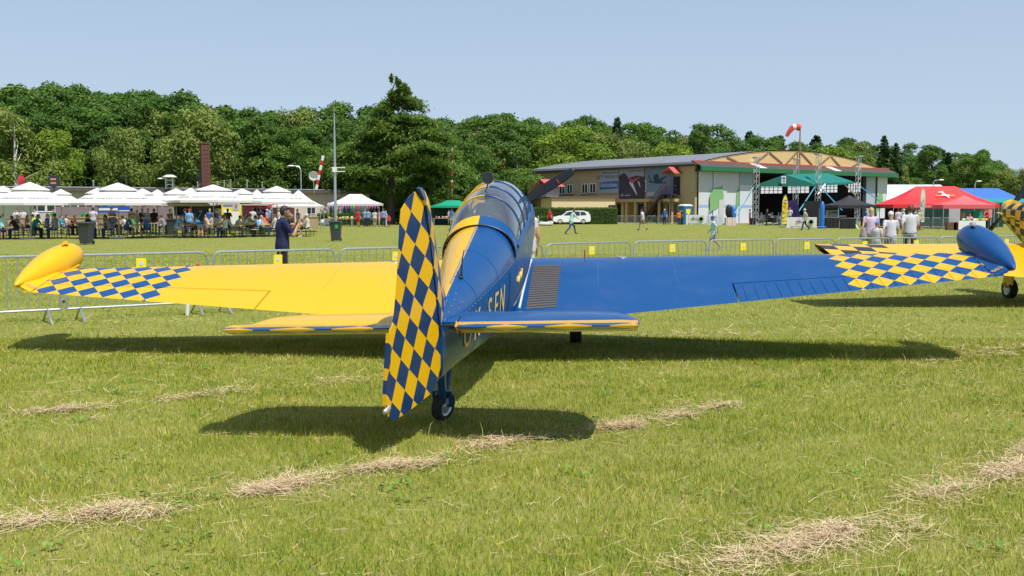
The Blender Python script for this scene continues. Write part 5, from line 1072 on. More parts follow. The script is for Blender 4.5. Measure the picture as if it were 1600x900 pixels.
t = thing('teal_marquee', 'teal marquee at the right edge behind the checkered nose', 'tent', (gx(1590,120),120,0)); b = MB(); b.loft([[(-4.6,-.1,2.05),(6,-.1,2.05)],[(-4.6,-.1,2.55),(6,-.1,2.55)],[(-4.6,3,3.0),(6,3,3.0)]], closed=False, cap=False); b.build('canopy', mat('teal_marquee_canvas', (.01,.28,.25), .7), t); b = MB(); b.box((0,3.2,1.3),(10.6,.1,2.6)); b.build('wall', mat('teal_wall_cloth', (.0,.16,.12), .7), t)
Y = 93; rt_, rc_ = pavilion('pavilion_tent', 'big red tent of the volunteer fire brigade', 'tent', gx(1473,Y), Y+2, 9.6, 5, 2.15, zz(291,Y+2), mat('red_canvas', (.72,.025,.03), .65, var=.06), 3.6, group='pavilion tents', val=.34, sag=.08)
text('lettering', 'Ochotnicza Straż Pożarna Gotartowice', mat('lettering_pale', (.75,.72,.78), .6), rc_, .33, frame((-.25,-2.52,1.98),(1,0,0),(0,0,1)), xs=1.0)
b = MB(); M_or = mat('print_orange', (.85,.25,.02), .6); o_ = Vector((.35,-1.24,2.92)); sl = Vector((0,2.0,1.75)).normalized()
def onroof(x, q): return o_ + Vector((x,0,0)) + sl*q + Vector((0,-.06,.06))
b.add([onroof(-.85,-.10),onroof(.85,-.10),onroof(.85,.06),onroof(-.85,.06)], [(0,1,2,3)]); b.build('wing_emblem', M_or, rc_)
b = MB(); e2 = Vector((0,-.015,.015)); b.add([p_+e2 for p_ in (onroof(.22,-.38),onroof(.36,-.3),onroof(-.14,.5),onroof(-.28,.42))], [(0,1,2,3)]); b.add([p_+e2*1.5 for p_ in (onroof(-.5,.36),onroof(-.02,.46),onroof(-.05,.56),onroof(-.5,.46))], [(0,1,2,3)]); b.add([p_+e2*2 for p_ in (onroof(-.38,-.08),onroof(.4,-.08),onroof(.4,.04),onroof(-.38,.04))], [(0,1,2,3)]); b.build('glider_emblem', M_white, rc_)
pavilion('pavilion_tent', 'smaller faded red canopy joined to the right of the red tent', 'tent', gx(1515,88), 89.5, 4.3, 3, 2.1, zz(305,89), mat('faded_red_canvas', (.72,.12,.13), .65), .05, R(-6), group='pavilion tents', val=.34)
ff = feather('feather_flag', 'pale green and white feather flag before the red tent', 1436, 347, 292, 84, 7.5, mat('pale_green_flag_cloth', (.62,.68,.52), .8), group='feather flags', flip=1)
for i, f in enumerate((.08,.2,.32,.45,.6)): b = MB(); b.box((ff[4]*.45,-.12,ff[2]+ff[3]*f),(ff[4]*.35,.02,.22)); b.build('flag_print', mat('flag_mauve_print', (.4,.38,.55), .7), ff[0])
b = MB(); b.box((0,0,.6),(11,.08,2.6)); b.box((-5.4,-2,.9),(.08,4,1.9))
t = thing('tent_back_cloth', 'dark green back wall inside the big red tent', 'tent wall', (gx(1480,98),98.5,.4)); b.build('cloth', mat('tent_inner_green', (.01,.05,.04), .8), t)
panel('green_screen', 'bright green screen hanging right inside the red tent', 'screen', 1519, 1536, 330, 347, 96, mat('bright_green_cloth', (.02,.38,.25), .7)); panel('price_board', 'white lettered board under the red tent', 'board', 1482, 1500, 325, 350, 92, mat('board_pale', (.5,.5,.56), .6, var=.15, scale=3)); panel('salmon_cloth', 'salmon cloth hanging at the right of the red canopy', 'cloth', 1536, 1550, 327, 340, 90, mat('salmon_cloth', (.7,.28,.25), .7))
panel('navy_banner', 'dark blue draped banner at the left end of the red tent', 'banner', 1383, 1398, 325, 345, 97, mat('navy_cloth', (.02,.03,.12), .8, var=.3, scale=2)); panel('yellow_back_cloth', 'beige cloth behind the shoppers left of the flag', 'cloth', 1400, 1428, 326, 340, 104, mat('beige_cloth', (.55,.45,.28), .8))
for i, (x0, x1) in enumerate(((1436,1452),(1454,1470),(1471,1487))): barrier((gx(x0,88),88,0),(gx(x1,88),88,0), 'grey barrier %s in front of the red tent' % ['nearest the pale flag','in the middle','by the crate pile'][i], 'barriers in front of the red tent', False, nb=8)
for i, (px, lb, m_) in enumerate(((1484,'brown crate left of the white board table',mat('crate_brown', (.16,.09,.05), .8)),(1494,'reddish crate beside the white table',mat('crate_red', (.25,.08,.06), .8)))):
    t = thing('slatted_crate', lb, 'crate', (gx(px,84),84,0), 0, 'crates by the red tent')
    for j in range(4): b = MB(); b.box((0,-.28,.1+.16*j),(.75,.03,.13)); b.build('slat', m_, t)
    b = MB(); b.box((0,0,.33),(.72,.5,.62)); b.build('inside', m_, t)
t = thing('sales_table', 'white fronted sales table under the small red canopy', 'table', (gx(1514,84),84,0)); b = MB(); b.box((0,0,.74),(2.2,.8,.04)); b.build('tabletop', M_white, t); b = MB(); b.box((0,-.4,.4),(2.2,.03,.7)); b.build('front_panel', M_tentw, t)
rr = random.Random(5)
for i in range(12):
    c_ = rr.choice([(.1,.45,.08),(.75,.6,.05),(.6,.08,.05),(.75,.75,.7)]); b = MB(); b.ell((0,0,.1),(.12,.12,.1),8,5); o = b.build('wares', mat('ware2_%.2f' % c_[0], c_, .6)); o.location = (gx(1514,84)+rr.uniform(-1,1.6),84+rr.uniform(-.3,.3),.76); tag(o, 'small bright ware on the white fronted sales table', 'goods', 'wares on the sales table')
# folding chair and bags left of the car
t = thing('folding_chair', 'white folding chair on the grass left of the car', 'chair', gp(845,352)); b = MB(); b.box((0,0,.42),(.5,.5,.04)); b.build('seat', M_white, t); b = MB(); b.box((-.25,.05,.75),(.05,.5,.6)); b.build('backrest', M_white, t)
b = MB()
for sx in (-.2,.2):
    for sy in (-.2,.2): b.tube([(sx,sy,0),(sx,sy,.42)], .02, 5)
b.build('legs', M_steel, t)
b = MB(); b.ell((0,0,.2),(.8,.3,.22)); b.ell((.5,.1,.3),(.35,.3,.25)); o = b.build('blanket_heap', mat('blanket_mixed', (.6,.55,.6), .8, var=.4, scale=5)); o.location = gp(852,353); tag(o, 'pale blanket heap beside the white folding chair', 'blanket')
# ---------------------------------------------------------------- trees
M_lf_dark = leaf_material('foliage_dark', (.05,.12,.02), (.14,.235,.038)); M_lf_mid = leaf_material('foliage_mid', (.06,.14,.018), (.16,.27,.038)); M_lf_olive = leaf_material('foliage_olive', (.14,.20,.035), (.29,.345,.08)); M_lf_light = leaf_material('foliage_light', (.13,.22,.02), (.27,.37,.04)); M_lf_con = leaf_material('foliage_conifer', (.03,.075,.02), (.08,.145,.035), .25); M_lf_larch = leaf_material('foliage_larch', (.06,.135,.018), (.20,.275,.04), .32)
def crown_decid(seed, H, rad, base, n, s, m, squash=1.0, lean=0, droop=0, loose=.0):
    r_ = np.random.default_rng(seed); Pp, Oo, Tt = [], [], []
    k = int(26 + 8*r_.random()); hc = H*base; cen = []
    for i in range(k):
        f = (i+.5)/k; z = hc + (H-hc)*f; env = rad*math.sqrt(max(.03, 1-(abs(f-.42)/.60)**2.2)); a = r_.random()*6.283; q = env*(.35+.55*math.sqrt(r_.random()))
        pr = rad*(.28+.22*r_.random())*(.75 if f > .8 else 1); cen.append((math.cos(a)*q, math.sin(a)*q, min(z, H-pr*.6), pr, r_.random()))
    w_ = np.array([c[3]**2 for c in cen]); w_ /= w_.sum(); ci = r_.choice(len(cen), n, p=w_); C_ = np.array(cen)[ci]
    d = r_.normal(0,1,(n,3)); d[:,2] = np.where(r_.random(n) < .7, np.abs(d[:,2]), d[:,2]); d /= np.linalg.norm(d, axis=1)[:,None]
    rr = C_[:,3]*(.62 + .45*r_.random(n) + loose*r_.normal(0,.25,n)); P_ = C_[:,:3] + d*rr[:,None]*np.array([1,1,.8]); P_[:,2] = np.maximum(P_[:,2], hc*.6)
    if droop: P_[:,2] -= droop*(r_.random(n)**2)
    t = np.clip(.55*C_[:,4] + .45*r_.random(n), 0, 1)
    me = leafcards(None, 'crown', P_, s, m, r_, out=d, tint=t, link_it=False, droop=(.8 if droop else 0), asp=(1.7 if droop else 1.15))
    b = MB(); b.tube([(0,0,0),(.1*lean,.05,H*.3),(.15*lean,0,H*.6),(.0,.1,H*.88)], [H*.018,H*.013,H*.008,H*.003], 8)
    for c in cen[2:len(cen)-4:3]: b.tube([(.05*lean,.03,max(hc*.7,c[2]*.72)), (c[0]*.5,c[1]*.5,c[2]*.9), (c[0],c[1],c[2])], [H*.004,H*.0025,H*.001], 5)
    return me, b
def crown_conifer(seed, H, rad, base, n, s, m, layers=20, ragged=.25, shape=1.0):
    r_ = np.random.default_rng(seed); P_, O_, T_ = [], [], []; b = MB(); b.tube([(0,0,0),(0,0,H*.5),(0,0,H*.98)], [H*.017,H*.011,H*.002], 8)
    per = max(6, n//(layers*9))
    for i in range(layers):
        f = (i+.3)/layers; z = H*(base + (1-base)*f); env = rad*(1-f)**shape*(1+r_.normal(0,ragged*.5)) + .12*rad
        for j in range(9 if f < .8 else 6):
            a = r_.random()*6.283; L = env*(.65+.5*r_.random()); dr = .22+.25*(1-f); tip = np.array([math.cos(a)*L, math.sin(a)*L, z - dr*L*.6]); tv = r_.random()
            if j % 3 == 0: b.tube([(0,0,z), tuple(tip*np.array([.6,.6,1])+np.array([0,0,.08*L])), tuple(tip)], [H*.003,H*.002,H*.001], 4)
            u = r_.random(per)**.6; sp = (r_.random(per)-.5)*L*.55*(.3+u*.8); p = np.stack([math.cos(a)*L*u - math.sin(a)*sp, math.sin(a)*L*u + math.cos(a)*sp, z - dr*L*.6*u**1.6 + .06*L*np.sin(u*3) - r_.random(per)*.22*L + r_.normal(0,.12,per)], 1)
            P_.append(p); T_.append(np.clip(.5*tv + .5*r_.random(per), 0, 1)); O_.append(np.tile(np.array([[math.cos(a)*.4, math.sin(a)*.4, .8]]), (per,1)))
    P_ = np.concatenate(P_); me = leafcards(None, 'crown', P_, s, m, r_, out=np.concatenate(O_), tint=np.concatenate(T_), link_it=False, droop=.7, asp=1.8); return me, b
VAR = {}
def variant(key, fn, bark):
    me, b = fn(); VAR[key] = (me, b.mesh('trunk', bark))
for i in range(4): variant('dark%d' % i, lambda i=i: crown_decid(10+i, 16, 4.3, .10, 15000, .32, M_lf_dark, loose=.35), M_bark)
for i in range(2): variant('mid%d' % i, lambda i=i: crown_decid(20+i, 15, 4.4, .1, 15000, .32, M_lf_mid, loose=.35), M_bark)
for i in range(2): variant('birch%d' % i, lambda i=i: crown_decid(30+i, 14, 4.0, .14, 15000, .26, M_lf_olive, droop=2.2, loose=.5), M_birchbark)
variant('light', lambda: crown_decid(40, 10, 3.6, .08, 12000, .27, M_lf_light, loose=.35), M_bark)
variant('round', lambda: crown_decid(44, 10, 4.2, .05, 13000, .26, M_lf_mid, loose=.3), M_bark)
variant('thin', lambda: crown_decid(47, 16, 2.6, .5, 5000, .32, M_lf_dark, loose=.6), M_bark)
for i in range(2): variant('spruce%d' % i, lambda i=i: crown_conifer(50+i, 17, 4.0, .1, 12000, .30, M_lf_con, 26, .3, 1.05), M_bark)
variant('oldspruce', lambda: crown_conifer(60, 15, 4.2, .10, 14000, .30, M_lf_larch, 24, .5, .8), M_bark)
def tree(key, px, Y, top, label, group=None, wf=1.0, rz=None, name=None):
    me, tr = VAR[key]; H0 = max(v.co.z for v in me.vertices) if key not in _hc else _hc[key]; _hc[key] = H0
    h = zz(top, Y); s = h/H0; t = thing(name or NM[key[:4]], label, 'tree', (gx(px,Y),Y,-.02), random.random()*6.28 if rz is None else rz, group); t.scale = (s*wf, s*wf, s); link('crown', me, t); link('trunk', tr, t); return t
_hc = {}; NM = {'dark':'deciduous_tree','mid0':'deciduous_tree','mid1':'deciduous_tree','birc':'birch_tree','ligh':'willow_tree','roun':'lime_tree','thin':'tall_thin_tree','spru':'spruce_tree','olds':'spruce_tree'}
# skyline of the wood as seen in the photo: column, top row
SKY = [(-200,138),(-60,140),(-20,140),(20,136),(55,128),(90,126),(125,134),(160,141),(200,134),(235,140),(275,139),(305,146),(345,166),(385,168),(425,172),(462,157),(500,173),(545,160),(575,163),(600,170),(660,180),(700,178),(745,182),(800,170),(850,182),(885,190),(925,178),(965,196),(1005,188),(1045,204),(1080,200),(1110,197),(1150,212),(1190,208),(1225,222),(1265,216),(1300,218),(1340,222),(1380,216),(1420,232),(1470,228),(1505,236),(1545,242),(1575,266),(1620,262),(1665,258),(1800,250)]
def sky_at(px):
    for (a, ya), (b_, yb) in zip(SKY, SKY[1:]):
        if a <= px <= b_: return ya + (yb-ya)*(px-a)/(b_-a)
    return 150
rt = random.Random(12)
def sector(px): return 'behind the white umbrellas' if px < 330 else ('left of the big larch' if px < 560 else ('between larch and hangar' if px < 830 else ('above the hangar roof' if px < 1180 else ('right of the windsock' if px < 1400 else 'behind the right hand tents'))))
def depth(px): return 128 + max(0, px-480)*.062 + (26 if px > 820 else 0)
for row, (dd, dy, step) in enumerate(((30,0,26),(16,9,30),(4,26,34))):
    px = -150 + row*11
    while px < 1760:
        Y = depth(px) + dd + rt.uniform(-3,3); hw_ = step*.5
        top = sky_at(px) + dy + rt.uniform(-9,13)*(1+.5*row)
        con = px > 1180 and px < 1480 and rt.random() < .16
        if px > 1480: top += 6*row
        key = rt.choice(['spruce0','spruce1']) if con or rt.random() < .03 else rt.choice(['dark0','dark1','dark2','dark3','dark0','mid0','mid0','mid1','mid1','birch1'] if row else ['dark0','dark1','dark2','dark3','mid0','mid1'])
        kind = 'dark spruce in the wood ' if key[:2] == 'sp' else ('dark green broadleaf tree in the wood ' if key[:2] == 'da' else ('olive birch in the wood ' if key[0] == 'b' else 'fresh green broadleaf tree in the wood '))
        tree(key, px, Y, top, kind + ['skyline row ','middle row ','front row '][row] + sector(px), 'trees of the wood', rt.uniform(.95,1.25))
        px += step*rt.uniform(.8,1.25)
# trees one can tell apart
tree('birch0', 28, 118, 166, 'big drooping birch at the far left edge', wf=1.25); tree('light', 92, 122, 197, 'small yellow green tree between the two left birches', wf=.75); tree('birch1', 200, 119, 194, 'pale olive birch with white trunk behind the umbrellas', wf=.95); tree('birch0', 312, 121, 163, 'tall weeping birch behind the brick chimney', wf=1.15, rz=2.0)
tree('oldspruce', 405, 121, 180, 'olive spruce right of the brick chimney', wf=.95); tree('mid1', 456, 127, 196, 'leaning half bare tree right of the olive spruce', wf=.8); tree('round', 735, 128, 217, 'rounded fresh green tree right of the blue flag', wf=.95); tree('light', 772, 132, 286, 'low bush right of the blue flag pole', wf=1.3)
tree('light', 888, 158, 193, 'bright yellow green willow rising behind the hangar roof', wf=1.15); tree('birch1', 945, 163, 203, 'olive tree right of the bright willow', wf=1.1); tree('birch0', 985, 165, 212, 'second olive tree above the hangar posters', wf=1.0, rz=4.0); tree('spruce1', 963, 172, 181, 'dark pointed spruce rising from the skyline', wf=.8); tree('light', 1048, 166, 220, 'bright small tree above the hangar stair', wf=1.1); tree('thin', 1096, 166, 190, 'slender tree with clear trunk above the hangar corner', wf=.9)
tree('mid0', 1185, 170, 208, 'full dark tree left of the windsock', wf=1.1); tree('light', 1290, 176, 228, 'light green tree right of the windsock', wf=1.2); tree('spruce0', 1378, 184, 210, 'tallest spruce right of the hangar', wf=1.0); tree('spruce1', 1396, 186, 222, 'shorter spruce right of the tallest one', wf=.9); tree('thin', 1452, 188, 224, 'thin crowned pine above the red tent', wf=1.1); tree('mid1', 1522, 182, 238, 'broad dark tree at the end of the wood', wf=1.3); tree('birch0', 1566, 172, 262, 'olive birch right of the last dark tree', wf=1.2, rz=1.0); tree('birch1', 1605, 170, 260, 'olive birch at the right edge of the frame', wf=1.2)
# big larch with layered drooping boughs
def larch():
    Y = 117; H = zz(132, Y); r_ = np.random.default_rng(77); t = thing('larch_tree', 'tall ragged larch with thick dark trunk beside the white pavilion', 'tree', (gx(612,Y),Y,0)); P_, O_, T_ = [], [], []; b = MB(); b.tube([(0,0,0),(0,0,.5),(.05,0,H*.4),(.35,0,H*.75),(.3,0,H*.98)], [.55,.42,.34,.18,.03], 10)
    px2m = Y/FPX
    bo = [(590,190,16,-1),(655,185,30,1),(575,205,26,-1),(665,205,36,1),(560,222,40,-1),(672,225,40,1),(552,245,48,-1),(676,248,48,1),(575,262,34,-1),(660,270,44,1),(585,282,24,-1),(650,292,34,1),(600,165,18,-1),(640,160,22,1),(624,152,16,1),(610,160,14,-1),(630,180,24,1),(600,200,24,-1),(625,215,26,1),(640,240,30,1),(600,240,26,-1),(570,270,22,-1),(620,265,24,1),(634,150,10,1),(618,147,7,-1),(628,140,6,1),(630,133,4,1),(629,127,2,1),(680,212,24,1),(548,262,26,-1),(560,285,18,-1),(668,300,22,1)]
    for k_ in range(3):
        for (px, py, w, sg) in bo:
            c = np.array([gx(px+r_.normal(0,6),Y)-gx(612,Y), r_.normal(0,1)*2.0*(1-(300-py)/260), zz(py+r_.normal(0,5),Y)]); L = w*px2m*1.15; n = int(110+w*17); u = r_.normal(0,.42,n); v = r_.normal(0,.4,n)
            p = c + np.stack([u*L, v*L*.8, -np.abs(u)*.28*L + r_.normal(0,.16,n) - .5*r_.random(n)**2], 1); tv = r_.random(); P_.append(p); T_.append(np.clip(.5*tv+.5*r_.random(n),0,1)); O_.append(np.tile(np.array([[.3*sg,-.3,.7]]),(n,1)))
            if k_ == 0: b.tube([(.1,0,c[2]*.93),((c[0]*.5),c[1]*.5,c[2]*1.0),tuple(c)], [.09,.06,.025], 5)
    me = leafcards(None, 'crown', np.concatenate(P_), .25, M_lf_larch, r_, out=np.concatenate(O_), tint=np.concatenate(T_), link_it=False, droop=.8, asp=1.7); link('crown', me, t); b.build('trunk', M_bark, t)
larch()
tree('oldspruce', 682, 116, 215, 'drooping olive conifer just right of the larch', wf=.9, rz=1.0); tree('oldspruce', 530, 118, 232, 'dark olive conifer left of the larch', wf=.85, rz=2.5); tree('round', 655, 126, 268, 'dark shrub beneath the right side of the larch', wf=1.5); tree('round', 505, 128, 225, 'broad dark bush left of the larch', wf=1.0); tree('light', 640, 122, 300, 'low yellow green bushes behind the larch trunk', wf=2.0)
for px, Y, top, lb in ((570,124,290,'low bush behind the white pavilion'),(690,124,298,'low bush behind the emerald tent'),(765,130,300,'low bush left of the cockpit'),(800,138,262,'dark bush left of the porch roof')): tree('round', px, Y, top, lb, wf=1.6, name='bush')
# ---------------------------------------------------------------- people
from mathutils.kdtree import KDTree
SKIN = [mat('skin_fair', (.52,.30,.20), .55, var=.06), mat('skin_tan', (.40,.21,.13), .55, var=.06), mat('skin_pale', (.60,.38,.28), .55, var=.06)]
M_shoe = mat('shoe_dark', (.04,.04,.045), .6); M_shoew = mat('shoe_white', (.6,.6,.6), .6)
HAIR = {'dark': mat('hair_dark', (.025,.018,.014), .6), 'brown': mat('hair_brown', (.09,.05,.025), .6), 'blond': mat('hair_blond', (.50,.34,.14), .6), 'grey': mat('hair_grey', (.3,.29,.28), .6)}
_cl = {}
def cloth(c):
    if c not in _cl: _cl[c] = mat('cloth_%02x%02x%02x' % tuple(int(255*min(1,v)) for v in c), c, .85, var=.14, scale=7, bump=.15)
    return _cl[c]
V3 = Vector
def joints(kind):
    J = dict(pel=V3((0,0,.95)), wai=V3((0,.01,1.10)), che=V3((0,.0,1.32)), nek=V3((0,.0,1.47)), hed=V3((0,.03,1.625)), hl=V3((-.09,0,.92)), hr=V3((.09,0,.92)), kl=V3((-.10,.02,.49)), kr=V3((.10,.02,.49)), al=V3((-.10,-.02,.08)), ar=V3((.10,-.02,.08)),
             sl=V3((-.19,0,1.41)), sr=V3((.19,0,1.41)), el=V3((-.25,-.03,1.13)), er=V3((.25,-.03,1.13)), wl=V3((-.25,.05,.88)), wr=V3((.25,.05,.88)), fl=V3((0,1,0)), fr=V3((0,1,0)))
    if kind == 'walk':
        J.update(kl=V3((-.09,.20,.50)), al=V3((-.09,.28,.10)), kr=V3((.09,-.06,.49)), ar=V3((.09,-.36,.17)), fr=V3((0,.75,-.6)), el=V3((-.25,-.12,1.14)), wl=V3((-.24,-.16,.9)), er=V3((.25,.05,1.13)), wr=V3((.22,.22,.93)))
        for k in ('che','nek','hed','sl','sr'): J[k] = J[k] + V3((0,.04,0))
    elif kind == 'stride':
        J.update(kl=V3((-.10,.24,.52)), al=V3((-.10,.33,.10)), kr=V3((.10,-.16,.47)), ar=V3((.10,-.48,.12)), fr=V3((0,.8,-.4)), pel=V3((0,-.04,.90)), hl=V3((-.09,-.04,.87)), hr=V3((.09,-.04,.87)), wai=V3((0,.0,1.05)), che=V3((0,.08,1.27)), nek=V3((0,.13,1.41)), hed=V3((0,.2,1.55)), sl=V3((-.19,.12,1.36)), sr=V3((.19,.10,1.36)), el=V3((-.30,.28,1.16)), wl=V3((-.2,.5,1.2)), er=V3((.28,.2,1.13)), wr=V3((.2,.42,1.02)))
    elif kind in ('sit','situp','sitback'):
        b_ = {'sit': .22, 'situp': .03, 'sitback': -.05}[kind]; z0 = -.40
        J.update(pel=V3((0,0,.58)), hl=V3((-.09,.03,.56)), hr=V3((.09,.03,.56)), kl=V3((-.12,.42,.52)), kr=V3((.12,.42,.52)), al=V3((-.12,.40,.08)), ar=V3((.12,.44,.08)))
        for k, f in (('wai',.3),('che',.72),('nek',1),('hed',1.25),('sl',.9),('sr',.9)): q = J[k]; J[k] = V3((q.x, q.y + b_*f, q.z - .37 - abs(b_)*.12*f))
        J.update(el=J['sl'] + V3((-.07,.14,-.24)), er=J['sr'] + V3((.07,.14,-.24)), wl=V3((-.14,.46+b_*.4,.80)), wr=V3((.12,.44+b_*.4,.80)))
        if kind == 'situp': J.update(wl=V3((-.10,.34,.63)), wr=V3((.12,.30,.63)))
    elif kind == 'busy': J.update(er=V3((.25,.12,1.16)), wr=V3((.16,.36,1.18)), el=V3((-.25,.1,1.15)), wl=V3((-.12,.36,1.10)))
    elif kind == 'hip': J.update(er=V3((.36,-.06,1.17)), wr=V3((.2,.02,1.0)))
    elif kind == 'phone': J.update(er=V3((.255,.16,1.14)), wr=V3((.13,.30,1.36)), el=V3((-.25,.13,1.14)), wl=V3((-.08,.31,1.35)), hed=V3((.015,.065,1.615)))
    return J
def rings_tube(p0, p1, r0, r1, n=10, k=4, flat=1.0, fax=None):
    d = p1 - p0; L = d.length; t = d.normalized(); a = (fax - t*fax.dot(t)).normalized() if fax else t.orthogonal().normalized(); b = t.cross(a); out = []
    for i in range(-3, k + 4):
        if i < 0: q = math.pi/2*(-i)/3; c = p0 - t*r0*math.sin(q)*.98; r = r0*max(.03, math.cos(q))
        elif i > k: q = math.pi/2*(i-k)/3; c = p1 + t*r1*math.sin(q)*.98; r = r1*max(.03, math.cos(q))
        else: f = i/k; c = p0 + d*f; r = r0 + (r1-r0)*f
        out.append([c + (a*math.cos(w)*flat + b*math.sin(w))*r for w in (2*math.pi*j/n for j in range(n))])
    return out
def body_mesh(name, kind, top='tee', bot='trousers', fem=False, voxel=.024, hero=False):
    J = joints(kind); b = MB(); tg = []
    def add(rings, tag_):
        n0 = len(b.v); b.loft(rings); tg.extend([tag_]*(len(b.v)-n0))
    def limb(p, q, r0, r1, tag_, **k): add(rings_tube(p, q, r0, r1, **k), tag_)
    fw = V3((0,1,0)); bulk = .95 if fem else 1.0
    # torso rings along the spine
    spine = [(J['pel'] - V3((0,0,.07)), .145 if not fem else .16, .105), (J['pel'] + V3((0,0,.02)), .165 if not fem else .175, .118), (J['wai'], .15*bulk - (.02 if fem else 0), .108), (J['che'], .175*bulk, .12), (J['che'] + (J['nek']-J['che'])*.6, .17*bulk, .095), (J['nek'] - V3((0,0,.005)), .075, .06)]
    def spine_rings(sp, gain=0.0):
        out = []
        for i, (c, rx, ry) in enumerate(sp):
            t = (sp[min(i+1,len(sp)-1)][0] - sp[max(i-1,0)][0]).normalized(); f = (fw - t*fw.dot(t)).normalized(); x = V3((1,0,0)); out.append([c + x*math.cos(w)*(rx+gain) + f*math.sin(w)*(ry+gain) for w in (2*math.pi*j/18 for j in range(18))])
        return out
    hem = ([(J['pel'] - V3((0,0,.12)), .192, .128), (J['pel'] + V3((0,0,.0)), .188, .128), (J['wai'], .165*bulk, .116)] if kind[:3] != 'sit' else [(J['pel'] - V3((0,0,.0)), .182, .135), (J['wai'], .165*bulk, .116)]) + spine[3:5]
    add(spine_rings(spine)[:3], 2); add(spine_rings(spine)[1:], 1); add(spine_rings(hem, .012), 1)
    for s, S, E, W_ in ((-1,'sl','el','wl'), (1,'sr','er','wr')):
        limb(J['che'] + V3((s*.08,-.0,.06)), J[S], .075, .062*bulk, 1)
        limb(J[S], J[E], .050*bulk, .040*bulk, 0); limb(J[E], J[W_], .041*bulk, .027*bulk, 0)
        if top == 'tee': limb(J[S], J[S] + (J[E]-J[S])*.55, .064*bulk, .060*bulk, 1)
        if top == 'long': limb(J[S], J[E], .062, .052, 1); limb(J[E], J[E]+(J[W_]-J[E])*.92, .052, .038, 1)
        d = (J[W_]-J[E]).normalized()
        if not hero:
            side = d.cross(V3((0,0,1)) if abs(d.z) < .8 else fw).normalized()
            limb(J[W_], J[W_]+d*.085, .030, .030, 0, flat=.6); limb(J[W_]+d*.03, J[W_]+d*.07+fw*.04, .014, .011, 0)
            for f in (-.024,-.008,.008,.024): limb(J[W_]+d*.08+side*f, J[W_]+d*(.165-abs(f)*.8)+side*f*1.1, .011, .009, 0)
    for s, H_, K_, A_, F_ in ((-1,'hl','kl','al','fl'), (1,'hr','kr','ar','fr')):
        if bot == 'trousers': limb(J[H_], J[K_], .098, .068, 2); limb(J[K_], J[A_] + V3((0,0,.02)), .068, .052, 2)
        else:
            limb(J[H_], J[K_], .085, .052, 0); limb(J[K_], J[K_]+(J[A_]-J[K_])*.35, .052, .055, 0); limb(J[K_]+(J[A_]-J[K_])*.35, J[A_], .055, .034, 0)
            f = .78 if bot == 'shorts' else .5; limb(J[H_], J[H_]+(J[K_]-J[H_])*f, .104, .090, 2)
        f_ = J[F_].normalized(); limb(J[A_]-f_*.03-V3((0,0,.035)), J[A_]+f_*.15-V3((0,0,.045)), .042, .034, 3)
    limb(J['nek']-V3((0,0,.03)), J['hed']-V3((0,.02,.06)), .056, .054, 0)
    h = J['hed']; M_ = None
    e = MB(); e.ell(h, (.074,.092,.112), 16, 12); n0 = len(b.v); b.add(e.v, e.f, 0, True); tg.extend([0]*(len(b.v)-n0))
    limb(h+V3((0,.06,-.06)), h+V3((0,.062,-.075)), .05, .044, 0)                       # jaw
    limb(h+V3((0,.09,.0)), h+V3((0,.108,-.03)), .011, .016, 0)                          # nose
    for s in (-1,1): limb(h+V3((s*.074,-.01,.005)), h+V3((s*.078,-.015,-.03)), .018, .013, 0, n=8)
    if hero:
        limb(h+V3((-.03,.085,.025)), h+V3((.03,.085,.025)), .013, .013, 0); limb(h+V3((-.02,.093,-.062)), h+V3((.02,.093,-.062)), .01, .01, 0)
        # right hand behind the phone, left hand steadying it
        for s, W_, E in ((1,'wr','er'),(-1,'wl','el')):
            w = J[W_]; d = V3((-.25*s,.35,.9)).normalized(); sd = V3((.9,-.2,.15)).normalized()
            limb(w, w+d*.08, .032, .036, 0, flat=.62, fax=V3((0,1,0)))
            for i, (o_, L_) in enumerate(((-.030,.062),(-.010,.074),(.010,.070),(.030,.055))):
                p0 = w + d*.085 + sd*o_; p1 = p0 + d*L_*.5 + V3((-.010*s,.016,.0)); p2 = p1 + V3((-.030*s,.012,.020)); p3 = p2 + V3((-.022*s,-.008,.004))
                limb(p0, p1, .0105, .0098, 0, n=8); limb(p1, p2, .0098, .009, 0, n=8); limb(p2, p3, .009, .008, 0, n=8)
            t0 = w + d*.03 + sd*(-.034*s); limb(t0, t0+d*.045+V3((-.016*s,-.012,.0)), .014, .0115, 0, n=8); limb(t0+d*.045+V3((-.016*s,-.012,0)), t0+d*.085+V3((-.022*s,-.016,.0)), .0115, .009, 0, n=8)
    me = bpy.data.meshes.new(name); me.from_pydata(b.v, [], b.f); o = bpy.data.objects.new(name, me); COL.objects.link(o)
    r_ = o.modifiers.new('r', 'REMESH'); r_.mode = 'VOXEL'; r_.voxel_size = voxel
    s_ = o.modifiers.new('s', 'SMOOTH'); s_.iterations = 3; s_.factor = .4
    bpy.context.view_layer.update(); dg = bpy.context.evaluated_depsgraph_get(); out = bpy.data.meshes.new_from_object(o.evaluated_get(dg)); bpy.data.objects.remove(o)
    out.name = name; kd = KDTree(len(b.v))
    for i, v in enumerate(b.v): kd.insert(v, i)
    kd.balance()
    for m in (SKIN[0], SKIN[0], SKIN[0], M_shoe): out.materials.append(m)
    mi = []
    for p in out.polygons:
        best, bd = 0, 9
        for co, i, d in kd.find_n(p.center, 6):
            # surfaces lie outside: prefer the clothing when close
            dd = d - (.012 if tg[i] in (1,2,3) else 0) - (.016 if tg[i] == 1 else 0)
            if dd < bd: bd, best = dd, tg[i]
        mi.append(best)
    out.polygons.foreach_set('material_index', mi); out.polygons.foreach_set('use_smooth', [True]*len(mi)); out.update(); return out, J
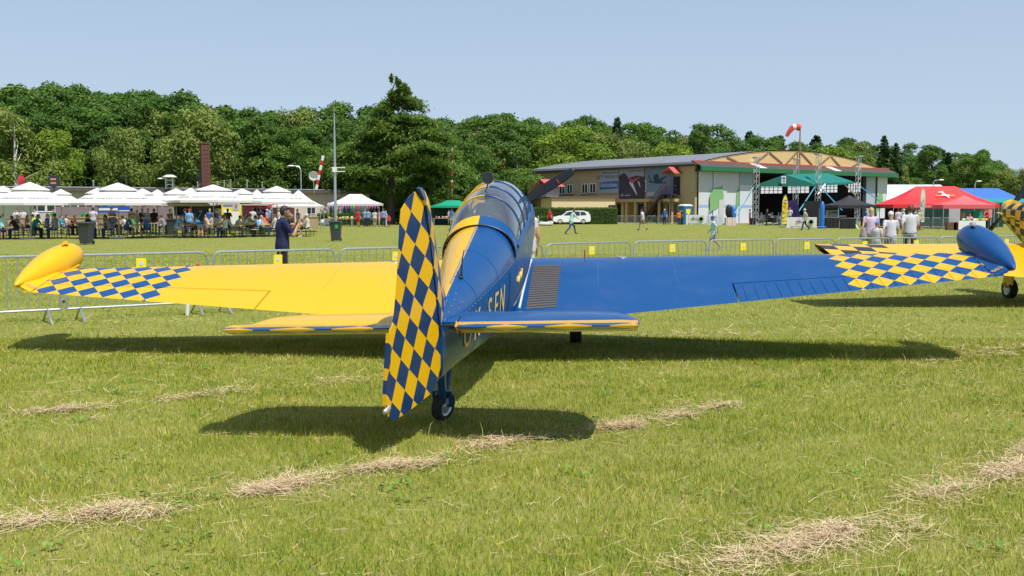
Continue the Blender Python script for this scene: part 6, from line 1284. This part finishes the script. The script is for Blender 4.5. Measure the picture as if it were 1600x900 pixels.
def hair_mesh(style, J, name):
    h = J['hed']; b = MB(); e = MB(); n, m = 18, 12
    if style in ('short','long','tail'):
        e.ell(h + V3((0,-.012,.012)), (.083,.100,.116), n, m); keep = []
        for f in e.f:
            c = sum((V3(e.v[i]) for i in f), V3())/len(f) - h
            if c.z > .055 or (c.y < .03 and c.z > (-.02 if c.y > -.03 else (-.06 if style == 'short' else -.10))): keep.append(f)
        b.add(e.v, keep, 0, True)
        if style == 'long': b.loft(rings_tube(h+V3((0,-.07,.0)), h+V3((0,-.085,-.26)), .062, .035, flat=.6, fax=V3((0,1,0))))
        if style == 'tail': b.loft(rings_tube(h+V3((0,-.10,.03)), h+V3((0,-.13,-.22)), .035, .02))
    else:
        e.ell(h + V3((0,-.004,.02)), (.094,.114,.116), n, m); b.add(e.v, [f for f in e.f if (sum((V3(e.v[i]) for i in f), V3())/len(f) - h).z > .03], 0, True)
        b.loft([[h+V3((x, y, .045 - .012*(y > .1))) for x, y in ((-.07,.07),(-.055,.15),(0,.175),(.055,.15),(.07,.07))], [h+V3((x, y, .033 - .012*(y > .1))) for x, y in ((-.07,.07),(-.055,.15),(0,.175),(.055,.15),(.07,.07))]])
    return b.mesh(name, HAIR['dark'])
BODY, HM = {}, {}
def get_body(kind, top, bot, fem):
    k = (kind, top, bot, fem)
    if k not in BODY: BODY[k] = body_mesh('body', kind, top, bot, fem)
    return BODY[k]
def slot_mats(o, ms):
    for i, m in enumerate(ms): o.material_slots[i].link = 'OBJECT'; o.material_slots[i].material = m
def person(label, kind, p, rz, top, bot, hair=('short','dark'), fem=False, scale=1.0, sleeve='tee', legs='trousers', skin=0, shoe=None, group=None):
    me, J = get_body(kind, sleeve, legs, fem); t = thing('person', label, 'person', p, rz, group); t.scale = (scale,)*3
    o = link('body', me, t); slot_mats(o, (SKIN[skin], cloth(top), cloth(bot), shoe or M_shoe))
    if hair[0]:
        k = (hair[0], kind)
        if k not in HM: HM[k] = hair_mesh(hair[0], J, 'hair')
        hm = HM[k]; h = link('cap' if hair[0] == 'cap' else 'hair', hm, t); slot_mats(h, (HAIR[hair[1]] if hair[1] in HAIR else hair[1],))
        if hair[0] == 'cap' and fem:
            k2 = ('long', kind)
            if k2 not in HM: HM[k2] = hair_mesh('long', J, 'hair')
            h2 = link('hair', HM[k2], t); slot_mats(h2, (HAIR['blond'],))
    return t
C_ = dict(white=(.54,.54,.56), black=(.02,.02,.022), navy=(.012,.018,.07), blue=(.03,.12,.45), teal=(.0,.26,.38), grey=(.25,.26,.28), red=(.55,.02,.03), mint=(.42,.66,.60), jeans=(.04,.08,.18), khaki=(.20,.17,.10), denim=(.20,.29,.42), purple=(.22,.15,.32), lblue=(.18,.38,.62), green=(.05,.30,.08), orange=(.7,.18,.02), pink=(.68,.25,.38), lilac=(.60,.47,.62), lime=(.45,.6,.1), maroon=(.2,.03,.05), beige=(.5,.42,.3), olive=(.20,.24,.07), brown=(.12,.07,.04))
LFT, RGT, CAMF, AWAY = R(90), R(-90), R(180), 0
# the photographer
def hero():
    me, J = body_mesh('body', 'phone', 'tee', 'trousers', False, .011, True); Y = 20.6; t = thing('person', 'man in navy t-shirt filming with a phone behind the barrier', 'person', (gx(441,Y),Y,0), R(-62)); t.scale = (1.0,)*3
    o = link('body', me, t); slot_mats(o, (SKIN[1], cloth((.010,.016,.075)), cloth((.014,.013,.013)), M_shoe)); h = link('hair', hair_mesh('short', J, 'hair'), t)
    b = MB(); hd = J['hed']
    for s in (-1,1): b.ell(hd+V3((s*.032,.083,.006)), (.013,.008,.008), 10, 6)
    b.build('eyes', mat('eye_dark', (.03,.02,.02), .3), t)
    b = MB(); b.tube([hd+V3((.082,-.03,.055)), hd+V3((.06,.08,.075)), hd+V3((0,.10,.085)), hd+V3((-.06,.08,.075)), hd+V3((-.082,-.03,.055))], .008, 6); b.ell(hd+V3((.035,.095,.085)), (.022,.008,.012), 10, 6); b.ell(hd+V3((-.035,.095,.085)), (.022,.008,.012), 10, 6); b.build('sunglasses', M_black, t)
    mid = (J['wr']+J['wl'])/2 + V3((0,.045,.145)); M_ = t.matrix_basis.copy(); b = MB(); b.box((0,0,0),(.075,.010,.155)); p = b.build('phone', mat('phone_black', (.012,.014,.02), .25)); bpy.context.view_layer.update()
    p.location = t.location + (Euler((0,0,R(-62))).to_matrix() @ mid); p.rotation_euler = (R(-12),0,R(-62)); tag(p, 'dark smartphone held up by the man in navy t-shirt', 'phone')
    b = MB(); b.box((0,-.0055,0),(.068,.001,.145)); b.build('screen', mat('phone_screen', (.02,.03,.05), .15), p)
hero()
W = C_
# walkers and bystanders on the field
person('person with bare arms standing behind the cockpit and propeller', 'stand', (gx(821,19.5),19.5,0), R(20), W['white'], W['white'], ('short','brown'), scale=1.03, sleeve='tank', legs='shorts')
person('man in mint shirt and jeans striding left arm out before the car', 'stride', gp(893,366), R(-70), W['mint'], W['jeans'], ('short','brown'), scale=1.02)
person('person in red shirt standing at the front of the white car', 'stand', gp(859,353), R(150), W['red'], (.06,.03,.03), ('short','dark'), sleeve='tee')
person('man in white t-shirt and khaki shorts walking left past the hedge', 'walk', gp(1004,360), R(60), W['white'], W['khaki'], ('short','dark'), legs='shorts')
person('person in blue shirt and white cap by the far barriers', 'stand', (gx(1038,112),112,0), R(160), (.02,.10,.45), W['navy'], ('cap',cloth(W['white'])))
person('person in orange vest beside the blue toilet', 'stand', (gx(1060,113),113,0), AWAY, W['orange'], W['black'], ('short','brown'), scale=.9)
person('person in black standing left of the blue toilet', 'stand', (gx(1065,113.5),113.5,0), LFT, W['black'], W['black'])
person('boy in mint t-shirt and blue cap walking behind the barrier', 'walk', gp(1115,391), LFT, W['mint'], (.22,.27,.42), ('cap',cloth((.02,.05,.25))), scale=.80, legs='shorts', shoe=mat('shoe_blue', (.1,.3,.6), .6), skin=1)
person('woman in white top and white hat walking before the eko banner', 'walk', gp(1258,360), LFT, W['white'], W['black'], ('cap',cloth(W['white'])), skin=0)
person('person in white shirt sitting at the stage edge by yellow flag', 'situp', (gx(1233,103),103,.55), R(160), W['white'], W['grey'])
person('person in blue shirt behind the black cloth skirts', 'busy', (gx(1351,95),95,0), RGT, W['blue'], W['navy'])
person('person in white standing at the door by stage equipment', 'stand', (gx(1171,112),112,0), LFT, W['white'], W['red'])
person('person in dark clothes working among the stage equipment', 'busy', (gx(1197,107),107,0), RGT, W['black'], W['black'])
person('blond woman in pink patterned top and green skirt walking away', 'walk', (gx(1360,32),32,0), R(-15), W['lilac'], W['olive'], ('long','blond'), True, .99, legs='shorts', sleeve='tank')
person('little boy in white t-shirt and blue cap beside the woman', 'stand', (gx(1369,31.5),31.5,0), R(-40), W['white'], (.1,.35,.55), ('cap',cloth((.03,.18,.5))), scale=.74, legs='shorts')
person('girl with long fair hair and white cap walking away', 'walk', (gx(1391,31.5),31.5,0), R(-10), (.56,.54,.60), (.20,.22,.25), ('cap',cloth((.75,.75,.73))), True, .92, legs='shorts')
person('man in white t-shirt and dark jeans walking away', 'walk', (gx(1421,32),32,0), R(-12), W['white'], (.02,.035,.08), ('short','brown'), False, 1.03, skin=1)
b = MB(); b.loft(rings_tube(V3((0,0,.26)), V3((0,0,.04)), .07, .13, flat=.6)); b.tube([(0,0,.3),(.05,0,.55),(.12,.03,.75)], .012, 5); o = b.build('shoulder_bag', mat('canvas_bag', (.34,.31,.27), .85)); o.location = (gx(1349,31.7),31.75,.78); tag(o, 'grey canvas bag carried by the woman in pink', 'bag')
for i, (px, Y, k, rz, t_, b_, hr, lb) in enumerate(((1402,84,'stand',AWAY,'lilac','grey',('short','dark'),'person in lilac top left of the feather flag'),(1410,86,'stand',RGT,'white','grey',('cap',cloth(W['white'])),'person in white and white cap behind the walking man'),(1429,87,'busy',RGT,'white','jeans',('short','brown'),'person in white right behind the walking man'),(1434,83,'stand',R(150),'beige','maroon',('short','dark'),'person in beige just left of the pale feather flag'),(1408,90,'stand',LFT,'lblue','beige',('short','dark'),'person in light blue shirt at the beige cloth'),(1513,86,'situp',CAMF,'pink','jeans',('short','dark'),'vendor in pink behind the white sales table'),(1541,85,'busy',LFT,'red','black',('short','brown'),'person in red leaning at the right of the sales table'),(1502,95,'stand',CAMF,'white','white',('short','dark'),'person in white beside the lettered board'))):
    person(lb, k, (gx(px,Y),Y,.0), rz, W[t_], W[b_], hr)
# shoppers at the white pavilion and the emerald tent
for px, Y, k, rz, t_, b_, hr, fem, sc, lb in ((560,101,'stand',R(-30),'red','red',('short','brown'),True,.97,'woman in red dress at the pavilion table'),(571,101,'busy',AWAY,'lblue','jeans',('short','grey'),False,1,'man in light blue shirt under the pavilion'),(576,100.5,'stand',AWAY,'denim','navy',('short','dark'),False,1,'person in denim blue top right of the light blue shirt'),(586,100,'stand',AWAY,'white','grey',('tail','dark'),True,.96,'woman in white sleeveless top at the pavilion corner'),(600,100,'stand',AWAY,'denim','navy',('short','brown'),False,1.02,'man in blue shirt with hands low by the larch'),(604,101,'stand',LFT,'lilac','white',('cap',cloth(W['purple'])),False,.9,'person in lilac shirt and purple cap by the larch'),(608,99.5,'stand',AWAY,'red','navy',('cap',cloth(W['navy'])),False,.68,'small child in red shirt by the larch trunk'),(593,102,'stand',LFT,'pink','beige',('long','brown'),True,.95,'woman in pink behind the pavilion leg'),(549,105.5,'stand',CAMF,'green','jeans',('short','dark'),False,1,'vendor in green behind the pavilion table'),(706,109,'stand',AWAY,'blue','white',('short','brown'),False,1.02,'man in blue vest and white shorts at the emerald tent'),(701,109.5,'stand',RGT,'white','beige',('short','dark'),True,.95,'person in white left of the blue vest'),(714,112,'busy',CAMF,'grey','black',('short','dark'),False,1,'vendor in grey inside the emerald tent')):
    person(lb, k, (gx(px,Y),Y,0), rz, W[t_], W[b_], hr, fem, sc, sleeve='tank' if 'vest' in lb or 'sleeveless' in lb else 'tee', legs='shorts' if 'shorts' in lb or fem else 'trousers')
# beer garden: standing
G = 'visitors standing in the beer garden'
for px, Y, k, rz, t_, b_, hr, fem, sc, lb, lg in ((6,57,'stand',R(-150),'mint','navy',('short','grey'),False,.83,'child in pale mint shirt standing at the far left edge','shorts'),(314,60,'stand',AWAY,'black','denim',('short','dark'),False,1.03,'man in black t-shirt with blue shoulder bag standing','shorts'),(176,66,'busy',R(-120),'black','jeans',('short','brown'),False,1.03,'man in dark shirt standing behind the grey vest','trousers'),(207,71,'busy',AWAY,'white','jeans',('short','dark'),False,1.02,'person in white standing under the second umbrella','trousers'),(224,72,'stand',CAMF,'black','black',('long','dark'),True,1,'long haired woman in black standing behind the blue vests','trousers'),(233,72,'stand',R(-160),'white','grey',('short','brown'),False,1.02,'man in white sports shirt standing behind the blue vests','trousers'),(242,71,'stand',AWAY,'black','khaki',('short','brown'),False,1.0,'broad man in black shirt standing left of the bin','trousers'),(147,70,'hip',AWAY,'white','jeans',('short','dark'),False,1.05,'man in white shirt standing at the counter','trousers'),(215,74,'stand',RGT,'beige','beige',('short','blond'),True,.95,'fair haired person in beige standing at the counter','trousers'),(291,72,'stand',LFT,'blue','navy',('short','dark'),False,1,'person in blue standing at the dark stall','trousers'),(297,68,'stand',AWAY,'lblue','jeans',('cap',cloth(W['red'])),False,.98,'person in light blue with red cap behind the bench','trousers'),(357,72,'busy',AWAY,'black','grey',('short','dark'),False,1.0,'person in black before the yellow poster wall','trousers'),(396,78,'stand',AWAY,'white','jeans',('short','dark'),False,1.03,'man in white shirt queuing at the red stall','trousers'),(408,78,'stand',AWAY,'navy','black',('short','dark'),False,1.05,'person in navy queuing at the red stall','trousers'),(418,79,'stand',RGT,'pink','jeans',('cap',cloth(W['white'])),True,.98,'woman in pink queuing at the red stall','trousers'),(423,77,'stand',RGT,'lblue','jeans',('short','brown'),False,1.08,'tall person in light blue queuing at the red stall','trousers'),(437,76,'busy',LFT,'white','beige',('short','grey'),False,1.0,'person in white behind the navy shirted man','trousers'),(466,88,'stand',LFT,'black','black',('short','dark'),False,1.0,'person in black at the plank counter right','trousers'),(329,76,'stand',AWAY,'blue','jeans',('long','blond'),True,1,'blond woman in blue standing under the large umbrella','trousers'),(340,78,'busy',LFT,'navy','grey',('short','dark'),False,1.0,'person in navy standing left of the yellow poster','trousers'),(268,74,'stand',LFT,'lime','grey',('cap',cloth(W['lime'])),False,1.0,'person in lime shirt and cap behind the second bin','trousers')):
    person(lb, k, (gx(px,Y),Y,0), rz, W[t_], W[b_], hr, fem, sc, legs=lg, group=G)
for px, lb in ((28,'leftmost'),(38,'second from left'),(57,'third from left'),(86,'fourth from left'),(133,'fifth from left')): person('%s vendor in green apron over white shirt behind the counter' % lb, 'busy', (gx(px,79),79,0), CAMF, W['white'] if lb[0] in 'lst' else (.05,.22,.09), (.04,.2,.08), ('short','dark'), group='vendors behind the plank counters')
b = MB(); b.ell((0,0,0),(.17,.10,.13)); b.tube([(.0,-.05,.1),(.16,-.12,.35),(.3,-.1,.62)], .022, 6); o = b.build('shoulder_bag', mat('bag_blue', (.03,.22,.65), .6)); o.location = (gx(309.5,59.8),59.82,.98); tag(o, 'bright blue shoulder bag on the man in black t-shirt', 'bag')
# beer garden: seated in the front row, (table index, side, along, ...)
GS = 'visitors seated in the beer garden'
def seat(ti, side, y, kind, t_, b_, hr, lb, fem=False, sc=1.0, sl='tee', lg='trousers', tbl=None, shoe=None, skin=0):
    c, rz, _ = TABLES[ti]; x = side*.68; person(lb, kind, (c.x+x, c.y+y, -.02), RGT if side < 0 else LFT, W[t_], W[b_], hr, fem, sc, sl, lg, skin, shoe, GS)
seat(0,-1,-.6,'sit','purple','khaki',('short','brown'),'woman in purple shirt seated left at the leftmost table',True)
seat(0,1,-.8,'sit','black','jeans',('short','brown'),'person in black t-shirt and jeans seated at the leftmost table')
seat(1,-1,-.7,'sit','teal','black',('short','brown'),'person in teal shirt seated left of the second table',True,1.06)
seat(1,1,-.8,'situp','grey','jeans',('short','dark'),'bearded man in grey t-shirt facing the teal shirt',False,1.08)
seat(2,-1,-.7,'situp','navy','jeans',('short','dark'),'man in navy t-shirt seated right behind the first bin',False,1.05)
seat(2,1,-.7,'sit','grey','jeans',('tail','dark'),'woman in grey vest and jeans leaning on the third table',True,1.04,'tank')
seat(3,-1,-.7,'sit','blue','black',('tail','blond'),'woman in blue vest facing right at the fourth table',True,1.02,'tank','shorts')
seat(3,1,-.7,'sit','blue','black',('cap',cloth(W['navy'])),'person in bright blue vest and dark cap facing left',False,1.02,'tank','shorts')
seat(4,-1,-.6,'sit','lblue','white',('short','dark'),'person in light blue shirt and white shorts bending forward',False,1.08,'tee','shorts')
seat(4,1,-.5,'situp','black','black',('short','dark'),'woman in black vest seated with red child',True,1.05,'tank','shorts')
seat(5,-1,-.9,'situp','red','red',('short','dark'),'child in red dress seated on the bench',True,.78,'tee','shorts')
seat(5,1,-.8,'sitback','white','jeans',('long','brown'),'woman in white top nearest on the three person bench',True,1.03)
seat(5,1,-.1,'sit','navy','jeans',('short','dark'),'person in dark shirt in the middle of the bench',False,1.03)
seat(5,1,.5,'sit','white','grey',('short','dark'),'man in white t-shirt farthest on the bench',False,1.05)
seat(6,-1,-.3,'sit','white','grey',('short','dark'),'man in pale shirt facing right under the red stall umbrella')
seat(6,1,.3,'sit','lblue','jeans',('short','dark'),'man in blue shirt facing left near the red stall')
seat(7,1,-.6,'situp','white','jeans',('short','brown'),'woman in sleeveless white top left of the navy man',True,1.05,'tank')
seat(7,-1,.2,'sit','white','beige',('short','blond'),'fair person in white at the table behind the navy man',True)
seat(8,-1,-.5,'sit','black','jeans',('cap',cloth(W['grey'])),'man in black shirt with grey cap right of the photographer',False,1.05)
seat(8,1,-.7,'situp','white','black',('cap',cloth(W['white'])),'woman in white vest seated at the right end',True,1.05,'tank','shorts',shoe=M_shoew)
cols = list(C_.keys()); rp = random.Random(21); ORD = ['first','second','third','fourth','fifth','sixth']
usedlab = set()
for ti in range(9, 15):
    for side, sn in ((-1,'left'),(1,'right')):
        for y, yn in ((-.75,'nearest'),(-.1,'middle'),(.6,'farthest')):
            if rp.random() < .16: continue
            cn = rp.choice(['white','black','navy','blue','grey','red','lblue','green','orange','pink','lime','maroon','beige','purple','teal','white','denim']); fm = rp.random() < .45
            seat(ti, side, y + rp.uniform(-.08,.08), rp.choice(['sit','situp','sit','sitback']), cn, rp.choice(['jeans','black','khaki','grey','navy','denim']), rp.choice([('short','dark'),('short','brown'),('short','grey')]) if not fm else rp.choice([('long','blond'),('tail','brown'),('long','dark')]), '%s %s shirt %s on %s bench, %s table of back row' % ('woman in' if fm else 'man in', {'lblue':'light blue'}.get(cn, cn), yn, sn, ORD[ti-9]), fm, rp.uniform(.97,1.07), rp.choice(['tee','tee','tank']), rp.choice(['trousers','shorts']), skin=rp.randint(0,2))
for i, (ti, dx, c) in enumerate(((0,-.1,'navy'),(1,0,'lblue'),(1,.12,'blue'),(2,.1,'beige'),(3,0,'white'),(4,.1,'orange'),(6,0,'white'),(8,-.1,'white'),(6,.2,'beige'))):
    p = TABLES[ti][0]; b = MB(); b.rev([(0,.035),(.12,.045),(.13,.044)], 'z', n=12); o = b.build('cup', cloth(C_[c])); o.location = (p.x+dx, p.y-.7+.1*(i % 3), .772); tag(o, '%s drinking cup on the %s front row table from the left' % ({'lblue':'light blue','orange':'orange','beige':'beige','white':'white','navy':'navy','blue':'bright blue'}[c] + (' small' if i == 8 else ''), ['first','second','third','fourth','fifth','sixth','seventh','eighth','ninth'][ti]), 'cup')
